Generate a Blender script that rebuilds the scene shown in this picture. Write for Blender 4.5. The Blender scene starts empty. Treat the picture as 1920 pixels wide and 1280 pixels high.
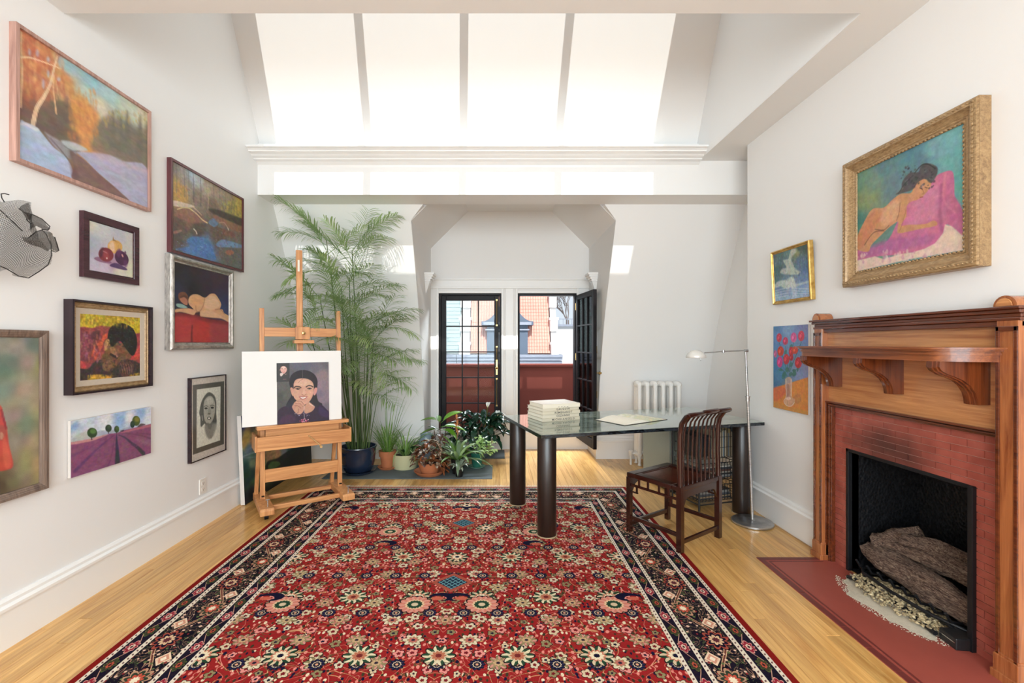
import bpy, bmesh, math, random
import numpy as np
from mathutils import Vector, Matrix

# ------------------------------------------------------------------ camera
SC = bpy.context.scene
COL = SC.collection
F, CX, CY, EYE = 853.33, 933.0, 644.0, 1.37
cam_d = bpy.data.cameras.new('camera')
cam_d.lens = 16.0
cam_d.sensor_width = 36.0
cam_d.shift_x = 27 / 1920
cam_d.shift_y = 4 / 1920
cam_d.clip_start = 0.05
cam_d.clip_end = 200
cam = bpy.data.objects.new('camera', cam_d)
cam.location = (0, 0, EYE)
cam.rotation_euler = (math.radians(90), 0, 0)
COL.objects.link(cam)
SC.camera = cam

# ------------------------------------------------------------------ sky, sun, daylight
world = bpy.data.worlds.new('sky')
SC.world = world
world.use_nodes = True
wn = world.node_tree
wn.nodes['Background'].inputs[0].default_value = (0.80, 0.90, 1.0, 1)
wn.nodes['Background'].inputs[1].default_value = 0.5

def add_light(name, kind, loc, direction, energy, color, size=None, size_y=None, angle=None):
    d = bpy.data.lights.new(name, kind)
    d.energy = energy
    d.color = color
    if kind == 'AREA':
        d.shape = 'RECTANGLE'
        d.size = size
        d.size_y = size_y
    if angle is not None:
        d.angle = angle
    o = bpy.data.objects.new(name, d)
    o.location = loc
    o.rotation_euler = Vector(direction).to_track_quat('-Z', 'Y').to_euler()
    COL.objects.link(o)
    return o

SUN_DIR = Vector((-0.062, 1.0, -0.745))
add_light('sun', 'SUN', (0, -3, 8), SUN_DIR, 2.3, (1.0, 0.96, 0.91), angle=math.radians(0.35))
# daylight falling through the skylight and an added fill light behind the camera
add_light('skylight_daylight', 'AREA', (-0.2, 2.75, 4.95), (0, 0.25, -1), 2, (0.88, 0.95, 1.0), 3.4, 1.5)
add_light('rear_fill_light', 'AREA', (-0.1, -2.35, 1.75), (0, 1, -0.32), 158, (0.83, 0.94, 1.0), 3.6, 2.2)
add_light('balcony_daylight', 'AREA', (0.15, 6.95, 2.95), (0, -1, -0.5), 270, (0.90, 0.95, 1.0), 2.4, 1.2)

vs = SC.view_settings
vs.view_transform = 'Standard'
vs.look = 'None'
vs.gamma = 1.0
vs.use_curve_mapping = False
vs.exposure = 0.94
SC.cycles.max_bounces = 10
SC.cycles.diffuse_bounces = 6
SC.cycles.transparent_max_bounces = 24
SC.cycles.use_denoising = True
SC.cycles.sample_clamp_indirect = 6.0
SC.cycles.caustics_reflective = False
SC.cycles.caustics_refractive = False

# ------------------------------------------------------------------ helpers
R = math.radians
def lin(c):
    return c / 12.92 if c <= 0.04045 else ((c + 0.055) / 1.055) ** 2.4
def hexc(h):
    return tuple(((h >> s) & 255) / 255 for s in (16, 8, 0))
def hl(h):
    return tuple(lin(c) for c in hexc(h))
def onY(px, py, Y):
    return Vector(((px - CX) / F * Y, Y, EYE - (py - CY) / F * Y))
def onX(px, py, X):
    return onY(px, py, X * F / (px - CX))
def onZ(px, py, z=0.0):
    return onY(px, py, (EYE - z) * F / (py - CY))

class E:
    """a socket with arithmetic, to write node maths as formulas"""
    nt = None
    def __init__(s, sock): s.s = sock
    @staticmethod
    def m(op, *a, clamp=False):
        n = E.nt.nodes.new('ShaderNodeMath'); n.operation = op; n.use_clamp = clamp
        for i, v in enumerate(a):
            if isinstance(v, E): E.nt.links.new(v.s, n.inputs[i])
            else: n.inputs[i].default_value = v
        return E(n.outputs[0])
    def __add__(a, b): return E.m('ADD', a, b)
    def __radd__(a, b): return E.m('ADD', a, b)
    def __sub__(a, b): return E.m('SUBTRACT', a, b)
    def __rsub__(a, b): return E.m('SUBTRACT', b, a)
    def __mul__(a, b): return E.m('MULTIPLY', a, b)
    def __rmul__(a, b): return E.m('MULTIPLY', a, b)
    def __truediv__(a, b): return E.m('DIVIDE', a, b)
    def __lt__(a, b): return E.m('LESS_THAN', a, b)
    def __gt__(a, b): return E.m('GREATER_THAN', a, b)
    def abs(a): return E.m('ABSOLUTE', a)
    def frac(a): return E.m('FRACT', a)
    def floor(a): return E.m('FLOOR', a)
    def sin(a): return E.m('SINE', a)
    def cos(a): return E.m('COSINE', a)
    def sqrt(a): return E.m('SQRT', a)
    def min(a, b): return E.m('MINIMUM', a, b)
    def max(a, b): return E.m('MAXIMUM', a, b)

def node(kind, **kw):
    n = E.nt.nodes.new(kind)
    for k, v in kw.items():
        if k.startswith('in_'):
            key = k[3:]
            key = int(key) if key.isdigit() else key.replace('_', ' ')
            sock = n.inputs[key]
            if isinstance(v, E): E.nt.links.new(v.s, sock)
            else: sock.default_value = v
        else: setattr(n, k, v)
    return n
def rgb(h):
    c = hl(h) if isinstance(h, int) else h
    n = E.nt.nodes.new('ShaderNodeRGB'); n.outputs[0].default_value = (*c[:3], 1); return E(n.outputs[0])
def mixc(fac, a, b, mode='MIX'):
    n = E.nt.nodes.new('ShaderNodeMix'); n.data_type = 'RGBA'; n.blend_type = mode
    for sock, v in ((n.inputs[0], fac), (n.inputs[6], a), (n.inputs[7], b)):
        if isinstance(v, int) and sock is not n.inputs[0]: v = (*hl(v), 1)
        if isinstance(v, E): E.nt.links.new(v.s, sock)
        elif isinstance(v, tuple): sock.default_value = (*v[:3], 1)
        else: sock.default_value = v
    return E(n.outputs[2])
def objco():
    return E(E.nt.nodes.new('ShaderNodeTexCoord').outputs['Object'])
def mapped(co, scale=(1, 1, 1), rot=(0, 0, 0), loc=(0, 0, 0)):
    n = node('ShaderNodeMapping')
    E.nt.links.new(co.s, n.inputs[0])
    n.inputs['Scale'].default_value = scale; n.inputs['Rotation'].default_value = rot; n.inputs['Location'].default_value = loc
    return E(n.outputs[0])
def noise(co, scale, detail=3, rough=0.5, dist=0.0):
    n = node('ShaderNodeTexNoise', in_Scale=scale, in_Detail=detail, in_Roughness=rough, in_Distortion=dist)
    E.nt.links.new(co.s, n.inputs['Vector']); return E(n.outputs['Fac'])
def ramp(fac, stops):
    n = node('ShaderNodeValToRGB'); E.nt.links.new(fac.s, n.inputs[0])
    el = n.color_ramp.elements
    while len(el) < len(stops): el.new(0.5)
    for e, (p, c) in zip(el, stops):
        e.position = p; e.color = (*(hl(c) if isinstance(c, int) else c), 1)
    return E(n.outputs[0])
def new_mat(name):
    m = bpy.data.materials.new(name); m.use_nodes = True; E.nt = m.node_tree
    return m, m.node_tree.nodes['Principled BSDF']
def bump(bsdf, h, dist, strength=1.0):
    n = node('ShaderNodeBump'); n.inputs['Strength'].default_value = strength; n.inputs['Distance'].default_value = dist
    E.nt.links.new(h.s, n.inputs['Height']); E.nt.links.new(n.outputs[0], bsdf.inputs['Normal'])
def setc(bsdf, c):
    if isinstance(c, E): E.nt.links.new(c.s, bsdf.inputs['Base Color'])
    else: bsdf.inputs['Base Color'].default_value = (*(hl(c) if isinstance(c, int) else c)[:3], 1)

def plain(name, c, rough=0.5, metal=0.0, var=0.08, nscale=8.0, bmp=0.0, spec=0.5, coat=0.0):
    m, b = new_mat(name)
    co = objco()
    n = noise(co, nscale, 4)
    base = hl(c) if isinstance(c, int) else c
    lo = tuple(x * (1 - var) for x in base); hi = tuple(min(1, x * (1 + var)) for x in base)
    setc(b, mixc(n, lo, hi))
    b.inputs['Roughness'].default_value = rough; b.inputs['Metallic'].default_value = metal
    b.inputs['Specular IOR Level'].default_value = spec
    if coat: b.inputs['Coat Weight'].default_value = coat; b.inputs['Coat Roughness'].default_value = 0.1
    if bmp: bump(b, noise(co, nscale * 12, 3), bmp)
    return m
def wood(name, dark, light, axis=0, rough=0.35, coat=0.0, scale=1.0, per_object=False, spread=0.25):
    m, b = new_mat(name)
    co = objco()
    if per_object:
        oi = node('ShaderNodeObjectInfo')
        cmb = node('ShaderNodeCombineXYZ')
        r = E(oi.outputs['Random'])
        E.nt.links.new((r * 37.0).s, cmb.inputs[0]); E.nt.links.new((r * 91.0).s, cmb.inputs[1]); E.nt.links.new((r * 13.0).s, cmb.inputs[2])
        va = node('ShaderNodeVectorMath', operation='ADD'); E.nt.links.new(co.s, va.inputs[0]); E.nt.links.new(cmb.outputs[0], va.inputs[1])
        co = E(va.outputs[0])
    sc = [14 * scale] * 3; sc[axis] = 0.9 * scale
    mp = mapped(co, tuple(sc))
    g = noise(mp, 2.2, 6, 0.6, 1.2)
    sc2 = [120 * scale] * 3; sc2[axis] = 3 * scale
    g2 = noise(mapped(co, tuple(sc2)), 1.5, 2, 0.6)
    f = g * 0.75 + g2 * 0.3
    col = ramp(f, [(0.32, dark), (0.66, light)])
    if per_object:
        col = mixc(1.0, col, ramp(r, [(0.0, (1 - spread,) * 3), (1.0, (1 + spread * 0.35,) * 3)]), 'MULTIPLY')
    setc(b, col)
    b.inputs['Roughness'].default_value = rough
    if coat: b.inputs['Coat Weight'].default_value = coat; b.inputs['Coat Roughness'].default_value = 0.12
    bump(b, g2, 0.0006, 0.5)
    return m

class MB:
    """collects shapes, then links them as ONE mesh object"""
    def __init__(s): s.v = []; s.f = []; s.fm = []; s.cur = 0
    def add(s, vs, fs):
        n = len(s.v); s.v += [tuple(v) for v in vs]; s.f += [tuple(i + n for i in f) for f in fs]; s.fm += [s.cur] * len(fs); return s
    def box(s, a, b, rot=None, at=None):
        x0, y0, z0 = a; x1, y1, z1 = b
        vs = [Vector(p) for p in ((x0,y0,z0),(x1,y0,z0),(x1,y1,z0),(x0,y1,z0),(x0,y0,z1),(x1,y0,z1),(x1,y1,z1),(x0,y1,z1))]
        if rot is not None:
            c = Vector(at) if at is not None else sum(vs, Vector()) / 8
            vs = [rot @ (v - c) + c for v in vs]
        return s.add(vs, [(0,3,2,1),(4,5,6,7),(0,1,5,4),(1,2,6,5),(2,3,7,6),(3,0,4,7)])
    def bar(s, p, q, w, t=None, up=(0, 0, 1)):
        """box of section w x t running from p to q"""
        t = t or w; p, q = Vector(p), Vector(q); d = (q - p).normalized(); u = Vector(up)
        if abs(d.dot(u)) > 0.98: u = Vector((0, 1, 0))
        a = d.cross(u).normalized(); b = a.cross(d)
        vs = []
        for c in (p, q):
            for i, j in ((-1,-1),(1,-1),(1,1),(-1,1)): vs.append(c + a * w / 2 * i + b * t / 2 * j)
        return s.add(vs, [(3,2,1,0),(4,5,6,7),(0,1,5,4),(1,2,6,5),(2,3,7,6),(3,0,4,7)])
    def tube(s, pts, r, n=10, cap=True, closed=False):
        pts = [Vector(p) for p in pts]; rs = r if isinstance(r, (list, tuple)) else [r] * len(pts)
        m = len(pts); vs = []; prev = None
        for i, p in enumerate(pts):
            if closed: d = pts[(i + 1) % m] - pts[i - 1]
            else: d = pts[min(i + 1, m - 1)] - pts[max(i - 1, 0)]
            d.normalize()
            if prev is None:
                a = d.orthogonal().normalized()
            else:
                a = (prev - d * prev.dot(d)).normalized()
            prev = a; b = d.cross(a)
            for k in range(n):
                t = 2 * math.pi * k / n
                vs.append(p + (a * math.cos(t) + b * math.sin(t)) * rs[i])
        fs = []
        for i in range(m if closed else m - 1):
            j = (i + 1) % m
            for k in range(n):
                l = (k + 1) % n
                fs.append((i*n+k, i*n+l, j*n+l, j*n+k))
        if cap and not closed:
            fs.append(tuple(range(n - 1, -1, -1))); fs.append(tuple((m-1)*n + k for k in range(n)))
        return s.add(vs, fs)
    def lathe(s, prof, at=(0, 0, 0), n=32, cap=True, squash=(1, 1)):
        at = Vector(at); vs = []; fs = []
        for r, z in prof:
            for k in range(n):
                t = 2 * math.pi * k / n
                vs.append(at + Vector((r * math.cos(t) * squash[0], r * math.sin(t) * squash[1], z)))
        for i in range(len(prof) - 1):
            for k in range(n):
                l = (k + 1) % n; fs.append((i*n+k, i*n+l, (i+1)*n+l, (i+1)*n+k))
        if cap:
            fs.append(tuple(range(n - 1, -1, -1))); fs.append(tuple((len(prof)-1)*n + k for k in range(n)))
        return s.add(vs, fs)
    def prism(s, poly, vec):
        """closed planar outline swept along vec"""
        vec = Vector(vec); n = len(poly); vs = [Vector(p) for p in poly] + [Vector(p) + vec for p in poly]
        fs = [tuple(range(n - 1, -1, -1)), tuple(range(n, 2 * n))] + [(i, (i+1) % n, n + (i+1) % n, n + i) for i in range(n)]
        return s.add(vs, fs)
    def strip(s, pts, widths, side, fold=0.0):
        """thin leaf blade along pts; side is a vector or list of vectors"""
        vs = []; fs = []
        for i, p in enumerate(pts):
            p = Vector(p); sd = Vector(side[i] if isinstance(side, list) else side); w = widths[i]
            up = Vector((0, 0, 1)) * fold * w
            vs += [p - sd * w / 2 + up, p, p + sd * w / 2 + up]
        for i in range(len(pts) - 1):
            a = i * 3
            fs += [(a, a+1, a+4, a+3), (a+1, a+2, a+5, a+4)]
        return s.add(vs, fs)
    def icos(s, c, r, sub=1, sc=(1, 1, 1), jit=0.0, rnd=random):
        bm = bmesh.new(); bmesh.ops.create_icosphere(bm, subdivisions=sub, radius=1.0)
        vs = [Vector(c) + Vector((v.co.x*sc[0], v.co.y*sc[1], v.co.z*sc[2])) * r * (1 + rnd.uniform(-jit, jit)) for v in bm.verts]
        fs = [tuple(v.index for v in f.verts) for f in bm.faces]; bm.free()
        return s.add(vs, fs)
    def obj(s, name, mat, parent=None, world=False, smooth=None, bevel=0.0, loc=None, rotz=0.0, xf=None):
        v = s.v
        if xf is not None: v = [tuple(xf @ Vector(p)) for p in v]
        if world and parent is not None:
            inv = MATS[parent.name].inverted(); v = [tuple(inv @ Vector(p)) for p in v]
        me = bpy.data.meshes.new(name); me.from_pydata(v, [], s.f)
        mats = mat if isinstance(mat, (list, tuple)) else [mat]
        for m in mats: me.materials.append(m)
        if len(mats) > 1: me.polygons.foreach_set('material_index', s.fm)
        if smooth is not None:
            me.polygons.foreach_set('use_smooth', [True] * len(me.polygons))
            me.update()
            if smooth < 180: me.set_sharp_from_angle(angle=R(smooth))
        me.update()
        o = bpy.data.objects.new(name, me)
        if loc is not None: o.location = loc
        if rotz: o.rotation_euler = (0, 0, rotz)
        COL.objects.link(o)
        if parent is not None: o.parent = parent
        if bevel:
            b = o.modifiers.new('bevel', 'BEVEL'); b.width = bevel; b.segments = 2; b.limit_method = 'ANGLE'; b.angle_limit = R(40)
        MATS[o.name] = Matrix.Translation(o.location) @ Matrix.Rotation(rotz, 4, 'Z')
        if parent is not None: MATS[o.name] = MATS[parent.name] @ MATS[o.name]
        return o
MATS = {}
def thing(name, label, cat, loc=(0, 0, 0), rotz=0.0, group=None):
    o = bpy.data.objects.new(name, None); COL.objects.link(o)
    o.empty_display_size = 0.1
    o.location = loc; o.rotation_euler = (0, 0, rotz); o['label'] = label; o['category'] = cat
    if group: o['group'] = group
    MATS[o.name] = Matrix.Translation(Vector(loc)) @ Matrix.Rotation(rotz, 4, 'Z')
    return o
def tag(o, label, cat, group=None):
    o['label'] = label; o['category'] = cat
    if group: o['group'] = group
    return o
def struct(o): o['kind'] = 'structure'; return o
def origin(o, p):
    """move an object's origin without moving its mesh"""
    p = Vector(p); o.data.transform(Matrix.Translation(-p)); o.location = p
    MATS[o.name] = Matrix.Translation(p); return o

# ------------------------------------------------------------------ painter: colours laid on a fine canvas grid
class Paint:
    def __init__(s, w, h, quad, res=0.004, seed=1):
        s.w, s.h = w, h; s.nx, s.ny = max(8, int(w / res)), max(8, int(h / res))
        u = np.linspace(0, w, s.nx + 1); v = np.linspace(0, h, s.ny + 1)
        s.X, s.Y = np.meshgrid(u, v); s.C = np.ones(s.X.shape + (3,)) * 0.5; s.rng = np.random.RandomState(seed)
        A = []; B = []
        for (x, y), (X, Y) in zip(quad, ((0, 0), (w, 0), (w, h), (0, h))):
            A.append([x, y, 1, 0, 0, 0, -X*x, -X*y]); B.append(X)
            A.append([0, 0, 0, x, y, 1, -Y*x, -Y*y]); B.append(Y)
        s.H = np.append(np.linalg.solve(np.array(A, float), np.array(B, float)), 1).reshape(3, 3)
    def tr(s, pts):
        p = np.array([[x, y, 1.0] for x, y in pts]) @ s.H.T
        return p[:, :2] / p[:, 2:]
    def field(s, pts, power=2.5):
        P_ = s.tr([(a, b) for a, b, _ in pts]); cs = np.array([hexc(c) for _, _, c in pts])
        wsum = 0; acc = 0
        for (x, y), c in zip(P_, cs):
            w = 1.0 / (((s.X - x)**2 + (s.Y - y)**2) ** (power / 2) + 1e-6)
            wsum = wsum + w; acc = acc + w[..., None] * c
        s.C = acc / wsum[..., None]; return s
    def _blend(s, a, col):
        c = np.array(hexc(col) if isinstance(col, int) else col)
        s.C = s.C * (1 - a[..., None]) + c * a[..., None]
    def _smooth(s, p, closed, k=4):
        n = len(p); out = []
        for i in range(n if closed else n - 1):
            p0 = p[(i-1) % n] if closed or i > 0 else p[i]; p1 = p[i]; p2 = p[(i+1) % n]; p3 = p[(i+2) % n] if closed or i + 2 < n else p2
            for j in range(k):
                t = j / k
                out.append(0.5 * ((2*p1) + (-p0+p2)*t + (2*p0-5*p1+4*p2-p3)*t*t + (-p0+3*p1-3*p2+p3)*t**3))
        if not closed: out.append(p[-1])
        return np.array(out)
    def poly(s, pts, col, soft=0.004, a=1.0, smooth=True, metres=False):
        p = np.array(pts, float) if metres else s.tr(pts)
        if smooth: p = s._smooth(p, True)
        inside = np.zeros(s.X.shape, bool); dist = np.full(s.X.shape, 1e9)
        n = len(p)
        for i in range(n):
            (x1, y1), (x2, y2) = p[i], p[(i+1) % n]
            if y1 != y2:
                cond = ((y1 > s.Y) != (y2 > s.Y)) & (s.X < (x2-x1) * (s.Y-y1) / (y2-y1) + x1)
                inside ^= cond
            dx, dy = x2-x1, y2-y1; L = dx*dx+dy*dy+1e-12
            t = np.clip(((s.X-x1)*dx + (s.Y-y1)*dy) / L, 0, 1)
            dist = np.minimum(dist, (s.X-x1-t*dx)**2 + (s.Y-y1-t*dy)**2)
        d = np.sqrt(dist) * np.where(inside, 1, -1)
        s._blend(np.clip(d / soft + 0.5, 0, 1) * a, col); return s
    def line(s, pts, wid, col, a=1.0, soft=0.003, smooth=True):
        p = s.tr(pts)
        if smooth and len(p) > 2: p = s._smooth(p, False)
        n = len(p); dist = np.full(s.X.shape, 1e9); k = wid if isinstance(wid, (tuple, list)) else (wid, wid)
        W = np.full(s.X.shape, k[0])
        for i in range(n - 1):
            (x1, y1), (x2, y2) = p[i], p[i+1]; dx, dy = x2-x1, y2-y1; L = dx*dx+dy*dy+1e-12
            t = np.clip(((s.X-x1)*dx + (s.Y-y1)*dy) / L, 0, 1); d = (s.X-x1-t*dx)**2 + (s.Y-y1-t*dy)**2
            m = d < dist; dist = np.where(m, d, dist); W = np.where(m, k[0] + (k[1]-k[0]) * (i + t) / (n - 1), W)
        s._blend(np.clip((W / 2 - np.sqrt(dist)) / soft + 0.5, 0, 1) * a, col); return s
    def ell(s, x, y, rx, ry, col, soft=0.004, a=1.0, rot=0.0):
        c, q = math.cos(rot), math.sin(rot)
        pts = [(x + rx*math.cos(t)*c - ry*math.sin(t)*q, y + rx*math.cos(t)*q + ry*math.sin(t)*c) for t in np.linspace(0, 2*math.pi, 16, endpoint=False)]
        return s.poly(pts, col, soft, a)
    def ns(s, sx, sy, seed=None):
        """smooth noise, feature size sx, sy metres"""
        rng = s.rng; gx, gy = int(s.w / sx) + 3, int(s.h / sy) + 3; g = rng.rand(gy, gx)
        x, y = s.X / sx, s.Y / sy; xi, yi = x.astype(int), y.astype(int); fx, fy = x - xi, y - yi
        fx = fx*fx*(3-2*fx); fy = fy*fy*(3-2*fy)
        return (g[yi, xi]*(1-fx) + g[yi, xi+1]*fx)*(1-fy) + (g[yi+1, xi]*(1-fx) + g[yi+1, xi+1]*fx)*fy
    def brush(s, amp=0.12, sx=0.02, sy=0.008, tint=0.04):
        n = s.ns(sx, sy)*0.6 + s.ns(sx/2.5, sy/1.5)*0.4 - 0.5
        s.C = s.C * (1 + 2*amp*n[..., None])
        for k in range(3): s.C[..., k] += (s.ns(sx*1.3, sy*2) - 0.5) * tint * 2
        s.C = np.clip(s.C, 0, 1); return s
    def dabs(s, region, cols, n, r, asp=1.0, a=0.8, soft=0.004):
        """scattered dabs inside a crop rectangle (x0,y0,x1,y1); drawn straight on the grid"""
        x0, y0, x1, y1 = region
        pts = s.tr([(s.rng.uniform(x0, x1), s.rng.uniform(y0, y1)) for _ in range(n)])
        for x, y in pts:
            rr = r * s.rng.uniform(0.5, 1.3); c = cols[s.rng.randint(len(cols))]
            d = np.sqrt(((s.X-x))**2 + ((s.Y-y)/asp)**2)
            s._blend(np.clip((rr - d) / soft + 0.5, 0, 1) * a, c)
        return s
    def mesh(s, name, O, Rv, Dv, mat, parent):
        """O = top left corner, Rv / Dv = unit vectors to the right and down"""
        O, Rv, Dv = Vector(O), Vector(Rv), Vector(Dv); nv = (s.nx+1)*(s.ny+1)
        P_ = np.array(O)[None] + s.X.reshape(-1, 1)*np.array(Rv)[None] + s.Y.reshape(-1, 1)*np.array(Dv)[None]
        inv = np.array(MATS[parent.name].inverted()); P_ = P_ @ inv[:3, :3].T + inv[:3, 3]
        i, j = np.meshgrid(np.arange(s.nx), np.arange(s.ny)); a = (j*(s.nx+1)+i).ravel()
        q = np.stack([a, a+s.nx+1, a+s.nx+2, a+1], 1)
        me = bpy.data.meshes.new(name); me.vertices.add(nv); me.vertices.foreach_set('co', P_.astype('f').ravel())
        nf = len(q); me.loops.add(nf*4); me.loops.foreach_set('vertex_index', q.astype('i').ravel())
        me.polygons.add(nf); me.polygons.foreach_set('loop_start', np.arange(0, nf*4, 4, dtype='i'))
        me.update(calc_edges=True)
        C = np.clip(s.C, 0, 1); C = C*0.87 + (C @ np.array([0.3, 0.59, 0.11]))[..., None]*0.13; L = np.where(C <= 0.04045, C/12.92, ((C+0.055)/1.055)**2.4)
        at = me.color_attributes.new('paint', 'FLOAT_COLOR', 'POINT')
        at.data.foreach_set('color', np.concatenate([L.reshape(-1, 3), np.ones((nv, 1))], 1).astype('f').ravel())
        me.materials.append(mat)
        o = bpy.data.objects.new(name, me); COL.objects.link(o); o.parent = parent
        MATS[o.name] = MATS[parent.name]
        return o
def paint_mat(name, rough=0.55, bmp=0.0008, coat=0.0):
    m, b = new_mat(name)
    a = node('ShaderNodeAttribute', attribute_name='paint')
    co = objco()
    n = noise(mapped(co, (60, 60, 60)), 4, 3)
    c = mixc(1.0, E(a.outputs['Color']), ramp(n, [(0.2, (0.88,)*3), (0.8, (1.0,)*3)]), 'MULTIPLY')
    setc(b, c); b.inputs['Roughness'].default_value = rough
    if coat: b.inputs['Coat Weight'].default_value = coat; b.inputs['Coat Roughness'].default_value = 0.15
    bump(b, n, bmp)
    return m

# ------------------------------------------------------------------ shared materials
M_wall = plain('white_wall_paint', (0.80, 0.792, 0.782), 0.6, var=0.012, nscale=1.5, bmp=0.0004)
M_trim = plain('white_trim_paint', (0.83, 0.82, 0.805), 0.35, var=0.01, nscale=2)
M_ceil = plain('white_ceiling_paint', (0.78, 0.77, 0.755), 0.7, var=0.012, nscale=1.5)
M_black = plain('black_door_paint', (0.006, 0.004, 0.005), 0.45, var=0.1, spec=0.2)
M_brass = plain('aged_brass', (0.55, 0.38, 0.16), 0.3, 1.0)
M_roof = plain('roofing_grey', (0.3, 0.3, 0.3), 0.8)
M_plank = wood('oak_floorboard', 0xB87E3C, 0xEBBC74, axis=1, rough=0.28, coat=0.25, scale=0.8, per_object=True, spread=0.22)
m, b = new_mat('window_glass'); M_glass = m
out = m.node_tree.nodes['Material Output']; m.node_tree.nodes.remove(b)
tr = node('ShaderNodeBsdfTransparent'); tr.inputs[0].default_value = (0.95, 0.97, 0.97, 1)
gl = node('ShaderNodeBsdfGlossy'); gl.inputs['Roughness'].default_value = 0.01
fr = node('ShaderNodeFresnel'); fr.inputs[0].default_value = 1.22
mx = node('ShaderNodeMixShader')
E.nt.links.new(fr.outputs[0], mx.inputs[0]); E.nt.links.new(tr.outputs[0], mx.inputs[1]); E.nt.links.new(gl.outputs[0], mx.inputs[2]); E.nt.links.new(mx.outputs[0], out.inputs[0])

# ------------------------------------------------------------------ room shell
XL, XR, XR2 = -2.22, 2.13, 2.46          # left wall, chimney breast, recess wall
ZC, YC = 3.06, 2.33                       # ceiling height, front edge of the skylight well
YB = 4.21                                 # face of the beam under the skylight slope
YD = 5.93                                 # door wall
YR = -2.5                                 # wall behind the camera
DL, DR = -0.87, 1.19                      # cheeks of the dormer
PROF = [(0.0, 5.46), (0.5, 5.40), (0.9, 5.31), (1.3, 5.19), (1.6, 5.08), (1.9, 4.95), (2.16, 4.81), (2.4, 4.69), (2.61, 4.58), (2.747, 4.50)]
def yslope(z):
    for (a, ya), (b_, yb) in zip(PROF, PROF[1:]):
        if a <= z <= b_: return ya + (yb - ya) * (z - a) / (b_ - a)
    return PROF[-1][1]

fl = struct(MB().box((XL-0.1, YR-0.1, -0.12), (XR2+0.1, YD+0.25, -0.016)).obj('floor', wood('oak_subfloor', 0xA87535, 0xD9A65C, axis=1, rough=0.35)))
rnd = random.Random(5)
w = 0.066
x = XL
plank_me = {}
while x < XR2:
    y = 1.25 - rnd.uniform(0, 0.9)
    # boards whose whole length lies under the rug are left out: nothing of them shows
    while y < YD + 0.1:
        L = rnd.choice((0.9, 1.2, 1.5, 1.8))
        y1 = min(y + L, YD + 0.12)
        under_rug = (-1.66 < x and x + w < 1.16 and y1 < 4.25)
        over_wall = x > XR + 0.02 and y1 < 3.86
        hearth = (x > 1.64 and y > 1.6 and y1 < 2.9)
        if not (under_rug or over_wall or hearth) and y1 > 1.3 and y1 - y > 0.1:
            key = round(y1 - y, 2)
            if key not in plank_me:
                o = MB().box((0.0006, 0.0006, -0.016), (w - 0.0006, key - 0.001, 0.0)).obj('plank', M_plank, fl, bevel=0.0012)
                plank_me[key] = o
            else:
                s0 = plank_me[key]; o = s0.copy(); COL.objects.link(o); o.parent = fl
            o.location = (x, y, 0)
        y = y1
    x += w

struct(MB().box((XL-0.25, YR-0.1, -0.1), (XL, 6.3, 6.2)).obj('wall_left', M_wall))
wr = MB(); wr.box((XR, YR-0.1, -0.1), (XR+0.6, 1.985, 6.2)).box((XR, 2.775, -0.1), (XR+0.6, 3.88, 6.2)).box((XR, 1.985, 0.745), (XR+0.6, 2.775, 6.2)).box((XR+0.45, 1.985, -0.1), (XR+0.6, 2.775, 0.745))
wr.box((XR2, 3.88, -0.1), (XR2+0.2, 6.3, 6.2))
struct(wr.obj('wall_right', M_wall))
# the wall behind the camera, with an invented window built around the added fill light
br = MB(); X0, X1, Z0, Z1 = -1.95, 1.75, 0.62, 2.88
br.box((XL-0.1, YR-0.15, -0.1), (X0, YR, ZC+0.2)).box((X1, YR-0.15, -0.1), (XR+0.1, YR, ZC+0.2)).box((X0, YR-0.15, -0.1), (X1, YR, Z0)).box((X0, YR-0.15, Z1), (X1, YR, ZC+0.2))
struct(br.obj('wall_rear', M_wall))
wf = MB()
for k in range(5): wf.box((X0 + (X1-X0-0.05)*k/4, YR-0.1, Z0), (X0 + (X1-X0-0.05)*k/4+0.05, YR-0.04, Z1))
for zz in (Z0, 1.7, Z1-0.05): wf.box((X0, YR-0.1, zz), (X1, YR-0.04, zz+0.05))
rw = struct(wf.obj('window_added', M_trim)); MB().box((X0, YR-0.075, Z0), (X1, YR-0.07, Z1)).obj('glass_pane', M_glass, rw)

cl = MB()
cl.box((XL-0.1, YR-0.1, ZC), (XR+0.5, YC, 3.98))                      # flat ceiling, as thick as the well is deep
cl.box((1.861, YC, ZC), (XR2+0.2, 4.55, 3.98))                          # soffit beside the well
struct(cl.obj('ceiling', M_ceil))
# the sloping white wall above the beam, up to the ridge of the skylight
AP = (3.08, 5.48)
sl = MB(); sl.prism([(XL, 4.26, 3.20), (XL, AP[0], AP[1]), (XL, AP[0]+0.12, AP[1]+0.06), (XL, 4.50, 3.28), (XL, 4.5, 3.2)], (1.86-XL+0.3, 0, 0))
struct(sl.obj('ceiling_slope', M_wall))
sd = MB(); sd.box((1.86, YC-0.02, 3.07), (1.98, 4.3, 5.7)); struct(sd.obj('wall_skylight_side', M_wall))
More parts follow.
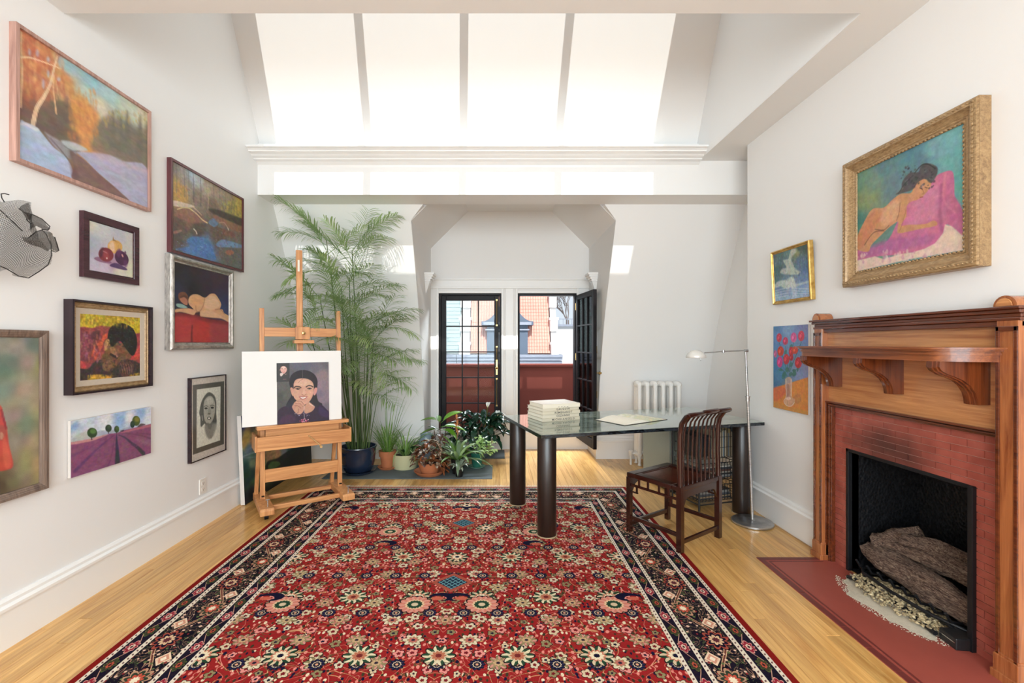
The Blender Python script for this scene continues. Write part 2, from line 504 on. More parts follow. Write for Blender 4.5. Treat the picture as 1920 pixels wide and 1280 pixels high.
# skylight: frame, four panes
sk = MB(); g0 = Vector((0, YC-0.02, 3.98)); g1 = Vector((0, AP[0], AP[1]+0.03)); gd = (g1-g0).normalized(); gn = Vector((0, -gd.z, gd.y))
MX = [-1.955, -1.10, -0.215, 0.668, 1.55]
for i, mxx in enumerate(MX[1:4]):
    sk.bar(g0 + Vector((mxx, 0, 0)), g1 + Vector((mxx, 0, 0)), 0.070, 0.06, up=gn)
sk.bar(g0 + Vector(((XL+MX[0])/2-0.03, 0, 0)), g1 + Vector(((XL+MX[0])/2-0.03, 0, 0)), MX[0]-XL+0.06, 0.06, up=gn)
sk.bar(g0 + Vector(((MX[4]+1.95)/2, 0, 0)), g1 + Vector(((MX[4]+1.95)/2, 0, 0)), 1.95-MX[4], 0.06, up=gn)
sko = struct(sk.obj('window_2', M_trim))
for a, c in zip(MX, MX[1:]):
    MB().prism([g0 + Vector((a, 0, 0)), g0 + Vector((c, 0, 0)), g1 + Vector((c, 0, 0)), g1 + Vector((a, 0, 0))], gn*0.006).obj('glass_pane', M_glass, sko)

# beam and cornice
struct(MB().box((XL, YB, 2.747), (XR2, 4.50, 3.22)).obj('trim_1', M_trim))
cp = [(4.005, 3.122), (4.005, 3.106), (4.03, 3.100), (4.045, 3.088), (4.045, 3.080), (4.085, 3.074), (4.10, 3.062), (4.135, 3.055), (4.135, 3.046), (4.175, 3.040), (4.205, 3.020), (4.21, 3.0), (4.30, 3.0), (4.30, 3.15), (4.26, 3.20), (4.24, 3.122)]
cr = MB(); cr.prism([(XL, a, b) for a, b in cp], (1.86-XL, 0, 0)); struct(cr.obj('trim_2', M_trim, bevel=0.002))

# curved slope of the mansard wall either side of the dormer
def slope(name, xa, xb_at):
    mb = MB(); vs = []
    for z, y in PROF:
        b_ = xb_at(z); vs += [(xa, y, z), (b_, y, z), (xa, y+0.12, z), (b_, y+0.12, z)]
    fs = []
    for i in range(len(PROF)-1):
        a = i*4; n = a+4
        fs += [(a, a+1, n+1, n), (a+2, n+2, n+3, a+3), (a+1, a+3, n+3, n+1), (a, n, n+2, a+2)]
    mb.add(vs, fs); return struct(mb.obj(name, M_wall, smooth=40))
ch = 2.61
slope('wall_back_left', XL, lambda z: DL - 0.004 + max(0, z-ch))
slope('wall_back_right', XR2, lambda z: DR + 0.004 - max(0, z-ch))
# dormer: cheeks, chamfers, ceiling
ZT = 3.09
def cheek(name, xs, thick):
    mb = MB(); vs = []; fs = []
    for z, y in PROF[:9]:
        vs += [(xs, y, z), (xs, YD+0.05, z), (xs+thick, y+0.1, z), (xs+thick, YD+0.05, z)]
    for i in range(8):
        a = i*4; n = a+4; fs += [(a, a+1, n+1, n), (a+2, n+2, n+3, a+3), (a, n, n+2, a+2), (a+1, a+3, n+3, n+1)]
    mb.add(vs, fs); return struct(mb.obj(name, M_wall, smooth=30))
cheek('wall_dormer_left', DL, -0.1); cheek('wall_dormer_right', DR, 0.1)
dc = MB(); d_ = ZT - ch
dc.prism([(DL, 4.585, ch), (DL+d_, 4.585, ZT), (DL+d_, 4.585, ZT+0.14), (DL-0.14, 4.585, ch)], (0, YD-4.535, 0))
dc.prism([(DR, 4.585, ch), (DR-d_, 4.585, ZT), (DR-d_, 4.585, ZT+0.14), (DR+0.14, 4.585, ch)], (0, YD-4.535, 0))
dc.box((DL+d_, 4.50, ZT), (DR-d_, YD+0.05, ZT+0.14))
struct(dc.obj('ceiling_dormer', M_wall))
# outer roof that closes everything above the beam
struct(MB().box((XL-0.2, 4.30, 3.22), (XR2+0.2, YD+0.15, 3.34)).obj('roof', M_roof))
# door wall
LO = (-0.767, 0.049); RO = (0.262, 1.03); HD = 2.026; SILL = 0.13
dw = MB()
dw.box((DL-0.1, YD, -0.1), (LO[0], YD+0.16, ZT+0.1)).box((LO[1], YD, -0.1), (RO[0], YD+0.16, ZT+0.1)).box((RO[1], YD, -0.1), (DR+0.1, YD+0.16, ZT+0.1))
dw.box((LO[0], YD, HD), (LO[1], YD+0.16, ZT+0.1)).box((RO[0], YD, HD), (RO[1], YD+0.16, ZT+0.1)).box((LO[0], YD, -0.1), (LO[1], YD+0.16, SILL)).box((RO[0], YD, -0.1), (RO[1], YD+0.16, SILL))
struct(dw.obj('wall_back', M_wall))
tm = MB()   # casings and the header rail
tm.box((DL, YD-0.02, HD+0.06), (DR, YD, HD+0.085)).box((DL, YD-0.012, HD+0.085), (DR, YD, HD+0.17)).box((DL, YD-0.03, HD+0.17), (DR, YD, HD+0.19))
for xx in (LO[0]-0.03, LO[1], RO[0]-0.03, RO[1]): tm.box((xx, YD-0.014, SILL), (xx+0.03, YD, HD+0.06))
tm.box((LO[1]+0.055, YD-0.01, SILL), (RO[0]-0.055, YD, HD+0.06))
tm.box((LO[0], YD-0.014, HD), (LO[1], YD, HD+0.03)).box((RO[0], YD-0.014, HD), (RO[1], YD, HD+0.03))
struct(tm.obj('trim_3', M_trim, bevel=0.003))
for k, xx in enumerate((DL, DR)):
    sgn = 1 if k == 0 else -1
    cb = MB(); yy = 5.50
    for i, (ww, z0, z1) in enumerate(((0.115, 2.19, 2.215), (0.10, 2.165, 2.19), (0.085, 2.14, 2.165), (0.07, 2.12, 2.14))):
        cb.box((min(xx, xx+sgn*ww), yy-ww, z0), (max(xx, xx+sgn*ww), yy+ww, z1))
    cb.prism([(xx, yy-0.06, 2.12), (xx+sgn*0.06, yy-0.04, 2.12), (xx+sgn*0.06, yy+0.04, 2.12), (xx, yy+0.06, 2.12)], (0, 0, -0.001))
    vs = [(xx, yy-0.06, 2.12), (xx+sgn*0.062, yy-0.06, 2.12), (xx+sgn*0.062, yy+0.06, 2.12), (xx, yy+0.06, 2.12), (xx, yy-0.008, 1.98), (xx+sgn*0.008, yy-0.008, 1.98), (xx+sgn*0.008, yy+0.008, 1.98), (xx, yy+0.008, 1.98)]
    cb.add(vs, [(0,1,2,3), (0,4,5,1), (1,5,6,2), (2,6,7,3), (4,7,6,5)])
    struct(cb.obj('trim_%d' % (4+k), M_trim, bevel=0.003))

# baseboards: tall board with a moulded cap
def baseboard(name, pts, h=0.20, th=0.02):
    """pts: wall line seen from inside with the room on its left"""
    prof = [(0, -0.02), (th, -0.02), (th, h*0.86), (th*1.5, h*0.88), (th*1.5, h*0.95), (th*0.9, h), (th*0.9, h*1.07), (th*0.4, h*1.13), (0, h*1.13)]
    mb = MB(); P_ = [Vector((*p, 0)) for p in pts]; n = len(P_); rings = []
    for i, p in enumerate(P_):
        ns_ = []
        if i > 0: d = (P_[i]-P_[i-1]).normalized(); ns_.append(Vector((-d.y, d.x, 0)))
        if i < n-1: d = (P_[i+1]-P_[i]).normalized(); ns_.append(Vector((-d.y, d.x, 0)))
        a = sum(ns_, Vector()).normalized(); k = 1 / max(0.35, a.dot(ns_[0]))
        rings.append([p + a*k*o + Vector((0, 0, z)) for o, z in prof])
    m_ = len(prof); vs = [v for r_ in rings for v in r_]; fs = []
    for i in range(n-1):
        for k in range(m_):
            l = (k+1) % m_; fs.append((i*m_+k, i*m_+l, (i+1)*m_+l, (i+1)*m_+k))
    fs += [tuple(range(m_-1, -1, -1)), tuple((n-1)*m_+k for k in range(m_))]
    mb.add(vs, fs); return struct(mb.obj(name, M_trim, smooth=35))
baseboard('baseboard_left', [(XL, 5.45), (XL, YR)])
baseboard('baseboard_right', [(XR, 2.945), (XR, 3.88), (XR2, 3.88)])
baseboard('baseboard_right_near', [(XR, YR), (XR, 1.79)])
yb = 5.43
baseboard('baseboard_back_right', [(XR2, 3.9), (XR2, yb), (DR, yb), (DR, YD), (DL, YD), (DL, yb), (XL, yb)], h=0.235)

# ------------------------------------------------------------------ pictures on the walls
M_paint = paint_mat('oil_paint_on_canvas')
M_print = paint_mat('drawing_under_glass', 0.35, 0.0001, 0.2)
M_canvas_edge = plain('primed_canvas_edge', 0xD9D2CC, 0.8, nscale=30)
Z3 = Vector((0, 0, 1))

def frame_mesh(name, O, Rv, N, w, h, prof, mat, parent, smooth=30, mats=None):
    """mitred frame: O top left of the outer edge on the wall, prof = [(inward, outward)] closed back along the wall"""
    D = -Z3; vs = []
    cor = [(0, 0, 1, 1), (w, 0, -1, 1), (w, h, -1, -1), (0, h, 1, -1)]
    for a, b_, sa, sb in cor:
        for i, o in prof: vs.append(O + Rv*(a + sa*i) + D*(b_ + sb*i) + N*o)
    m_ = len(prof); mb = MB()
    fs = []
    for c in range(4):
        e = (c+1) % 4
        for k in range(m_):
            l = (k+1) % m_; fs.append((c*m_+k, c*m_+l, e*m_+l, e*m_+k))
    mb.add(vs, fs)
    return mb.obj(name, mat, parent, world=True, smooth=smooth)

def wall_rect(side, Xf, quad):
    """corners TL,TR,BR,BL in photo pixels on plane X = Xf -> near/far Y and z range"""
    p = [onX(x, y, Xf) for x, y in quad]
    yl = (p[0].y + p[3].y)/2; yr = (p[1].y + p[2].y)/2
    return yl, yr, (p[0].z + p[1].z)/2, (p[2].z + p[3].z)/2

def place(side, Xw, Xf, quad):
    yl, yr, zt, zb = wall_rect(side, Xf, quad)
    Rv = Vector((0, 1, 0)) if side == 'L' else Vector((0, -1, 0))
    N = Vector((1, 0, 0)) if side == 'L' else Vector((-1, 0, 0))
    return Vector((Xw, yl, zt)), Rv, N, abs(yr - yl), zt - zb, abs(Xf - Xw)

def crop(x0, y0, s): return lambda x, y: (x0 + x/s, y0 + y/s)

def picture(name, label, side, Xf, outer, inner, recess, cropinfo, prof, fmat, paint_fn, res=0.004, pmat=None, liner=None, seed=1, cat='painting', glass=False):
    """outer/inner corner quads in the crop's own pixels"""
    Xw = XL if side == 'L' else XR
    c = crop(*cropinfo)
    O, Rv, N, w, h, dep = place(side, Xw, Xf, [c(*q) for q in outer])
    Xi = Xf + (-recess if side == 'L' else recess)
    Oi, _, _, wi, hi, di = place(side, Xw, Xi, [c(*q) for q in inner])
    t = thing(name, label, cat, (Xw + N.x*dep/2, O.y + Rv.y*w/2, O.z - h))
    if prof: frame_mesh('frame', O, Rv, N, w, h, prof(dep), fmat, t)
    if liner: frame_mesh('liner', O + Rv*liner[0] - Z3*liner[0], Rv, N, w-2*liner[0], h-2*liner[0], liner[1](dep), liner[2], t)
    p = Paint(wi, hi, inner, res, seed); paint_fn(p); p.mesh('canvas', Oi + N*di, Rv, -Z3, pmat or M_paint, t)
    back = MB(); b0 = Oi + N*0.004; b1 = Oi + Rv*wi - Z3*hi + N*(di-0.002)
    back.box([min(b0[i], b1[i]) for i in range(3)], [max(b0[i], b1[i]) for i in range(3)])
    back.obj('stretcher' if not glass else 'backing', M_canvas_edge, t, world=True)
    return t, (O, Rv, N, w, h, dep), (Oi, wi, hi, di)

# --- 1 the large winter landscape
def p_winter(p):
    p.field([(150,120,0xC96A45),(250,250,0xC87049),(200,400,0xC47248),(330,330,0xD98C50),(420,420,0xD9944F),(440,320,0x9CC6CF),(600,420,0x93C7D3),(700,480,0xA9CFD0),(560,520,0xB8CFC4),(850,590,0xC4CDB8),(650,600,0xD9CFB5),(950,650,0xD2CBA8),(550,600,0xDE9647),(500,700,0xDC9049),(580,780,0xDD9650),(170,620,0x8C5A44),(300,700,0x6F5C50),(420,650,0x6B5C50),(700,760,0x7F7264),(850,800,0x7A7362),(930,850,0x767763)], 4)
    p.poly([(590,860),(600,760),(640,690),(680,660),(720,640),(740,625),(755,670),(790,650),(810,690),(830,620),(850,690),(870,730),(900,720),(915,640),(930,740),(950,690),(965,720),(960,960),(750,930)], 0x7E7462, 0.03, 0.75)
    for x, y in ((740,630),(790,655),(830,615),(912,650)): p.poly([(x,y),(x+25,y+230),(x-30,y+230)], 0x6B6656, 0.02, 0.55, smooth=False)
    p.dabs((640,620,950,720), [0xB7A05B,0xC9A44E,0x9B8A55], 50, 0.008, 1.6, 0.35)
    p.poly([(450,720),(480,560),(510,500),(560,540),(600,590),(640,630),(650,680),(600,740),(585,880),(540,850),(470,810)], 0xDD9349, 0.03, 0.85)
    p.poly([(390,760),(415,640),(440,540),(465,620),(500,740),(520,830),(440,820)], 0x6E5B4C, 0.03, 0.75)
    p.poly([(130,590),(210,640),(300,650),(380,690),(420,740),(430,830),(330,790),(230,730),(130,690)], 0x6B5A4D, 0.03, 0.7)
    p.dabs((140,140,420,560), [0xE3A060,0xD88650,0xC0603E,0xB95A3F,0xE8B070], 260, 0.010, 2.0, 0.35, 0.008)
    p.dabs((450,480,640,800), [0xE8A852,0xD88C40,0xC97A40], 120, 0.008, 2.0, 0.4, 0.008)
    for x, y, a, b_ in ((195,245,8,20),(247,250,10,22),(318,290,10,16),(318,385,8,22),(285,450,9,30),(387,418,12,12)): p.ell(x, y, a, b_, 0xB5C0D6, 0.012, 0.75)
    p.line([(135,110),(138,250),(142,400),(132,600)], (0.014,0.012), 0xE8BE8E, 0.8)
    p.line([(140,278),(200,280),(280,305),(350,330),(400,350)], (0.008,0.004), 0xF0D0A0, 0.85)
    p.line([(378,270),(355,350),(330,450),(285,540),(240,610),(215,710)], (0.007,0.022), 0xEBC79C, 0.9)
    p.line([(355,390),(350,480),(360,570),(368,640)], (0.006,0.010), 0xEAB884, 0.85)
    p.line([(370,430),(380,520)], 0.004, 0xEAB884, 0.6)
    p.poly([(126,705),(170,705),(240,735),(290,790),(350,860),(420,910),(465,980),(478,1040),(470,1060),(300,1010),(126,940)], 0xAEBEDD, 0.008)
    p.poly([(126,800),(250,830),(340,900),(440,1000),(300,1000),(126,930)], 0xA3BBDC, 0.04, 0.8)
    p.poly([(126,703),(175,706),(250,740),(240,760),(170,725),(126,720)], 0xDDD6DA, 0.008, 0.8)
    p.poly([(290,765),(340,790),(410,830),(440,860),(500,880),(480,930),(430,920),(350,850)], 0x9B96A0, 0.012, 0.9)
    p.poly([(400,815),(480,825),(540,850),(570,875),(500,880),(440,865)], 0xB6BCCB, 0.010, 0.9)
    p.poly([(500,885),(600,890),(720,905),(800,940),(950,975),(960,1245),(840,1195),(760,1120),(640,1020),(560,940)], 0xAFAEC9, 0.010)
    p.poly([(600,890),(720,905),(850,960),(955,985),(955,1010),(800,975),(680,940)], 0xC2AFC0, 0.02, 0.8)
    p.poly([(455,880),(495,900),(560,945),(640,1020),(760,1120),(835,1195),(600,1110),(470,1060),(480,980)], 0x86605B, 0.008)
    p.line([(460,890),(470,960),(490,1040)], (0.02,0.04), 0x6E504D, 0.6, 0.02)
    for pts in ([(290,770),(370,850),(440,930)],[(330,800),(400,880),(460,960)],[(420,850),(470,880),(520,880)]): p.line(pts, 0.006, 0x6A5C60, 0.6, 0.006)
    p.brush(0.07, 0.03, 0.012, 0.03)
f_walnut = wood('pale_walnut_frame', 0x8A6358, 0xC39A8C, axis=2, rough=0.4)
thin = lambda d: [(0, 0.0), (0, d), (0.017, d), (0.017, 0.004)]
picture('landscape_painting', 'large autumn and snow landscape painting in thin pale walnut frame, highest on the left wall', 'L', -2.187,
        [(105,38),(987,620),(978,1262),(105,945)], [(128,88),(972,632),(965,1240),(122,940)], 0.012, (0, 30, 3.46), thin, f_walnut, p_winter, 0.005, seed=2)
# --- 2 forest stream
def p_stream(p):
    p.field([(160,130,0x8A8276),(250,200,0xA29A92),(330,240,0xA9BACB),(400,260,0xB3B8B8),(300,300,0x9A8C80),(500,350,0xA8987F),(600,400,0x9C8B74),(700,450,0x93856A),(860,480,0xB89B45),(840,560,0xB59A3D),(750,560,0x8E7F48),(180,380,0xC09A4A),(200,440,0xC79B50),(400,450,0x8C7A6C),(550,540,0x7C6854),(250,640,0x8C6650),(200,700,0x6C564C),(150,850,0x5F564E),(400,780,0x5E5048),(600,800,0x6E5A4C),(800,800,0x77665A),(750,1000,0x66635C),(850,1100,0x6C6F6C),(350,1050,0x5A7BA8),(450,950,0x5A84C0)], 4)
    for x, c in ((175,0x6F6A60),(215,0x8D8074),(255,0x6E655C),(300,0x7A6E66),(350,0x5D5850),(425,0x5F5A50),(500,0xC9B48C),(560,0x6F6252),(620,0x776A55),(680,0x6A5E48),(760,0x7B6C40)):
        y0 = 100 + (x-145)*0.52; p.line([(x,y0),(x+5,y0+150),(x,y0+290)], (0.006,0.010), c, 0.6, 0.006)
    p.dabs((640,480,860,620), [0xC0A540,0xA89A48,0x807A40], 90, 0.009, 1.5, 0.5, 0.006)
    p.dabs((140,340,290,470), [0xD2AA50,0xC89448,0xB08850], 60, 0.008, 1.3, 0.5, 0.006)
    p.poly([(520,560),(640,580),(750,620),(860,660),(858,730),(760,700),(620,640),(520,590)], 0x3E3630, 0.015, 0.85)
    p.poly([(135,490),(230,505),(330,530),(360,545),(300,560),(140,545)], 0xD8C2AE, 0.006, 0.95)
    p.poly([(170,590),(260,560),(350,590),(420,640),(490,700),(440,710),(330,720),(220,680),(140,640)], 0x9A6C58, 0.015, 0.8)
    p.line([(180,580),(250,560),(310,570),(380,620),(440,680),(490,710)], (0.008,0.010), 0xE0CC8C, 0.85)
    p.line([(340,545),(390,590),(430,630)], 0.008, 0xD8B898, 0.7)
    p.poly([(510,690),(560,660),(620,680),(600,730),(560,750),(510,720)], 0x6A83A8, 0.008, 0.9)
    p.poly([(600,740),(620,705),(660,700),(700,740),(718,785),(650,770)], 0x77706C, 0.006); p.line([(620,705),(665,702),(700,745),(716,782)], 0.010, 0xE8E0C8, 0.95)
    p.poly([(560,630),(700,680),(858,745),(856,800),(740,770),(600,700)], 0x9C6248, 0.015, 0.7)
    p.poly([(270,900),(330,860),(420,860),(500,900),(540,960),(560,1030),(570,1090),(420,1060),(280,1020),(160,990),(300,960)], 0x4F7DBD, 0.015, 0.9)
    p.poly([(580,930),(640,880),(720,890),(850,930),(850,960),(700,960),(620,960)], 0x6E93C0, 0.012, 0.85)
    p.poly([(680,1000),(730,985),(770,1010),(740,1040),(690,1030)], 0xA5684A, 0.01, 0.9)
    p.line([(350,780),(370,800),(380,825)], 0.012, 0xD8D0BC, 0.9); p.poly([(135,810),(210,790),(220,810),(140,835)], 0xA8786C, 0.006, 0.9)
    p.poly([(620,760),(760,800),(780,850),(680,840)], 0x85523F, 0.02, 0.7)
    p.dabs((160,860,560,1080), [0x7BA0D8,0x3B64A4,0x8FB0DC], 70, 0.007, 0.4, 0.5); p.dabs((580,780,850,1150), [0x8E5D48,0x505456,0x7F8890], 70, 0.009, 0.5, 0.5)
    p.brush(0.12, 0.02, 0.01, 0.04)
f_mahog = wood('dark_mahogany_frame', 0x3A1720, 0x6B3A3E, axis=2, rough=0.3)
picture('stream_painting', 'forest stream painting in a slim dark mahogany frame above the sleeping figure', 'L', -2.191,
        [(122,45),(885,450),(868,1215),(110,1025)], [(145,90),(865,465),(858,1190),(130,1000)], 0.010, (300, 290, 5.565), thin, f_mahog, p_stream, 0.004, seed=3)
# --- 3 reclining figure on red cloth, silver frame
def p_redcloth(p):
    p.field([(200,180,0x2A2327),(400,200,0x33262F),(700,300,0x45303D),(300,350,0x2B2A35),(550,400,0x38293A),(800,420,0x3F2C48),(220,500,0x2B2F4E),(800,600,0x35355A),(770,680,0x33406E),(400,480,0x25222B)], 3)
    p.poly([(180,745),(300,755),(420,770),(600,820),(840,850),(840,1100),(172,1100)], 0xB2353A, 0.008, smooth=False)
    p.poly([(180,790),(350,800),(370,900),(360,1100),(180,1100)], 0xC8423E, 0.03, 0.6)
    p.poly([(400,880),(520,850),(600,900),(610,1100),(395,1100)], 0xC83A30, 0.03, 0.7)
    p.poly([(620,850),(840,870),(840,1100),(620,1100)], 0xA8454C, 0.03, 0.7)
    p.line([(385,900),(378,1000),(380,1100)], (0.012,0.022), 0x6A1F24, 0.8, 0.01)
    p.line([(180,760),(430,775),(520,815),(800,860)], 0.03, 0x7A2A30, 0.7, 0.02)
    p.poly([(195,640),(260,640),(330,680),(280,690),(210,675)], 0x8FB8AE, 0.004)
    p.poly([(182,740),(185,705),(250,695),(340,690),(400,700),(345,640),(345,570),(390,525),(460,525),(540,560),(600,515),(660,515),(710,580),(735,640),(720,690),(750,700),(770,740),(830,780),(835,845),(820,850),(740,810),(620,800),(520,790),(480,780),(475,730),(430,740),(400,770),(320,750),(240,735)], 0xD9A377, 0.005)
    p.poly([(560,560),(640,535),(700,600),(715,660),(640,700),(540,690),(530,620)], 0xE6BE96, 0.02, 0.8)
    p.poly([(370,560),(450,545),(520,580),(500,660),(420,670),(370,640)], 0xE0A66E, 0.02, 0.7)
    p.poly([(500,720),(620,720),(740,780),(820,830),(740,805),(600,790),(500,775)], 0xE3B48C, 0.01, 0.8)
    p.line([(535,570),(520,650),(480,720),(430,740)], 0.006, 0x9A6248, 0.7, 0.006); p.line([(660,705),(720,695),(770,750)], 0.006, 0x8F5A44, 0.6, 0.006)
    p.line([(430,660),(432,710),(455,735)], 0.008, 0xA8704C, 0.6, 0.006)
    p.poly([(220,560),(225,515),(265,495),(310,505),(340,560),(335,620),(320,655),(270,625),(235,600)], 0x7A4A38, 0.005)
    p.poly([(240,575),(290,560),(330,600),(325,650),(290,645),(255,615)], 0xC07A62, 0.006, 0.9)
    p.line([(250,560),(290,545),(330,565)], 0.012, 0x5A3A34, 0.8)
    p.brush(0.05, 0.03, 0.01, 0.02)
m_, b_ = new_mat('silver_leaf_frame'); f_silver = m_
co = objco(); setc(b_, ramp(noise(mapped(co, (20, 4, 4)), 6, 5, 0.6), [(0.3, 0x8F8A86), (0.7, 0xD2CEC8)])); b_.inputs['Metallic'].default_value = 0.75; b_.inputs['Roughness'].default_value = 0.33
cove = lambda d: [(0, 0), (0, d*0.75), (0.006, d*0.9), (0.014, d), (0.024, d*0.96), (0.034, d*0.72), (0.040, d*0.66), (0.046, d*0.70), (0.050, d*0.6), (0.050, 0.004)]
picture('figure_painting', 'painting of a figure lying asleep on red cloth, in a wide silver frame', 'L', -2.170,
        [(145,35),(895,235),(900,1165),(145,1200)], [(178,135),(838,290),(840,1095),(172,1100)], 0.022, (300, 470, 6.4), cove, f_silver, p_redcloth, 0.004, seed=4)
# --- 4 resting man, impasto, dark and gold frame
def p_resting(p):
    p.field([(220,240,0xB9A02B),(400,280,0xD9BD22),(600,260,0xB6971F),(800,280,0xC9A71F),(980,300,0xD6B522),(350,370,0xD3B523),(900,400,0xD8B21E)], 3)
    p.poly([(205,450),(260,410),(400,420),(480,390),(620,400),(700,420),(930,470),(1000,480),(1000,860),(600,1000),(205,920)], 0xA04448, 0.006)
    p.poly([(230,560),(320,500),(400,600),(360,760),(300,830),(240,780)], 0x935068, 0.03, 0.7)
    p.poly([(350,770),(420,660),(500,540),(580,470),(600,500),(520,640),(470,740),(420,820)], 0xD8583A, 0.008, 0.95)
    p.poly([(860,780),(930,680),(980,600),(1000,640),(985,760),(900,790)], 0xDE4A42, 0.008, 0.9)
    p.poly([(240,820),(310,830),(330,880),(300,905),(210,900)], 0xDB4A48, 0.008, 0.9)
    p.poly([(420,460),(480,450),(480,520),(420,580),(370,520)], 0x5A3138, 0.01, 0.8)
    p.poly([(205,920),(350,910),(420,830),(520,800),(800,790),(900,800),(1000,860),(1000,1010),(600,1060),(205,1105)], 0x3C3230, 0.008, 0.95)
    p.poly([(340,1070),(420,980),(560,980),(640,1010),(680,1040),(520,1070),(350,1095)], 0xD9A42B, 0.008, 0.95); p.poly([(830,990),(920,950),(1000,960),(1000,1012),(830,1020)], 0xC79327, 0.008, 0.9)
    p.poly([(520,840),(510,760),(550,690),(530,600),(560,550),(600,540),(640,600),(700,580),(780,620),(860,730),(850,780),(760,800),(700,860),(640,900),(560,900)], 0x7A5238, 0.008)
    p.poly([(545,690),(545,600),(575,550),(610,560),(615,600),(585,660)], 0xC9955A, 0.006, 0.85); p.line([(580,570),(600,590),(585,640)], 0.006, 0x6A4028, 0.8)
    p.poly([(610,650),(660,640),(700,720),(700,770),(640,730)], 0xA87A50, 0.01, 0.8); p.poly([(700,620),(760,600),(790,680),(760,720),(710,690)], 0x8E5238, 0.01, 0.8)
    p.line([(620,730),(660,750),(700,765)], 0.014, 0x2A2220, 0.8); p.ell(697, 755, 8, 12, 0xE0A080, 0.004, 0.8)
    p.poly([(520,870),(560,820),(640,800),(680,830),(640,880),(600,930),(540,920)], 0x8C6040, 0.008, 0.8)
    p.poly([(580,530),(600,430),(660,370),(760,350),(860,390),(920,470),(940,580),(920,700),(880,740),(830,690),(790,640),(740,570),(690,590),(640,640),(610,600),(600,550)], 0x23221F, 0.005)
    p.dabs((610,380,900,640), [0x3C4444,0x2C3030,0x161412,0x4A5048], 140, 0.006, 0.5, 0.5)
    p.poly([(715,900),(740,820),(820,780),(890,840),(900,900),(850,970),(760,990)], 0x5E3E34, 0.006, 0.95)
    for i in range(5): p.line([(740+i*32,830+i*6),(760+i*30,900),(775+i*26,965-i*6)], 0.004, 0xB88870, 0.6)
    p.dabs((210,230,990,400), [0xE8D040,0xA08A20,0xC89820,0x8A7A28], 150, 0.006, 2.2, 0.45); p.dabs((220,480,500,820), [0xC0705A,0x7A3440,0xA86A80,0x6A2C38], 130, 0.006, 2.0, 0.45)
    p.dabs((420,800,980,1000), [0x1E1A1C,0x5A4C48,0x705038,0x2A3038], 150, 0.006, 0.8, 0.45); p.dabs((350,985,640,1080), [0xF0C040,0xB07818,0xD08A30], 60, 0.004, 1.8, 0.6)
    p.brush(0.22, 0.012, 0.008, 0.05)
f_dark = plain('near_black_frame', (0.022, 0.010, 0.014), 0.25, var=0.3, nscale=20)
m_, b_ = new_mat('old_gold_frame'); f_gold = m_
co = objco(); setc(b_, ramp(noise(mapped(co, (25, 8, 25)), 5, 5, 0.6), [(0.25, 0x735636), (0.7, 0xB99A70)])); b_.inputs['Metallic'].default_value = 0.15; b_.inputs['Roughness'].default_value = 0.42
linen = plain('linen_liner', 0xC2B5A4, 0.8, nscale=60)
darkp = lambda d: [(0, 0), (0, d), (0.010, d), (0.014, d*0.6), (0.014, 0.003)]
goldp = lambda d: [(0, 0.003), (0, d*0.62), (0.006, d*0.66), (0.010, d*0.56), (0.018, d*0.56), (0.022, d*0.62), (0.026, d*0.5), (0.026, 0.003)]
linp = lambda d: [(0, 0.003), (0, d*0.5), (0.018, d*0.42), (0.018, 0.003)]
t4, g4, i4 = picture('impasto_painting', 'thickly painted resting man on yellow and red, dark and gold frame, below the onions', 'L', -2.172,
        [(165,85),(1130,150),(1135,1090),(175,1245)], [(200,220),(990,250),(1000,1015),(210,1105)], 0.028, (110, 550, 6.4), darkp, f_dark, p_resting, 0.0035, liner=(0.014, goldp, f_gold), seed=5)
O, Rv, N, w_, h_, dep = g4
frame_mesh('linen_slip', O + Rv*0.040 - Z3*0.040, Rv, N, w_-0.08, h_-0.08, [(0, 0.003), (0, dep*0.52), (0.03, dep*0.44), (0.03, 0.003)], linen, t4)
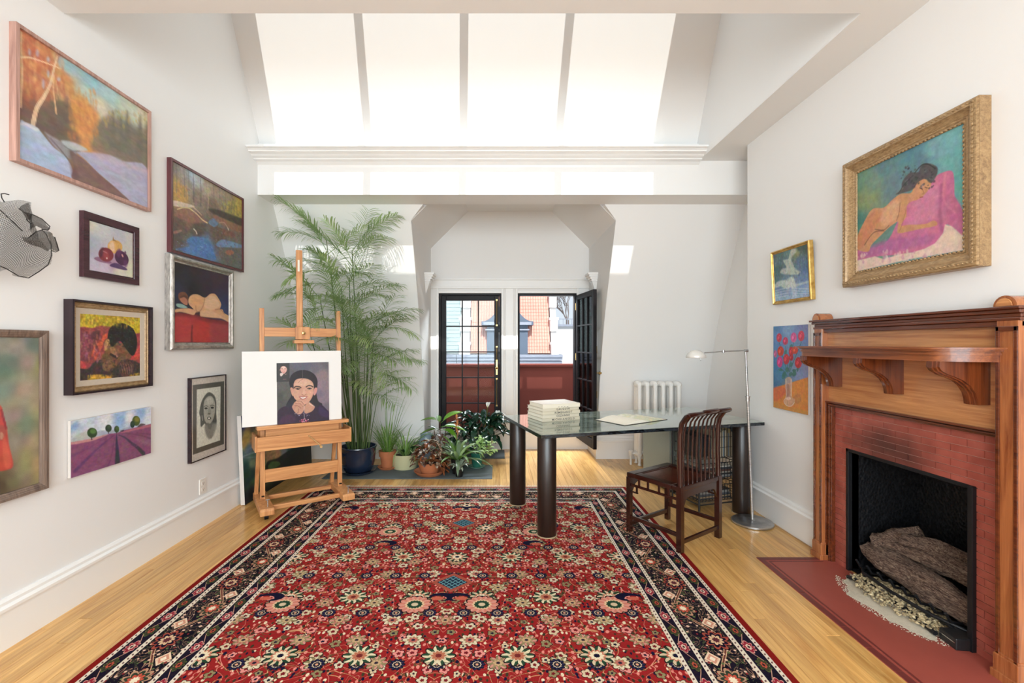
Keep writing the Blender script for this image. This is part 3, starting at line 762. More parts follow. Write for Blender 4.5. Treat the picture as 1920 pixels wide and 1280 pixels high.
# --- 5 lavender field, unframed
def p_lavender(p):
    p.field([(200,350,0xC9D2DC),(230,400,0x7FA7D8),(330,300,0xDCE0E8),(500,280,0xBFCEE2),(700,250,0xE4E4EE),(700,350,0xE2E4EC),(930,200,0x9DBAE4),(920,280,0x86AEE4),(1050,250,0xE8E6EA),(1240,180,0x8FB6E4),(1350,160,0xD6DCEC),(1340,270,0xDADFEA),(250,560,0xC5D3DA),(450,480,0xCFD3E2)], 3)
    p.poly([(178,620),(280,540),(400,480),(440,500),(560,530),(560,600),(178,660)], 0xB4BDB6, 0.008, 0.9); p.poly([(560,500),(620,460),(720,470),(850,440),(1000,410),(1080,370),(1080,430),(860,490),(560,560)], 0xA3AEC4, 0.01, 0.9)
    p.poly([(178,655),(450,600),(500,590),(740,510),(870,490),(1000,440),(1383,340),(1388,775),(190,1190)], 0x8C4C74, 0.005, smooth=False)
    p.poly([(178,655),(450,595),(500,600),(560,560),(740,510),(700,540),(500,620),(178,690)], 0xD99A90, 0.005, 0.8); p.poly([(950,470),(1080,430),(1200,395),(1383,345),(1383,380),(1150,440),(960,490)], 0xC9717E, 0.008, 0.85)
    p.poly([(920,460),(980,440),(960,470)], 0x3C3440, 0.004, 0.9); p.poly([(1180,390),(1230,340),(1300,350),(1220,385)], 0x4A3038, 0.006, 0.85)
    for pts, w0, c in (([(840,520),(740,600),(600,720),(440,880),(250,1080)], (0.003,0.02), 0x63356F), ([(800,520),(600,640),(400,760),(190,860)], (0.002,0.012), 0x7C3C68), ([(868,510),(870,620),(880,760),(885,920)], (0.003,0.036), 0x2C2B4E), ([(900,520),(1000,560),(1100,640),(1200,710),(1280,790)], (0.003,0.026), 0x33304C), ([(960,490),(1100,500),(1250,520),(1383,560)], (0.002,0.008), 0x6A3A56), ([(1000,480),(1200,485),(1383,495)], (0.002,0.006), 0x743C60), ([(840,540),(820,700),(780,900),(740,980)], (0.002,0.012), 0x6F3868)):
        p.line(pts, w0, c, 0.8, 0.008)
    p.line([(880,760),(885,930)], (0.010,0.028), 0x22402F, 0.6, 0.008); p.line([(1210,730),(1270,790)], 0.014, 0x3A4A30, 0.6, 0.008)
    p.poly([(1150,560),(1383,600),(1383,660),(1250,640)], 0x9A6A80, 0.02, 0.7)
    for x, y, a, b2, c1, c2 in ((500,500,75,75,0x2C4A28,0x5D8840),(745,425,48,55,0x2B3E2C,0x3F5A38),(868,435,38,50,0x35502E,0x4F7238),(1160,300,60,75,0x4C5C24,0x8C8B30),(1105,355,34,52,0x1E3A30,0x2A4A34)):
        p.ell(x, y, a, b2, c1, 0.004); p.ell(x+a*0.2, y-b2*0.3, a*0.6, b2*0.5, c2, 0.008, 0.8)
    p.line([(490,570),(495,600)], 0.006, 0x3A2C28); p.line([(743,470),(745,500)], 0.005, 0x3A2C28); p.line([(866,470),(866,495)], 0.004, 0x3A2C28)
    p.dabs((200,700,840,1100), [0x9A5070,0x70407A,0x8A5A50,0x7A3A64], 160, 0.006, 0.8, 0.35, 0.006); p.dabs((920,620,1180,880), [0x9A5070,0x8A6A5A,0x7C3E6E], 60, 0.006, 0.8, 0.35, 0.006)
    p.brush(0.08, 0.016, 0.008, 0.03)
picture('lavender_canvas', 'small unframed wide canvas of lavender rows and round trees', 'L', -2.199,
        [(178,335),(1380,80),(1388,775),(190,1190)], [(178,335),(1380,80),(1388,775),(190,1190)], 0.0, (110, 750, 8.0), None, None, p_lavender, 0.003, seed=6)
# --- 6 charcoal portrait
def p_charcoal(p):
    p.field([(150,180,0xC9C0B4),(540,140,0xC4BBB0),(560,900,0xC2B8AE),(170,1100,0xCBC2B6)], 2)
    p.poly([(135,215),(533,165),(545,955),(155,1093)], 0x55544C, 0.003, smooth=False)
    p.poly([(188,270),(490,232),(497,908),(200,1010)], 0xD6D6C6, 0.003, smooth=False)
    p.poly([(225,560),(250,430),(290,350),(345,305),(410,345),(438,430),(440,560),(448,690),(415,740),(400,860),(350,880),(310,780),(300,700),(250,740),(240,620)], 0x5A5C56, 0.008)
    p.poly([(300,720),(400,700),(450,700),(430,800),(395,870),(350,890),(310,820)], 0x8A8B82, 0.02, 0.9)
    p.poly([(280,520),(285,420),(330,360),(385,360),(420,430),(425,540),(405,640),(370,700),(330,700),(290,640)], 0xA9A99C, 0.008)
    p.poly([(320,390),(380,380),(395,440),(330,460)], 0xC2C2B4, 0.012, 0.8)
    for x, y in ((310,508),(390,500)): p.ell(x, y, 20, 12, 0x3A3B38, 0.003); p.line([(x-25,y-22),(x,y-32),(x+26,y-22)], 0.004, 0x3C3D3A, 0.9)
    p.poly([(345,500),(362,500),(372,575),(350,585),(335,575)], 0x8F8F84, 0.004, 0.8); p.ell(352, 578, 18, 7, 0x4A4A46, 0.003, 0.8)
    p.ell(352, 632, 26, 18, 0x4C4A46, 0.003); p.ell(350, 632, 14, 10, 0xDADACE, 0.002); p.poly([(330,690),(370,700),(400,660),(380,760),(340,760)], 0x6A6B64, 0.008, 0.8)
    p.line([(262,600),(270,660)], 0.007, 0xA9A99C)
    p.brush(0.10, 0.006, 0.010, 0.01)
t6, g6, i6 = picture('charcoal_portrait', 'charcoal portrait head with grey mat in a thin black frame above the wall outlet', 'L', -2.193,
        [(115,130),(562,75),(578,1030),(135,1205)], [(118,140),(548,92),(565,1020),(140,1188)], 0.006, (340, 690, 6.74), lambda d: [(0, 0), (0, d), (0.007, d), (0.007, 0.004)], f_dark, p_charcoal, 0.003, M_print, seed=7, cat='drawing', glass=True)
# --- 7 onions
def p_onions(p):
    p.field([(250,280,0xD2D0C0),(450,350,0xC3C6C8),(700,450,0xB6B7C2),(880,480,0xC3C2BE),(260,600,0xA9B3C4),(300,750,0xB3B0C6),(850,700,0xC8C7BC),(250,900,0xC6BFD6),(450,950,0xC9BBD2),(700,1040,0xD8D2BE),(890,1000,0xD8D8B8),(600,880,0xB08AA8)], 3)
    p.poly([(300,830),(380,800),(560,870),(540,900),(400,880)], 0x8C5A7C, 0.005, 0.9); p.poly([(540,930),(640,890),(800,970),(790,1000),(640,970)], 0x4C3060, 0.005, 0.9)
    p.ell(625, 640, 115, 105, 0xDDA858, 0.004, 1, 0.2); p.poly([(540,600),(600,560),(620,700),(560,700)], 0xE6BFA0, 0.012, 0.9); p.poly([(590,545),(600,480),(608,520),(640,545)], 0x9A7A48, 0.003)
    for i in range(4): p.line([(620,545),(650+i*25,600),(660+i*24,680)], 0.002, 0xB07A34, 0.6, 0.003)
    p.ell(485, 765, 120, 105, 0x86303A, 0.004, 1, 0.5); p.poly([(400,680),(450,665),(420,800),(385,780)], 0x5A2838, 0.010, 0.9); p.poly([(460,700),(520,740),(520,840),(450,800)], 0xB04A48, 0.012, 0.7); p.ell(498, 820, 10, 14, 0xE8C8C0, 0.003); p.line([(440,710),(500,740)], 0.005, 0xC88A90, 0.7)
    p.ell(728, 815, 125, 95, 0x4C2248, 0.004, 1, 0.9); p.poly([(640,720),(700,670),(720,740),(680,800)], 0x6A3568, 0.010, 0.8); p.ell(740, 775, 12, 26, 0xD89A90, 0.004, 1, -0.4); p.poly([(770,720),(785,700),(800,735),(780,750)], 0x6A4A68, 0.003); p.poly([(760,850),(820,860),(810,940),(770,950)], 0x6A3A70, 0.012, 0.7)
    p.brush(0.04, 0.012, 0.008, 0.02)
f_plum = wood('dark_plum_frame', 0x2A1118, 0x4B2630, axis=1, rough=0.25)
flatp = lambda d: [(0, 0), (0, d), (0.034, d*0.93), (0.036, d*0.75), (0.040, d*0.75), (0.040, 0.004)]
picture('onion_painting', 'small still life of three onions in a broad dark plum frame', 'L', -2.1945,
        [(145,85),(1010,345),(995,1235),(140,1105)], [(232,242),(915,435),(910,1115),(230,1005)], 0.009, (140, 385, 8.26), flatp, f_plum, p_onions, 0.003, seed=8)
# --- 8 partly seen portrait in a red coat at the frame's left edge
def p_redcoat(p):
    p.field([(0,150,0x8C857A),(100,180,0x9C8C80),(230,160,0x707E72),(200,280,0xA38B7E),(60,280,0x6C8274),(30,330,0x5F7F70),(60,450,0x7C8C80),(160,460,0xA8957E),(240,550,0xA79A74),(170,700,0x7A8868),(100,620,0x968878),(80,800,0x8C8674),(230,820,0xA4906C),(150,1000,0x8D8A62),(60,1080,0x7A6A50),(270,950,0xA89662),(270,300,0x9C8F5C),(20,1100,0x5A4636),(-200,500,0x80857A),(-300,200,0x8A8478),(-300,1000,0x7A7058)], 3)
    p.poly([(5,570),(22,640),(42,700),(60,830),(88,965),(40,1000),(-60,1010),(-180,1000),(-160,800),(-140,640),(-80,560)], 0xC9453A, 0.006)
    p.poly([(0,700),(40,720),(40,760),(15,800),(-20,780)], 0xA05048, 0.006, 0.8); p.poly([(20,760),(60,860),(80,960),(40,990),(20,900)], 0xE06048, 0.01, 0.8); p.line([(10,600),(40,720)], 0.01, 0x8A2A34, 0.7)
    p.ell(-125, 460, 75, 80, 0xC9A080, 0.01); p.ell(-125, 410, 85, 60, 0x4A3428, 0.01); p.poly([(-120,1010),(-20,1010),(-10,1150),(-130,1150)], 0x4A3A34, 0.01); p.poly([(5,745),(22,760),(18,790),(0,790)], 0xC08A70, 0.004)
    p.ell(-150, 470, 6, 4, 0x2A2020, 0.003); p.ell(-105, 470, 6, 4, 0x2A2020, 0.003); p.line([(-145,515),(-105,513)], 0.006, 0x9A4A44)
    p.brush(0.08, 0.04, 0.03, 0.03)
f_greyoak = wood('ribbed_grey_oak_frame', 0x46352F, 0x8A7668, axis=2, rough=0.45)
ribbed = lambda d: [(0, 0), (0, d), (0.008, d*0.96), (0.010, d*0.98), (0.017, d*0.9), (0.019, d*0.92), (0.026, d*0.82), (0.028, d*0.84), (0.034, d*0.7), (0.036, 0.004)]
qo = [(-640,70),(318,70),(335,1115),(-640,1372)]; qi = [(-560,128),(272,130),(290,1080),(-560,1322)]
c8 = crop(0, 600, 3.555)
Xw = XL; y_r = (onX(*c8(318,70), -2.185).y + onX(*c8(335,1115), -2.185).y)/2; z_t = onX(*c8(318,70), -2.185).z; z_b = onX(*c8(335,1115), -2.185).z
W8 = 0.70; H8 = z_t - z_b
t8 = thing('portrait_painting', 'large portrait with a red coat in ribbed grey oak frame, cut by the picture edge', 'painting', (XL+0.018, y_r-W8/2, z_b))
O = Vector((XL, y_r-W8, z_t)); Rv = Vector((0,1,0)); N = Vector((1,0,0))
frame_mesh('frame', O, Rv, N, W8, H8, ribbed(0.036), f_greyoak, t8)
# canvas corners back in crop pixels so the painting lands where the photo shows it
def topx(P_): return ((CX + F*P_.x/P_.y) - 0)*3.555, ((CY - F*(P_.z-EYE)/P_.y) - 600)*3.555
Oi = O + Rv*0.035 - Z3*0.035; wi, hi = W8-0.07, H8-0.07; Nn = N*0.02
quad = [topx(q + Nn) for q in (Oi, Oi+Rv*wi, Oi+Rv*wi-Z3*hi, Oi-Z3*hi)]
p = Paint(wi, hi, quad, 0.005, 9); p_redcoat(p); p.mesh('canvas', Oi + Nn, Rv, -Z3, M_paint, t8)
MB().box((XL+0.004, Oi.y, Oi.z-hi), (XL+0.018, Oi.y+wi, Oi.z)).obj('stretcher', M_canvas_edge, t8, world=True)
# --- 9 large figure on pink cloth, right wall
def p_pink(p):
    p.field([(160,600,0x5C8A70),(180,700,0x7C8E5C),(250,600,0x6E8E78),(300,520,0x577F88),(450,450,0x4C8190),(600,400,0x6CA3AA),(700,330,0x6DB0B4),(750,450,0x62AAAA),(750,600,0x5BA59C),(500,500,0x547C8A),(350,620,0x5F7C88),(160,820,0x3F7E74),(220,700,0x7F9160)], 3)
    p.poly([(145,990),(300,960),(380,830),(430,740),(520,650),(600,570),(640,545),(700,535),(715,600),(720,690),(770,780),(770,920),(720,880),(670,850),(650,900),(620,960),(520,1000),(400,1020),(250,1030),(145,1050)], 0xC8688F, 0.006)
    p.poly([(640,700),(720,690),(770,790),(770,900),(700,860),(650,780)], 0xBC6088, 0.012, 0.8); p.poly([(500,690),(600,610),(640,700),(600,810),(480,850),(420,840)], 0xD07C9C, 0.02, 0.7)
    p.line([(640,620),(630,760),(640,880)], 0.018, 0x9C4A78, 0.6, 0.012); p.line([(660,560),(650,700),(720,780)], 0.008, 0xD88098, 0.6, 0.01); p.poly([(160,1000),(330,930),(500,920),(600,900),(560,960),(380,1000),(200,1030)], 0xAC5C96, 0.02, 0.7)
    p.poly([(145,1050),(250,1028),(300,1045),(400,1018),(470,1010),(540,990),(600,960),(650,900),(660,850),(700,860),(770,920),(772,1005),(450,1050),(140,1115)], 0xDDBFAC, 0.006, smooth=False)
    p.dabs((150,1000,640,1060), [0xE3C8B8,0xC88AA0,0xDDB8A8], 60, 0.007, 1.6, 0.6)
    p.poly([(143,930),(200,800),(240,750),(300,745),(350,700),(400,665),(460,660),(480,600),(520,575),(570,590),(575,620),(540,670),(500,700),(455,715),(435,740),(430,800),(400,850),(440,848),(540,845),(590,825),(615,840),(600,858),(520,872),(430,890),(380,892),(385,830),(360,840),(320,870),(290,900),(230,960),(210,1000),(150,985)], 0xC98A5E, 0.005)
    p.poly([(150,900),(210,800),(260,760),(290,780),(240,880),(190,960),(150,980)], 0xC97A50, 0.012, 0.8); p.poly([(300,760),(370,700),(400,720),(380,800),(310,850),(280,830)], 0xD8A078, 0.015, 0.8)
    p.line([(300,880),(250,885),(215,920),(190,960)], 0.006, 0x7E4C38, 0.8); p.line([(250,870),(300,875),(330,850)], 0.005, 0x6A4A38, 0.7); p.line([(395,720),(388,780),(375,820)], 0.005, 0x8A5A40, 0.7); p.line([(430,760),(405,850),(390,885)], 0.004, 0x8A5A40, 0.5)
    p.poly([(370,670),(400,640),(410,590),(450,545),(500,540),(520,500),(560,490),(610,510),(612,550),(585,600),(565,600),(540,580),(500,600),(470,640),(430,655)], 0x4E4A4C, 0.006)
    p.dabs((400,500,600,640), [0x2E2C30,0x6C6A6E,0x3C3A40], 70, 0.005, 1.0, 0.6); p.line([(480,545),(520,500),(560,495),(600,520)], 0.006, 0x27262A, 0.8); p.line([(385,665),(420,610),(470,560)], 0.004, 0x27262A, 0.7)
    p.line([(510,632),(525,640)], 0.005, 0x5A3428, 0.9); p.line([(540,628),(555,634)], 0.004, 0x5A3428, 0.8); p.line([(525,640),(535,665),(525,668)], 0.003, 0x8A5238, 0.8); p.line([(512,688),(527,686)], 0.006, 0xA04A3C, 0.9)
    p.brush(0.07, 0.014, 0.012, 0.03)
f_oakgold = wood('bronzed_oak_frame', 0x6E5238, 0xA98A62, axis=1, rough=0.45)
big = lambda d: [(0, 0), (0, d*0.82), (0.006, d*0.88), (0.006, d*0.93), (0.018, d*1.0), (0.030, d*0.97), (0.034, d*0.86), (0.046, d*0.74), (0.060, d*0.62), (0.064, d*0.64), (0.070, d*0.56), (0.078, d*0.58), (0.082, d*0.46), (0.086, 0.004)]
t9, g9, i9 = picture('reclining_figure_painting', 'large painting of a reclining figure on pink cloth, carved gilt oak frame, over the mantel', 'R', 2.065,
        [(50,500),(845,85),(845,1100),(55,1205)], [(140,552),(765,258),(770,1005),(140,1115)], 0.035, (1560, 150, 3.122), big, f_gold, p_pink, 0.003, seed=10)
# carved leaf edging of that frame: little oblique leaves all round
O, Rv, N, w_, h_, dep = g9
cv = MB(); rn = random.Random(3)
def carve(p0, p1, inw):
    d = (p1-p0); L = d.length; d.normalize(); k = int(L/0.020)
    for i in range(k):
        c = p0 + d*(i+0.5)*L/k
        a = c - inw*0.005; b2 = c + inw*0.006 + d*0.014
        cv.add([a + N*0.0, a + d*0.016 + N*0.001, b2 + d*0.006 + N*0.0, b2 - d*0.006, (a+b2)/2 + d*0.003 + N*0.004], [(0,1,4), (1,2,4), (2,3,4), (3,0,4)])
for off in (0.018, 0.079):
    base = O + N*dep*(1.0 if off < 0.05 else 0.60)
    q = [base + Rv*off - Z3*off, base + Rv*(w_-off) - Z3*off, base + Rv*(w_-off) - Z3*(h_-off), base + Rv*off - Z3*(h_-off)]
    for i, inw in enumerate((-Z3, -Rv, Z3, Rv)): carve(q[i], q[(i+1) % 4], inw)
cv.obj('carved_edge', f_gold, t9, world=True)['kind'] = 'stuff'
MB().box((XR-0.052, O.y-w_-0.0012, O.z-h_+0.004), (XR-0.001, O.y-w_+0.0015, O.z-0.004)).obj('frame_side', f_oakgold, t9, world=True)
# --- 10 small gilt picture that leans forward
def p_veil(p):
    p.field([(200,430,0x4F6470),(300,400,0x52706A),(400,360,0x5F827E),(600,320,0x455A50),(690,300,0x3F5650),(560,380,0x8A8C5C),(230,520,0x5C7480),(250,620,0x466468),(600,500,0x546E88),(700,600,0x4E7092),(680,750,0x6480AC),(240,760,0x4F7078),(300,900,0x6E8CB0),(650,950,0x7F9FC8),(500,1080,0xA9BCD0),(250,1080,0x8FB0CC),(740,1000,0x8CA8C8)], 3)
    p.poly([(470,320),(530,310),(550,360),(500,420),(470,480),(500,560),(550,640),(620,680),(580,720),(430,720),(300,690),(320,630),(390,600),(340,500),(420,470),(440,400)], 0xB9BFB0, 0.012, 0.85)
    p.poly([(200,880),(260,820),(380,800),(420,830),(500,750),(530,830),(560,870),(750,830),(750,860),(600,900),(480,960),(380,940),(300,900),(210,920)], 0xBCC8BE, 0.012, 0.8); p.poly([(400,800),(490,750),(540,900),(420,940)], 0xC8D0C8, 0.014, 0.7)
    for y in (960,1000,1040,1080): p.line([(220,y),(420,y-30),(620,y-10),(770,y)], 0.005, 0xC0CBD8, 0.7, 0.006)
    p.poly([(440,940),(480,940),(490,1100),(430,1100)], 0x7C98C0, 0.012, 0.7)
    p.dabs((190,320,740,780), [0x7C98A0,0x3C5450,0x8A9A70,0x5C78A0], 120, 0.006, 1.4, 0.35); p.brush(0.12, 0.010, 0.010, 0.04)
m_, b_ = new_mat('bright_gilt_frame'); f_gilt = m_
co = objco(); setc(b_, ramp(noise(co, 30, 4), [(0.3, 0xA67C34), (0.7, 0xD9B468)])); b_.inputs['Metallic'].default_value = 0.6; b_.inputs['Roughness'].default_value = 0.3
smallp = lambda d: [(0, 0), (0, d*0.8), (0.004, d*0.95), (0.009, d), (0.014, d*0.75), (0.018, d*0.7), (0.022, d*0.78), (0.026, d*0.6), (0.026, 0.002)]
t10, _, _ = picture('gilt_framed_painting', 'small blue and white misty painting in a gilt frame, tilting out above the roses', 'R', 2.098,
        [(125,375),(740,175),(800,1125),(175,1195)], [(170,405),(720,240),(775,1090),(205,1140)], 0.010, (1430, 430, 8.533), smallp, f_gilt, p_veil, 0.0035, seed=11)
t10.rotation_euler = (0, R(-2.6), 0); t10.location.x += 0.001
# --- 11 roses
def p_roses(p):
    p.field([(80,100,0x4E82B4),(90,200,0x5A8CC8),(90,600,0x3C7CB0),(80,780,0x3D6F9C),(250,120,0x7A9CC6),(480,100,0x7C82B0),(450,300,0x6E88BE),(480,600,0x8C8CB8),(400,700,0x7E90BC),(150,700,0x4A86B4),(300,300,0x6C90B8),(200,820,0x5C7894)], 3)
    p.poly([(68,850),(200,810),(350,770),(507,730),(507,1212),(68,1085)], 0xDE8534, 0.008, smooth=False); p.poly([(68,850),(180,830),(230,900),(160,980),(68,1000)], 0xD9603C, 0.02, 0.8); p.poly([(68,1020),(300,1100),(507,1160),(507,1212),(68,1090)], 0xC98A3A, 0.02, 0.7)
    p.poly([(320,950),(400,940),(420,1020),(350,1070),(300,1060)], 0xB87A48, 0.02, 0.7)
    for pts in ([(140,270),(200,500),(240,650)],[(220,330),(240,500),(245,650)],[(320,280),(300,450),(260,650)],[(420,280),(340,480),(270,650)],[(150,600),(200,640),(240,700)],[(380,600),(330,650),(280,700)]): p.line(pts, 0.006, 0x2F7060, 0.8)
    for x, y, a, b2 in ((200,690,24,50),(330,680,26,34),(285,680,20,30),(160,620,30,16),(240,620,24,30),(375,625,10,34),(290,560,22,30),(220,400,16,30),(290,330,18,28),(330,640,24,20)): p.ell(x, y, a, b2, 0x3C7870, 0.004, 0.9, 0.3)
    for x, y, a, b2, c in ((140,215,34,55,0xC93C50),(218,260,34,48,0xC43A60),(322,220,38,62,0xDA5A94),(418,205,40,66,0xD8405A),(158,385,40,62,0xD0402C),(92,415,20,46,0xC95A8C),(292,395,30,60,0xCC3038),(340,380,38,48,0xD64A34),(148,520,36,70,0xD23C8A),(230,490,38,66,0xCC3440),(382,540,44,70,0xCE3440),(292,470,26,42,0xB82C38)):
        p.ell(x, y, a, b2, c, 0.004); p.ell(x-a*0.2, y-b2*0.1, a*0.35, b2*0.5, tuple(min(1, v*1.25+0.06) for v in hexc(c)), 0.005, 0.8, 0.3); p.line([(x-a*0.5,y-b2*0.6),(x+a*0.3,y),(x-a*0.1,y+b2*0.7)], 0.004, tuple(v*0.7 for v in hexc(c)), 0.7)
    p.poly([(215,740),(300,740),(300,960),(340,1000),(310,1080),(240,1080),(195,1020),(225,950)], 0xC9A08C, 0.006, 0.75); p.poly([(225,820),(265,820),(270,960),(230,960)], 0xA07868, 0.008, 0.7); p.line([(225,740),(230,950),(200,1010),(230,1070),(290,1085),(335,1040)], 0.004, 0xE8D8C8, 0.8); p.line([(290,750),(292,950)], 0.006, 0xE8D8C8, 0.8); p.ell(258, 985, 30, 20, 0xE8D0BC, 0.006, 0.6)
    p.brush(0.07, 0.012, 0.010, 0.03)
picture('rose_canvas', 'unframed canvas of pink and red roses in a glass vase, beside the mantel', 'R', 2.111,
        [(68,72),(505,62),(507,1212),(68,1085)], [(68,72),(505,62),(507,1212),(68,1085)], 0.0, (1440, 600, 6.73), None, None, p_roses, 0.003, seed=12)

# --- crumpled wire mesh sculpture at the left edge
m_, b_ = new_mat('black_wire_mesh'); M_mesh = m_
uv = node('ShaderNodeUVMap'); sp = node('ShaderNodeSeparateXYZ'); E.nt.links.new(uv.outputs[0], sp.inputs[0])
u_, v_ = E(sp.outputs[0]), E(sp.outputs[1])
gx = (u_*1.0 + v_*0.5).frac() < 0.26; gy = (v_*1.0 - u_*0.5).frac() < 0.26
fac = gx.max(gy)
setc(b_, (0.05, 0.045, 0.04)); b_.inputs['Roughness'].default_value = 0.5; b_.inputs['Metallic'].default_value = 0.3
E.nt.links.new(fac.s, b_.inputs['Alpha'])
t = thing('mesh_sculpture', 'crumpled black wire mesh sculpture hung on the wall beside the onion painting', 'sculpture', (XL+0.08, 1.95, 1.62))
cm = crop(0, 350, 7.108)
M_mesh2 = M_mesh.copy(); M_mesh2.name = 'black_wire_mesh_doubled'
for nd in M_mesh2.node_tree.nodes:
    if nd.type == 'MATH' and nd.operation == 'LESS_THAN': nd.inputs[1].default_value = 0.52
def sheet(name, rows, depths, k=14, rr=0.012, seed=1, fold=0.5):
    """rows of outline points in crop pixels from top to bottom; each row left to right; depth off the wall per point"""
    r2 = np.random.RandomState(seed); nr = len(rows)
    P_ = np.array([[list(onX(*cm(x, y), XL + dd)) for (x, y), dd in zip(row, drow)] for row, drow in zip(rows, depths)])
    nu, nv = 36, 36; mb = MB(); vs = []; uvs = []
    ph = r2.rand(6)*6.28
    for j in range(nv+1):
        a = j/nv*(nr-1); j0 = min(int(a), nr-2); fa = a-j0; fa = fa*fa*(3-2*fa)
        row = P_[j0]*(1-fa) + P_[j0+1]*fa
        for i in range(nu+1):
            b2 = i/nu*(len(row)-1); i0 = min(int(b2), len(row)-2); fb = b2-i0; q = row[i0]*(1-fb) + row[i0+1]*fb
            dx = rr*(math.sin(7*i/nu+ph[0]) * math.sin(5*j/nv+ph[1]) + 0.4*math.sin(17*i/nu+9*j/nv+ph[2]))
            vs.append((max(XL+0.006, q[0]+dx), q[1], q[2])); uvs.append((i/nu, j/nv))
    fs = [(j*(nu+1)+i, j*(nu+1)+i+1, (j+1)*(nu+1)+i+1, (j+1)*(nu+1)+i) for j in range(nv) for i in range(nu)]
    mb.add(vs, fs); o = mb.obj(name, M_mesh2 if name == 'mesh_fold' else M_mesh, t, world=True, smooth=180)
    ul = o.data.uv_layers.new(name='UVMap'); W_, H_ = 74*k/14, 74*k/14
    for lp in o.data.loops: ul.data[lp.index].uv = (uvs[lp.vertex_index][0]*W_, uvs[lp.vertex_index][1]*H_)
    return o
sheet('mesh_sheet', [[(-420,180),(-160,150),(60,205),(200,175),(330,180),(395,210)],[(-480,420),(-200,380),(60,330),(240,320),(330,400),(410,570)],[(-470,700),(-200,650),(60,600),(260,600),(430,640),(560,700)],[(-420,980),(-200,930),(60,850),(280,830),(520,830),(680,880)],[(-300,1180),(-100,1120),(0,1060),(200,1120),(400,1090),(640,1040)],[(-200,1230),(-60,1130),(100,1090),(210,1170),(350,1215),(500,1140)]],
      [[.05,.07,.05,.05,.06,.05]]+[[.06,.12,.15,.15,.12,.08]]*2+[[.06,.12,.16,.17,.14,.07]]*2+[[.05,.08,.08,.09,.09,.06]], 12, 0.022, 2)
sheet('mesh_fold', [[(250,290),(320,230),(395,205)],[(300,340),(380,350),(435,370)],[(350,430),(400,460),(425,500)]], [[.16,.17,.14],[.19,.19,.17],[.17,.17,.15]], 7, 0.004, 4)
sheet('mesh_fold', [[(330,340),(440,370),(560,430),(665,540)],[(400,480),(480,450),(560,500),(650,570)],[(410,570),(480,520),(560,570),(600,580)]], [[.16,.17,.16,.13],[.18,.19,.18,.15],[.16,.17,.15,.13]], 8, 0.005, 5)
sheet('mesh_fold', [[(290,665),(390,680),(480,600),(560,575),(600,590)],[(300,710),(450,720),(540,680),(620,680),(680,760)],[(380,760),(500,800),(580,830),(640,860),(680,830)]], [[.17,.18,.19,.18,.16],[.2,.21,.21,.2,.17],[.18,.19,.19,.18,.15]], 8, 0.004, 6)
sheet('mesh_fold', [[(590,580),(660,600),(730,670)],[(620,640),(680,720),(750,740)],[(680,740),(700,850),(785,860)]], [[.14,.13,.11],[.15,.13,.11],[.14,.12,.10]], 7, 0.004, 7)
rim = MB()
M_wire = plain('blackened_wire', (0.02, 0.018, 0.016), 0.5)
for pts in ([(15,95),(60,90),(120,105)],[(15,95),(25,150),(60,205)],[(0,310),(140,440),(300,590)],[(250,290),(320,340),(435,370),(560,430),(665,530),(640,580),(560,570)],[(380,680),(480,600),(560,575),(620,640),(680,780),(685,920),(640,1040),(520,1130),(380,1215),(250,1190),(100,1100),(0,1055)],[(350,430),(410,500),(415,570)],[(730,670),(785,850),(740,870),(690,850)]):
    rim.tube([onX(*cm(x, y), XL+0.14) for x, y in pts], 0.0022, 5)
rim.obj('rim_wire', M_wire, t, world=True)
MB().tube([(XL, 1.93, 1.72), (XL+0.08, 1.93, 1.73)], 0.003, 6).obj('hanger', M_wire, t, world=True)

# --- outlet
t = thing('wall_outlet', 'white double power outlet low on the left wall above the baseboard', 'outlet', (XL, 3.42, 0.30))
mp = plain('outlet_plastic', 0xE6E1DA, 0.3)
MB().box((0, -0.036, -0.057), (0.006, 0.036, 0.057)).obj('cover_plate', mp, t, bevel=0.002)
for dz in (-0.022, 0.022):
    MB().box((0.006, -0.016, dz-0.014), (0.009, 0.016, dz+0.014)).obj('socket', mp, t, bevel=0.003)
    s_ = MB()
    for dy in (-0.007, 0.007): s_.box((0.009, dy-0.0012, dz-0.002), (0.0094, dy+0.0012, dz+0.008))
    s_.box((0.009, -0.003, dz-0.010), (0.0094, 0.003, dz-0.005)); s_.obj('slot', M_black, t)

# ------------------------------------------------------------------ french doors
M_handle = M_brass
def leaf(name, width, zb, zt, rows, kick, loc, rotz, hinge='L'):
    """door leaf in its own space: x 0..width from the hinge, y = 0 is the room face"""
    root = MB(); st, th = 0.062, 0.042
    root.box((0, 0, zb), (st, th, zt)).box((width-st, 0, zb), (width, th, zt)).box((st, 0, zt-st), (width-st, th, zt)).box((st, 0, zb), (width-st, th, zb+kick))
    d = struct(root.obj(name, M_black, bevel=0.003, loc=loc, rotz=rotz))
    gx0, gx1, gz0, gz1 = st, width-st, zb+kick, zt-st
    for i in (1, 2):
        xx = gx0 + (gx1-gx0)*i/3; MB().box((xx-0.008, 0.004, gz0), (xx+0.008, th-0.004, gz1)).obj('muntin', M_black, d)
    for j in range(1, rows):
        zz = gz0 + (gz1-gz0)*j/rows; MB().box((gx0, 0.003, zz-0.008), (gx1, th-0.003, zz+0.008)).obj('muntin', M_black, d)
    for i in range(3):
        for j in range(rows):
            a0 = gx0 + (gx1-gx0)*i/3; a1 = gx0 + (gx1-gx0)*(i+1)/3; c0 = gz0 + (gz1-gz0)*j/rows; c1 = gz0 + (gz1-gz0)*(j+1)/rows
            MB().box((a0, th/2-0.002, c0), (a1, th/2+0.002, c1)).obj('glass_pane', M_glass, d)
    return d
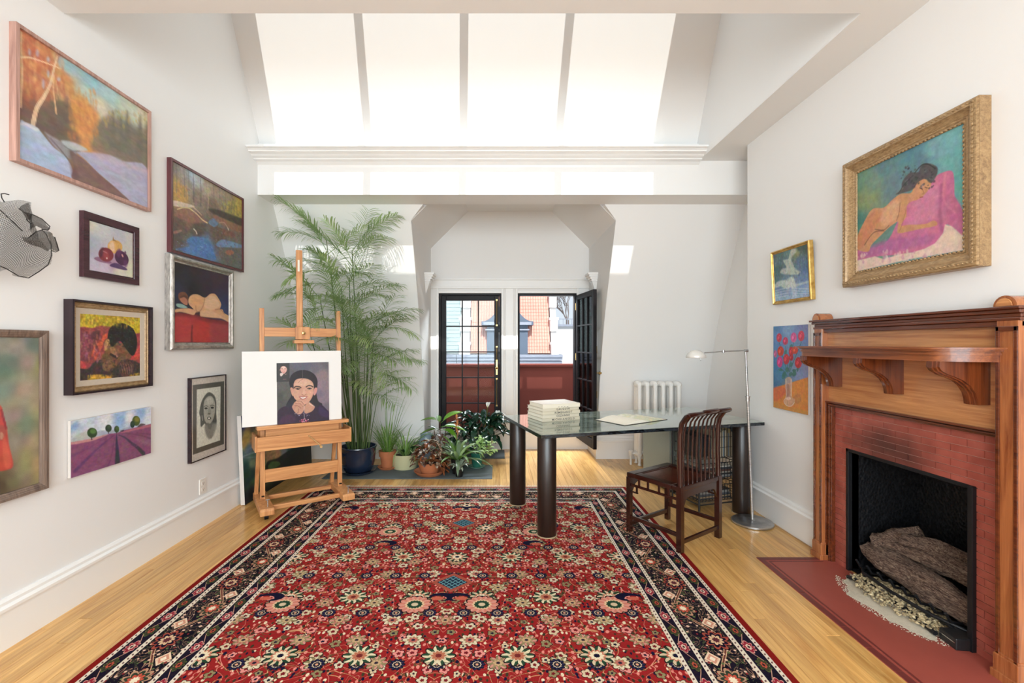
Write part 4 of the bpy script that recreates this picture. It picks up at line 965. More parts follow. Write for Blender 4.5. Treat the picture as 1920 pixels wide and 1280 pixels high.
def door_frame(name, x0, x1, z0, z1):
    mb = MB(); w = 0.028
    mb.box((x0, YD+0.01, z0), (x0+w, YD+0.13, z1)).box((x1-w, YD+0.01, z0), (x1, YD+0.13, z1)).box((x0+w, YD+0.01, z1-w), (x1-w, YD+0.13, z1)).box((x0+w, YD+0.01, z0), (x1-w, YD+0.14, z0+0.02))
    return struct(mb.obj(name, M_black, bevel=0.002))
door_frame('trim_6', LO[0], LO[1], SILL, HD); door_frame('trim_7', RO[0], RO[1], SILL, HD)
def hardware(d, x, side=-1, z=1.02):
    h = MB(); h.box((x-0.012, side*0.006 if side < 0 else 0.042, z-0.09), (x+0.012, 0.0 if side < 0 else 0.048, z+0.09))
    h.obj('lock_plate', M_brass, d, bevel=0.002)
    y0 = 0 if side < 0 else 0.042; h = MB(); h.tube([(x, y0, z), (x, y0+side*0.035, z)], 0.007, 10).tube([(x, y0+side*0.035, z), (x, y0+side*0.05, z)], [0.016, 0.02], 14).lathe([(0.004, -0.0), (0.018, 0.006), (0.022, 0.014), (0.018, 0.022), (0.004, 0.028)], (x, y0+side*0.05, z-0.014), 16)
    h.obj('door_handle', M_brass, d, smooth=50)
W1 = LO[1]-LO[0]-0.06
d1 = leaf('door_1', W1, SILL+0.022, HD-0.03, 5, 0.10, (LO[0]+0.03, YD+0.035, 0), 0)
hardware(d1, W1-0.03, -1, 1.05)
bolt = MB()
for z0, z1 in ((0.55, 0.92), (1.14, 1.34), (1.60, 1.95)): bolt.tube([(W1-0.03, -0.008, z0), (W1-0.03, -0.008, z1)], 0.005, 8); bolt.box((W1-0.04, -0.012, z0), (W1-0.02, 0, z0+0.02)); bolt.box((W1-0.04, -0.012, z1-0.02), (W1-0.02, 0, z1))
bolt.obj('bolt_rod', M_brass, d1, smooth=40)
# open leaf: hinged on the right jamb, swung into the room
W2 = 0.70
ang = R(-83.3)
d2 = leaf('door_2', W2, SILL+0.022, HD-0.03, 5, 0.10, (RO[1]-0.012, YD-0.005, 0), ang)
hardware(d2, W2-0.03, 1, 1.03)
h = MB()
for zz in (0.45, 1.2, 1.85): h.tube([(0, 0.0, zz-0.045), (0, 0.0, zz+0.045)], 0.008, 10)
h.obj('hinge', M_brass, d2, smooth=40)
h = MB()
for zz in (1.30, 0.78): h.tube([(W2-0.03, 0.05, zz-0.04), (W2-0.03, 0.05, zz+0.04)], 0.006, 8)
h.obj('bolt_rod', M_brass, d2, smooth=40)

# ------------------------------------------------------------------ balcony and the roofs across the street
M_maroon = plain('maroon_stucco', (0.095, 0.027, 0.021), 0.95, var=0.12, nscale=3, bmp=0.001, spec=0.05)
BYN = 6.72
b_ = MB().box((-3.2, BYN, -0.4), (3.4, BYN+0.22, 1.03)).box((-3.2, BYN-0.03, 1.03), (3.4, BYN+0.26, 1.065))
struct(origin(b_.obj('balcony_parapet', M_maroon, bevel=0.004), (0, BYN, -0.4)))
struct(MB().box((-3.2, YD+0.16, -0.12), (3.4, BYN, 0.03)).obj('balcony_floor', plain('balcony_paving', 0x55504C, 0.8)))
struct(MB().box((-3.4, YD+0.16, -0.4), (-3.2, BYN+0.26, 1.065)).obj('balcony_side_left', M_maroon)); struct(MB().box((3.4, YD+0.16, -0.4), (3.6, BYN+0.26, 1.065)).obj('balcony_side_right', M_maroon))

HY = 17.0     # the terrace of houses across the street
def hp(px, py, y=HY): return onY(px, py, y)
M_tile = plain('orange_clay_tile', (0.80, 0.42, 0.34), 0.7, var=0.18, nscale=1.4)
M_slate = plain('grey_green_slate', (0.34, 0.44, 0.45), 0.6, var=0.25, nscale=1.2)
M_white = plain('white_rendered_wall', (0.80, 0.78, 0.76), 0.8, var=0.03)
M_zinc = plain('zinc_gutter', (0.30, 0.33, 0.40), 0.45, 0.4, var=0.15)
M_blue = plain('blue_grey_dormer_paint', (0.10, 0.14, 0.20), 0.5, var=0.15, nscale=2)
def roof_piece(x0, x1, z0, z1, y0, slope):
    return [(x0, y0, z0), (x1, y0, z0), (x1, y0+(z1-z0)*slope, z1), (x0, y0+(z1-z0)*slope, z1)]
zt_, ze = hp(0, 500).z, hp(0, 662).z
xa, xb, xc, xd = hp(862, 0).x, hp(882, 0).x, hp(1032, 0).x, hp(1046, 0).x
t = thing('neighbouring_house', 'house across the street with orange clay tiled roof and a blue dormer', 'house', (hp(957, 0).x, HY, -4))
SL = 0.35
MB().prism(roof_piece(xb, xc, ze, zt_+1.2, HY, SL), (0, 0.25, -0.05)).obj('roof_deck', M_roof, t, world=True)
tl = MB(); nx, nz = 30, 34; tw = (xc-xb)/nx; thh = (zt_+1.2-ze)/nz
for j in range(nz):
    z0 = ze + j*thh; y0 = HY + j*thh*SL
    for i in range(nx):
        x0 = xb + i*tw; vs = []
        for k in range(5):
            a = math.pi*k/4; vs.append((x0 + tw*(0.5-0.5*math.cos(a))*0.98, y0 - 0.02 - 0.035*math.sin(a), z0)); 
        for k in range(5):
            a = math.pi*k/4; vs.append((x0 + tw*(0.5-0.5*math.cos(a))*0.98, y0 + thh*SL - 0.0 - 0.03*math.sin(a), z0+thh*1.05))
        tl.add(vs, [(k, k+1, k+6, k+5) for k in range(4)] + [(0, 1, 2, 3, 4)])
tl.obj('roof_tiles', M_tile, t, world=True, smooth=60)['kind'] = 'stuff'
# party walls with stepped quoins
for (x0, x1, nm) in ((xa, xb, 'party_wall'), (xc, xd, 'party_wall')):
    q = MB()
    q.prism(roof_piece(x0+0.03, x1-0.03, ze-0.2, zt_+1.2, HY-0.2, SL), (0, 0.5, 0))
    for k in range(7):
        z0 = ze - 0.1 + k*0.92; y0 = HY-0.28 + (z0-ze)*SL; q.box((x0-0.04, y0, z0+0.42), (x1+0.04, y0+0.5, z0+0.52))
        q.box((x0, y0+0.02, z0), (x1+0.0, y0+0.5, z0+0.42))
    q.obj(nm, M_white, t, world=True)
# gutter and cornice
gt = MB()
for k, (dz, dy, hh) in enumerate(((0.0, -0.45, 0.10), (-0.12, -0.38, 0.12), (-0.28, -0.30, 0.14), (-0.44, -0.2, 0.16))): gt.box((hp(858, 0).x, HY+dy, ze-0.14+dz), (hp(1052, 0).x, HY+0.4, ze-0.14+dz+hh))
gt.obj('gutter', M_zinc, t, world=True)
# dormer with an ogee hood
dx0, dx1 = hp(908, 0).x, hp(994, 0).x; dxc = (dx0+dx1)/2; zd0, zd1 = ze-0.05, hp(0, 607).z; yd = HY-0.2
dm = MB(); dm.box((dx0+0.1, yd, zd0), (dx1-0.1, yd+2.2, zd1)); dm.obj('dormer_box', M_blue, t, world=True)
hood = []
for i in range(11):
    a = i/10; x_ = dx0-0.1 + (dxc-dx0+0.1)*a; z_ = zd1 + 0.08 + 1.25*(a**2.2)
    hood.append((x_, yd-0.12, z_))
hood2 = hood + [(2*dxc-x_, y_, z_) for x_, y_, z_ in reversed(hood[:-1])]
hood2 += [(dx1+0.1, yd-0.12, zd1-0.06), (dx0-0.1, yd-0.12, zd1-0.06)]
MB().prism(hood2, (0, 2.3, 0)).obj('dormer_hood', M_blue, t, world=True)
c_ = MB().box((dx0-0.02, yd-0.2, zd1-0.05), (dx1+0.02, yd+0.2, zd1+0.05)); c_.box((dx0+0.05, yd-0.1, zd1-0.25), (dx1-0.05, yd+0.1, zd1-0.2)); c_.obj('dormer_cornice', M_zinc, t, world=True)
wn_ = MB().box((dxc-0.42, yd-0.04, zd0+0.12), (dxc+0.42, yd+0.02, zd1-0.32)); wf_ = wn_.obj('dormer_window', M_white, t, world=True)
MB().box((dxc-0.34, yd-0.05, zd0+0.2), (dxc-0.03, yd-0.03, zd1-0.4)).box((dxc+0.03, yd-0.05, zd0+0.2), (dxc+0.34, yd-0.03, zd1-0.4)).obj('pane', plain('sky_lit_glass', (0.35, 0.45, 0.55), 0.1), wf_, world=True)
MB().box((xb-1, HY, -4), (xd, HY+3, ze-0.5)).obj('house_front', M_white, t, world=True)
# slate roofed house on the left
t = thing('slate_roofed_house', 'house across the street with grey green slate roof, seen through the left door', 'house', (hp(820, 0).x, HY+0.3, -4))
s_ = MB(); x0s = hp(700, 0).x; nx = 18; tw = (xa-x0s)/nx; nz = 30; thh = (zt_+1.2-ze)/nz
for j in range(nz):
    z0 = ze + j*thh; y0 = HY + 0.1 + j*thh*SL
    for i in range(nx):
        x0 = x0s + (i + (0.5 if j % 2 else 0))*tw
        s_.add([(x0, y0-0.03, z0), (x0+tw*0.96, y0-0.03, z0), (x0+tw*0.96, y0+thh*SL, z0+thh*1.1), (x0, y0+thh*SL, z0+thh*1.1), (x0, y0, z0), (x0+tw*0.96, y0, z0)], [(0, 1, 2, 3), (0, 4, 5, 1)])
s_.obj('roof_slates', M_slate, t, world=True)['kind'] = 'stuff'
MB().prism(roof_piece(x0s, xa, ze, zt_+1.2, HY+0.12, SL), (0, 0.2, 0)).obj('roof_deck', M_roof, t, world=True)
MB().box((x0s, HY+0.12, -4), (xa, HY+3, ze)).obj('house_front', M_white, t, world=True)
gt = MB()
for k, (dz, dy, hh) in enumerate(((0.0, -0.45, 0.10), (-0.12, -0.38, 0.12), (-0.28, -0.30, 0.14), (-0.44, -0.2, 0.16))): gt.box((x0s, HY+dy, ze-0.14+dz), (hp(857, 0).x, HY+0.4, ze-0.14+dz+hh))
gt.obj('gutter', M_zinc, t, world=True)
# pale building and bare tree to the right
t = thing('pale_building', 'plain pale building beyond the terrace, below the bare tree', 'building', (hp(1130, 0, 26).x, 26, -6))
MB().box((hp(1034, 0, 26).x, 26, -6), (hp(1230, 0, 26).x, 34, hp(0, 612, 26).z)).obj('wall', M_white, t, world=True)
MB().box((hp(1034, 0, 26).x-0.1, 25.8, hp(0, 612, 26).z), (hp(1230, 0, 26).x, 34, hp(0, 608, 26).z)).obj('coping', M_zinc, t, world=True)
rl = MB()
for k in range(16): x_ = hp(1040+k*8, 0, 25.9).x; rl.bar((x_, 25.9, hp(0, 608, 26).z), (x_, 25.9, hp(0, 598, 26).z), 0.03)
rl.bar((hp(1036, 0, 26).x, 25.9, hp(0, 598, 26).z), (hp(1230, 0, 26).x, 25.9, hp(0, 598, 26).z), 0.04); rl.obj('railing', M_zinc, t, world=True)
t = thing('bare_tree', 'leafless grey tree with fine branches above the pale building', 'tree', (hp(1068, 0, 36).x, 36, -6))
M_bark = plain('grey_bark', (0.16, 0.13, 0.12), 0.9)
trk = MB(); rn = random.Random(9); base = hp(1062, 640, 36)
trk.tube([(base.x, 36, -6), (base.x+0.1, 36, base.z), hp(1064, 600, 36)], [0.25, 0.16, 0.12], 8)
trk.obj('trunk', M_bark, t, world=True, smooth=60)
bz = MB()
def branch(p, d, L, r, n):
    q = p + d*L*0.5 + Vector((rn.uniform(-.1, .1), rn.uniform(-.1, .1), 0.05))*L; e = p + d*L
    bz.tube([p, q, e], [r, r*0.8, r*0.6], 4, cap=False)
    if n <= 0: return
    for _ in range(3):
        nd = (d + Vector((rn.uniform(-.8, .8), rn.uniform(-.6, .6), rn.uniform(-.2, .7)))).normalized(); branch(e if rn.random() < .6 else q, nd, L*rn.uniform(.6, .85), r*0.62, n-1)
for k in range(4): branch(hp(1064, 604, 36), Vector((rn.uniform(-.7, .7), rn.uniform(-.4, .4), 1)).normalized(), 1.35, 0.055, 4)
bo = bz.obj('branches', M_bark, t, world=True); bo['kind'] = 'stuff'

# ------------------------------------------------------------------ fireplace
M_oak = wood('red_oak_mantel', 0x73361C, 0xB06C3E, axis=2, rough=0.22, coat=0.6, scale=0.8)
M_oakh = wood('red_oak_mantel_horizontal', 0x965630, 0xCE9058, axis=1, rough=0.22, coat=0.6, scale=0.7)
M_oakd = wood('dark_oak_moulding', 0x3A160C, 0x6E3419, axis=1, rough=0.2, coat=0.6, scale=0.8)
m_, b_ = new_mat('red_brick_tile'); M_tilebrick = m_
co = objco(); oi = node('ShaderNodeObjectInfo')
base = ramp(noise(co, 12, 4), [(0.3, 0x93463A), (0.75, 0xB26052)])
base = mixc(1.0, base, ramp(E(oi.outputs['Random']), [(0, (0.86,)*3), (1, (1.0,)*3)]), 'MULTIPLY')
# soot stain, in world space above the middle of the opening
geo = node('ShaderNodeNewGeometry'); sp = node('ShaderNodeSeparateXYZ'); E.nt.links.new(geo.outputs['Position'], sp.inputs[0])
yy, zz = E(sp.outputs[1]), E(sp.outputs[2])
dd = ((yy - 2.47)/0.26); dz = ((zz - 0.80)/0.13); rr = (dd*dd + dz*dz).sqrt() + (noise(E(geo.outputs['Position']), 6, 4) - 0.5)*0.9
soot = E.m('SUBTRACT', 1.25, rr, clamp=True) * 0.8
setc(b_, mixc(soot, base, 0x2E2020)); b_.inputs['Roughness'].default_value = 0.38; b_.inputs['Coat Weight'].default_value = 0.15
M_mortar = plain('pale_mortar', 0xC79C8C, 0.9)
M_iron = plain('black_iron', (0.010, 0.010, 0.012), 0.45, 0.3, var=0.2)
m_, b_ = new_mat('embossed_fireback'); M_back = m_
co = objco(); w1 = node('ShaderNodeTexVoronoi', in_Scale=70.0); mp_ = mapped(co, (1, 1, 0.8), (R(45), 0, 0)); E.nt.links.new(mp_.s, w1.inputs['Vector'])
setc(b_, mixc(E(w1.outputs['Distance']), (0.002, 0.002, 0.003), (0.016, 0.016, 0.018))); b_.inputs['Roughness'].default_value = 0.35; bump(b_, E(w1.outputs['Distance']), 0.004)

OP0, OP1, OPZ = 2.016, 2.761, 0.737       # opening
TY0, TY1, TZ = 1.905, 2.855, 0.975        # tiled field
XT = 2.118; XP = 2.055
t = thing('fireplace', 'red oak mantelpiece around a red tiled fireplace on the right wall', 'fireplace', (XT, 2.39, 0))
MB().box((XT+0.004, TY0, 0), (XR+0.06, OP0, TZ)).box((XT+0.004, OP1, 0), (XR+0.06, TY1, TZ)).box((XT+0.004, OP0, OPZ), (XR+0.06, OP1, TZ)).obj('tile_backing', M_mortar, t, world=True)
rn = random.Random(4); row = 0; z = 0.0; th = 0.0348; tl_ = 0.148
while z < TZ - 0.004:
    y = TY0 - (0.074 if row % 2 else 0)
    z1 = min(z + th, TZ)
    while y < TY1:
        segs = [(max(y, TY0), min(y+tl_, TY1))]
        if z < OPZ - 0.01:
            out_ = []
            for a, c in segs:
                if a < OP0: out_.append((a, min(c, OP0)))
                if c > OP1: out_.append((max(a, OP1), c))
            segs = out_
        for a, c in segs:
            if c - a > 0.012: MB().box((XT-rn.uniform(0, 0.0012), a+0.0015, z+0.0015), (XT+0.01, c-0.0015, z1-0.0015)).obj('tile', M_tilebrick, t, world=True)
        y += tl_
    z += th; row += 1
# firebox
fb = MB()
fb.box((2.56, OP0, 0), (2.575, OP1, OPZ)).box((XT+0.02, OP0-0.012, 0), (2.57, OP0-0.0, OPZ)).box((XT+0.02, OP1, 0), (2.57, OP1+0.012, OPZ)).box((XT+0.02, OP0, OPZ-0.002), (2.57, OP1, OPZ+0.01)).box((XT+0.02, OP0, 0.0), (2.57, OP1, 0.006))
fb.obj('firebox_lining', M_back, t, world=True)
fr_ = MB(); fw = 0.018
fr_.box((XT-0.006, OP1-fw, 0.002), (XT+0.02, OP1, OPZ)).box((XT-0.006, OP0, OPZ-fw), (XT+0.02, OP1, OPZ)).box((XT-0.02, OP0-0.004, 0.002), (XT+0.02, OP0+fw, OPZ))
fr_.obj('opening_frame', M_iron, t, world=True, bevel=0.002)
# tile moulding (stepped), pilasters, panels, cap, rounded blocks, shelf, brackets
mo = MB()
for k, (o_, d_) in enumerate(((0.0, 0.012), (0.008, 0.022), (0.018, 0.014), (0.024, 0.030))):
    mo.box((XT-d_-0.012, TY0+0.0-o_-0.01, 0), (XR-0.001, TY0-o_, TZ+o_)).box((XT-d_-0.012, TY1+o_, 0), (XR-0.001, TY1+o_+0.01, TZ+o_)).box((XT-d_-0.012, TY0-o_-0.01, TZ+o_), (XR-0.001, TY1+o_+0.01, TZ+o_+0.01))
mo.obj('tile_moulding', M_oakd, t, world=True, bevel=0.002)
PF = (2.885, 2.955); PN = (1.795, 1.875)
for (a, c) in (PF, PN):
    pi = MB(); pi.box((XP, a, 0.0), (XR-0.0, c, 1.47)); po = pi.obj('pilaster', M_oak, t, world=True, bevel=0.003)
    pn = MB(); pn.box((XP-0.006, a, 0.10), (XP, a+0.014, 1.44)).box((XP-0.006, c-0.014, 0.10), (XP, c, 1.44)).box((XP-0.006, a, 1.42), (XP, c, 1.44)); pn.obj('panel_moulding', M_oakd, po, world=True, bevel=0.002)
    pl = MB()
    for hh, e in ((0.10, 0.010), (0.035, 0.018), (0.11, 0.006)): pl.box((XP-e, a-e*0.6, 0), (XR-0.001, c+e*0.6, hh))
    pl.obj('plinth', M_oak, po, world=True, bevel=0.003)
MB().box((2.098, PN[1]-0.01, TZ+0.03), (XR-0.001, PF[0]+0.01, 1.30)).obj('lower_panel', M_oakh, t, world=True)
MB().box((2.092, PN[1]-0.01, 1.34), (XR-0.001, PF[0]+0.01, 1.475)).obj('frieze_panel', M_oakh, t, world=True)
cp_ = MB()
for z0, z1, e in ((1.438, 1.462, 0.0), (1.462, 1.476, 0.014), (1.476, 1.492, 0.008), (1.492, 1.508, 0.022), (1.508, 1.520, 0.034)):
    cp_.box((XP+0.012-e, PN[0]-e*0.6, z0), (XR-0.001, PF[1]+e*0.6, z1))
cp_.obj('cap_moulding', M_oakd, t, world=True, bevel=0.003)
for (a, c) in (PF, PN):
    r_ = (c-a)/2 + 0.004; yc = (a+c)/2; bn = MB()
    pts = [(XP-0.01, yc + r_*math.cos(k*math.pi/12), 1.519 + 0.045*math.sin(k*math.pi/12)) for k in range(13)]
    bn.prism(pts, (XR-XP+0.005, 0, 0)); bo = bn.obj('rounded_block', M_oak, t, world=True, smooth=40)
    pts = [(XP-0.012, yc + r_*0.7*math.cos(k*math.pi/12), 1.521 + 0.032*math.sin(k*math.pi/12)) for k in range(13)]
    MB().prism(pts, (-0.004, 0, 0)).obj('block_face', M_oakh, bo, world=True, bevel=0.001)
def shelf_outline(off):
    """plan of the shelf, bowed at both ends; off = overhang"""
    f_ = 1.872 - off; pts = [(XR-0.002, 1.850-off*0.8)]
    n = 10
    for k in range(n+1):
        a = k/n*math.pi/2; pts.append((2.075-off*0.3 - (2.075-off*0.3-f_)*math.sin(a), 1.985 - (0.125+off*0.8)*math.cos(a)))
    for k in range(n+1):
        a = k/n*math.pi/2; pts.append((2.075-off*0.3 - (2.075-off*0.3-f_)*math.cos(a), 2.785 + (0.105+off*0.8)*math.sin(a)))
    pts.append((XR-0.002, 2.89+off*0.8)); return pts
sh = MB()
for z0, z1, e in ((1.294, 1.322, 0.0), (1.322, 1.330, 0.008), (1.330, 1.338, 0.004), (1.338, 1.346, 0.018), (1.346, 1.354, 0.034)):
    sh.prism([(x_, y_, z0) for x_, y_ in shelf_outline(e)], (0, 0, z1-z0))
sh.obj('shelf', wood('mantel_shelf_oak', 0x542412, 0x97552C, axis=1, rough=0.38, coat=0.25, scale=0.8), t, world=True, smooth=35)
def bracket(yc):
    prof = [(2.098, 1.294), (1.882, 1.294), (1.880, 1.270), (1.890, 1.255), (1.915, 1.240), (1.950, 1.228), (1.985, 1.212), (2.015, 1.188), (2.035, 1.158), (2.043, 1.130), (2.045, 1.108), (2.098, 1.108)]
    br = MB()
    for k, (w_, e) in enumerate(((0.060, 0.0), (0.040, 0.006), (0.016, 0.012))):
        pr = [(x_ - (e if 0 < i < 11 else 0), z_ - (e*0.4 if 1 < i < 10 else 0)) for i, (x_, z_) in enumerate(prof)]
        br.prism([(x_, yc-w_/2, z_) for x_, z_ in pr], (0, w_, 0))
    br.obj('bracket', wood('bracket_oak', 0x40190C, 0x743A1C, axis=2, rough=0.25, coat=0.4), t, world=True, smooth=35)
for yc in (2.80, 2.38, 1.967): bracket(yc)

# hearth slab with two inlaid border lines
t = thing('hearth', 'smooth red tiled hearth with dark inlaid border lines in front of the fireplace', 'hearth', (1.88, 2.35, 0))
M_hearth = plain('red_hearth_tile', 0x9A4A3E, 0.5, var=0.10, nscale=9, coat=0.1, bmp=0.0002)
M_hd = plain('dark_red_border_tile', 0x6A2E2A, 0.45, var=0.12, nscale=20)
HX0, HY0, HY1 = 1.655, 1.60, 2.912
MB().box((HX0, HY0, -0.014), (XT+0.005, HY1, 0.003)).obj('slab', M_hearth, t, world=True, bevel=0.001)
for off, w_ in ((0.0, 0.035), (0.048, 0.012)):
    x0 = HX0+off; y1 = HY1-off
    k = 0; y = HY0
    while y < y1 - w_:
        MB().box((x0+0.001, y+0.001, 0.003), (x0+w_-0.001, min(y+0.148, y1-w_)-0.001, 0.0045)).obj('border_tile', M_hd, t, world=True); y += 0.15
    x = x0
    while x < XP - 0.01:
        MB().box((x+0.001, y1-w_+0.001, 0.003), (min(x+0.148, XP-0.012), y1-0.001, 0.0045)).obj('border_tile', M_hd, t, world=True); x += 0.15

# gas fire: grate, logs, embers, sand, control box
t = thing('fire_grate', 'black iron grate with curved front bars holding the ceramic logs', 'grate', (2.18, 2.36, 0))
g = MB()
for k in range(8):
    yk = 2.12 + k*0.075; g.tube([(2.42, yk, 0.065), (2.16, yk, 0.065), (2.11, yk, 0.075), (2.085, yk, 0.115)], 0.007, 6)
g.obj('bar', M_iron, t, world=True, smooth=60)['kind'] = 'stuff'
g = MB(); g.tube([(2.20, 2.06, 0.03), (2.14, 2.08, 0.06), (2.09, 2.2, 0.062), (2.075, 2.4, 0.062), (2.09, 2.6, 0.062), (2.16, 2.70, 0.07), (2.20, 2.72, 0.09)], 0.009, 8)
g.obj('front_rail', M_iron, t, world=True, smooth=60)
for x_, y_ in ((2.10, 2.22), (2.10, 2.60), (2.36, 2.22), (2.36, 2.60)): MB().tube([(x_, y_, 0.003), (x_, y_, 0.065)], 0.009, 8).obj('leg', M_iron, t, world=True)
MB().tube([(2.04, 2.12, 0.02), (2.06, 2.30, 0.03), (2.07, 2.52, 0.03), (2.03, 2.64, 0.02)], 0.011, 8).obj('gas_pipe', M_iron, t, world=True, smooth=60)
m_, b_ = new_mat('ceramic_log_bark'); M_log = m_
co = objco(); n1 = noise(mapped(co, (30, 5, 30)), 4, 6, 0.7, 1.5)
setc(b_, ramp(n1, [(0.34, 0x2A1D18), (0.48, 0x7A5C4E), (0.62, 0xC0A48C)])); b_.inputs['Roughness'].default_value = 0.85; bump(b_, n1, 0.03)
m_, b_ = new_mat('log_end'); M_logend = m_
co = objco(); setc(b_, ramp(noise(co, 30, 5, 0.7), [(0.3, 0x4A3428), (0.7, 0xA07E5C)])); b_.inputs['Roughness'].default_value = 0.9
def log(label, pts, rs, seed, stub=None):
    rn2 = random.Random(seed); mb = MB(); n = 18; P_ = [Vector(p) for p in pts]
    # resample
    q = []; rr = []
    for i in range(len(P_)-1):
        for k in range(5): a = k/5; q.append(P_[i].lerp(P_[i+1], a)); rr.append(rs[i]*(1-a)+rs[i+1]*a)
    q.append(P_[-1]); rr.append(rs[-1])
    ph = [rn2.uniform(0, 6.28) for _ in range(6)]
    vs = []
    for i, p in enumerate(q):
        d = (q[min(i+1, len(q)-1)] - q[max(i-1, 0)]).normalized(); a = d.cross(Vector((0, 0, 1))).normalized(); b2 = a.cross(d)
        for k in range(n):
            th_ = 2*math.pi*k/n
            w_ = 1 + 0.13*math.sin(3*th_+ph[0]+i*0.3) + 0.10*math.sin(7*th_+ph[1]-i*0.5) + 0.08*math.sin(i*0.9+ph[2]) + rn2.uniform(-.07, .07)
            vs.append(p + (a*math.cos(th_) + b2*math.sin(th_))*rr[i]*w_)
    m2 = len(q); fs = [(i*n+k, i*n+(k+1) % n, (i+1)*n+(k+1) % n, (i+1)*n+k) for i in range(m2-1) for k in range(n)]
    mb.add(vs, fs)
    o = mb.obj('log', M_log, smooth=180); origin(o, sum(P_, Vector())/len(P_)); tag(o, label, 'log', 'ceramic logs in the fireplace')
    for e in (0, m2-1):
        ev = vs[e*n:(e+1)*n]; c = sum(ev, Vector())/n; out_ = (q[e] - q[1 if e == 0 else m2-2]).normalized()*0.004
        MB().add([v for v in ev] + [c+out_], [(k, (k+1) % n, n) for k in range(n)]).obj('cut_end', M_logend, o, world=True)
    return o
log('thick front ceramic log with a pale cut end at its near side', [(2.20, 2.70, 0.155), (2.20, 2.52, 0.135), (2.21, 2.30, 0.130), (2.20, 2.075, 0.115)], [0.050, 0.066, 0.070, 0.058], 1)
log('gnarled ceramic log lying behind and above the thick front one', [(2.24, 2.70, 0.215), (2.27, 2.52, 0.225), (2.31, 2.33, 0.235), (2.34, 2.12, 0.215)], [0.036, 0.050, 0.056, 0.04], 2)
log('short ceramic log propped across the top at the far end', [(2.20, 2.66, 0.205), (2.27, 2.58, 0.275), (2.35, 2.52, 0.33)], [0.034, 0.040, 0.030], 3)
log('short pale ceramic log resting on top at the middle', [(2.24, 2.52, 0.285), (2.30, 2.40, 0.30), (2.37, 2.27, 0.285)], [0.030, 0.038, 0.028], 4)
rn = random.Random(12)
sd_ = MB(); cx_, cy_ = 2.07, 2.38; vs = [(cx_, cy_, 0.022)]; n = 40
for ring, (f_, hh) in enumerate(((0.5, 0.016), (0.80, 0.008), (0.97, 0.0036))):
    for k in range(n):
        a = 2*math.pi*k/n; rr_ = f_*(1 + 0.06*math.sin(5*a) + 0.05*math.sin(9*a+1) + 0.05*math.sin(23*a) + rn.uniform(-.03, .03)); vs.append((min(2.35, cx_ + 0.155*rr_*math.cos(a)), cy_ + 0.30*rr_*math.sin(a), hh))
fs = [(0, 1+k, 1+(k+1) % n) for k in range(n)]
for r_ in range(2): fs += [(1+r_*n+k, 1+(r_+1)*n+k, 1+(r_+1)*n+(k+1) % n, 1+r_*n+(k+1) % n) for k in range(n)]
sd_.add(vs, fs); M_sand = plain('pale_sand', 0xD2C6B0, 0.95, var=0.15, nscale=60, bmp=0.003)
o = sd_.obj('sand', M_sand, smooth=180); origin(o, (cx_, cy_, 0.003)); tag(o, 'pale sand spilled on the hearth under the gas fire', 'sand'); o['kind'] = 'stuff'
gr = MB()
for k in range(500):
    a = rn.uniform(2.0, 4.6); f_ = rn.uniform(.86, 1.12); gr.icos((2.07 + 0.155*f_*math.cos(a), 2.38 + 0.30*f_*math.sin(a), 0.0045), rn.uniform(.0015, .0035), 1, (1, 1, .6), .3, rn)
go_ = gr.obj('grains', M_sand, o, world=True); go_['kind'] = 'stuff'
em = MB()
for k in range(900):
    a = rn.uniform(0, 6.28); f_ = math.sqrt(rn.random()); x_ = 2.10 + 0.125*f_*math.cos(a); y_ = 2.375 + 0.27*f_*math.sin(a)
    if x_ > 2.3: continue
    em.icos((x_, y_, 0.022 + 0.028*(1-f_) + rn.uniform(0, 0.012)), rn.uniform(0.004, 0.010), 1, (1, rn.uniform(.7, 1.3), rn.uniform(.5, .9)), 0.35, rn)
m_, b_ = new_mat('ember_granules'); co = objco(); setc(b_, ramp(noise(co, 55, 2), [(0.32, 0x4C4236), (0.5, 0xA89672), (0.7, 0xCDBB96)])); b_.inputs['Roughness'].default_value = 0.95
o = em.obj('embers', m_); origin(o, (2.10, 2.375, 0.02)); tag(o, 'heap of tan and grey ember granules in front of the logs', 'embers'); o['kind'] = 'stuff'
t = thing('gas_control', 'small black gas control box on the hearth at the near end of the opening', 'control box', (2.095, 2.065, 0.0035), R(-6))
MB().box((-0.05, -0.045, 0), (0.05, 0.045, 0.052)).obj('housing', plain('black_plastic', (0.012, 0.012, 0.013), 0.35), t, bevel=0.004)
MB().box((-0.052, -0.04, 0.030), (-0.05, 0.04, 0.034)).obj('chrome_strip', plain('chrome_strip', (0.6, 0.6, 0.6), 0.2, 1.0), t)
MB().tube([(0.01, 0.03, 0.045), (0.01, 0.075, 0.05), (0.02, 0.12, 0.03)], 0.008, 8).obj('hose', M_iron, t, smooth=60)

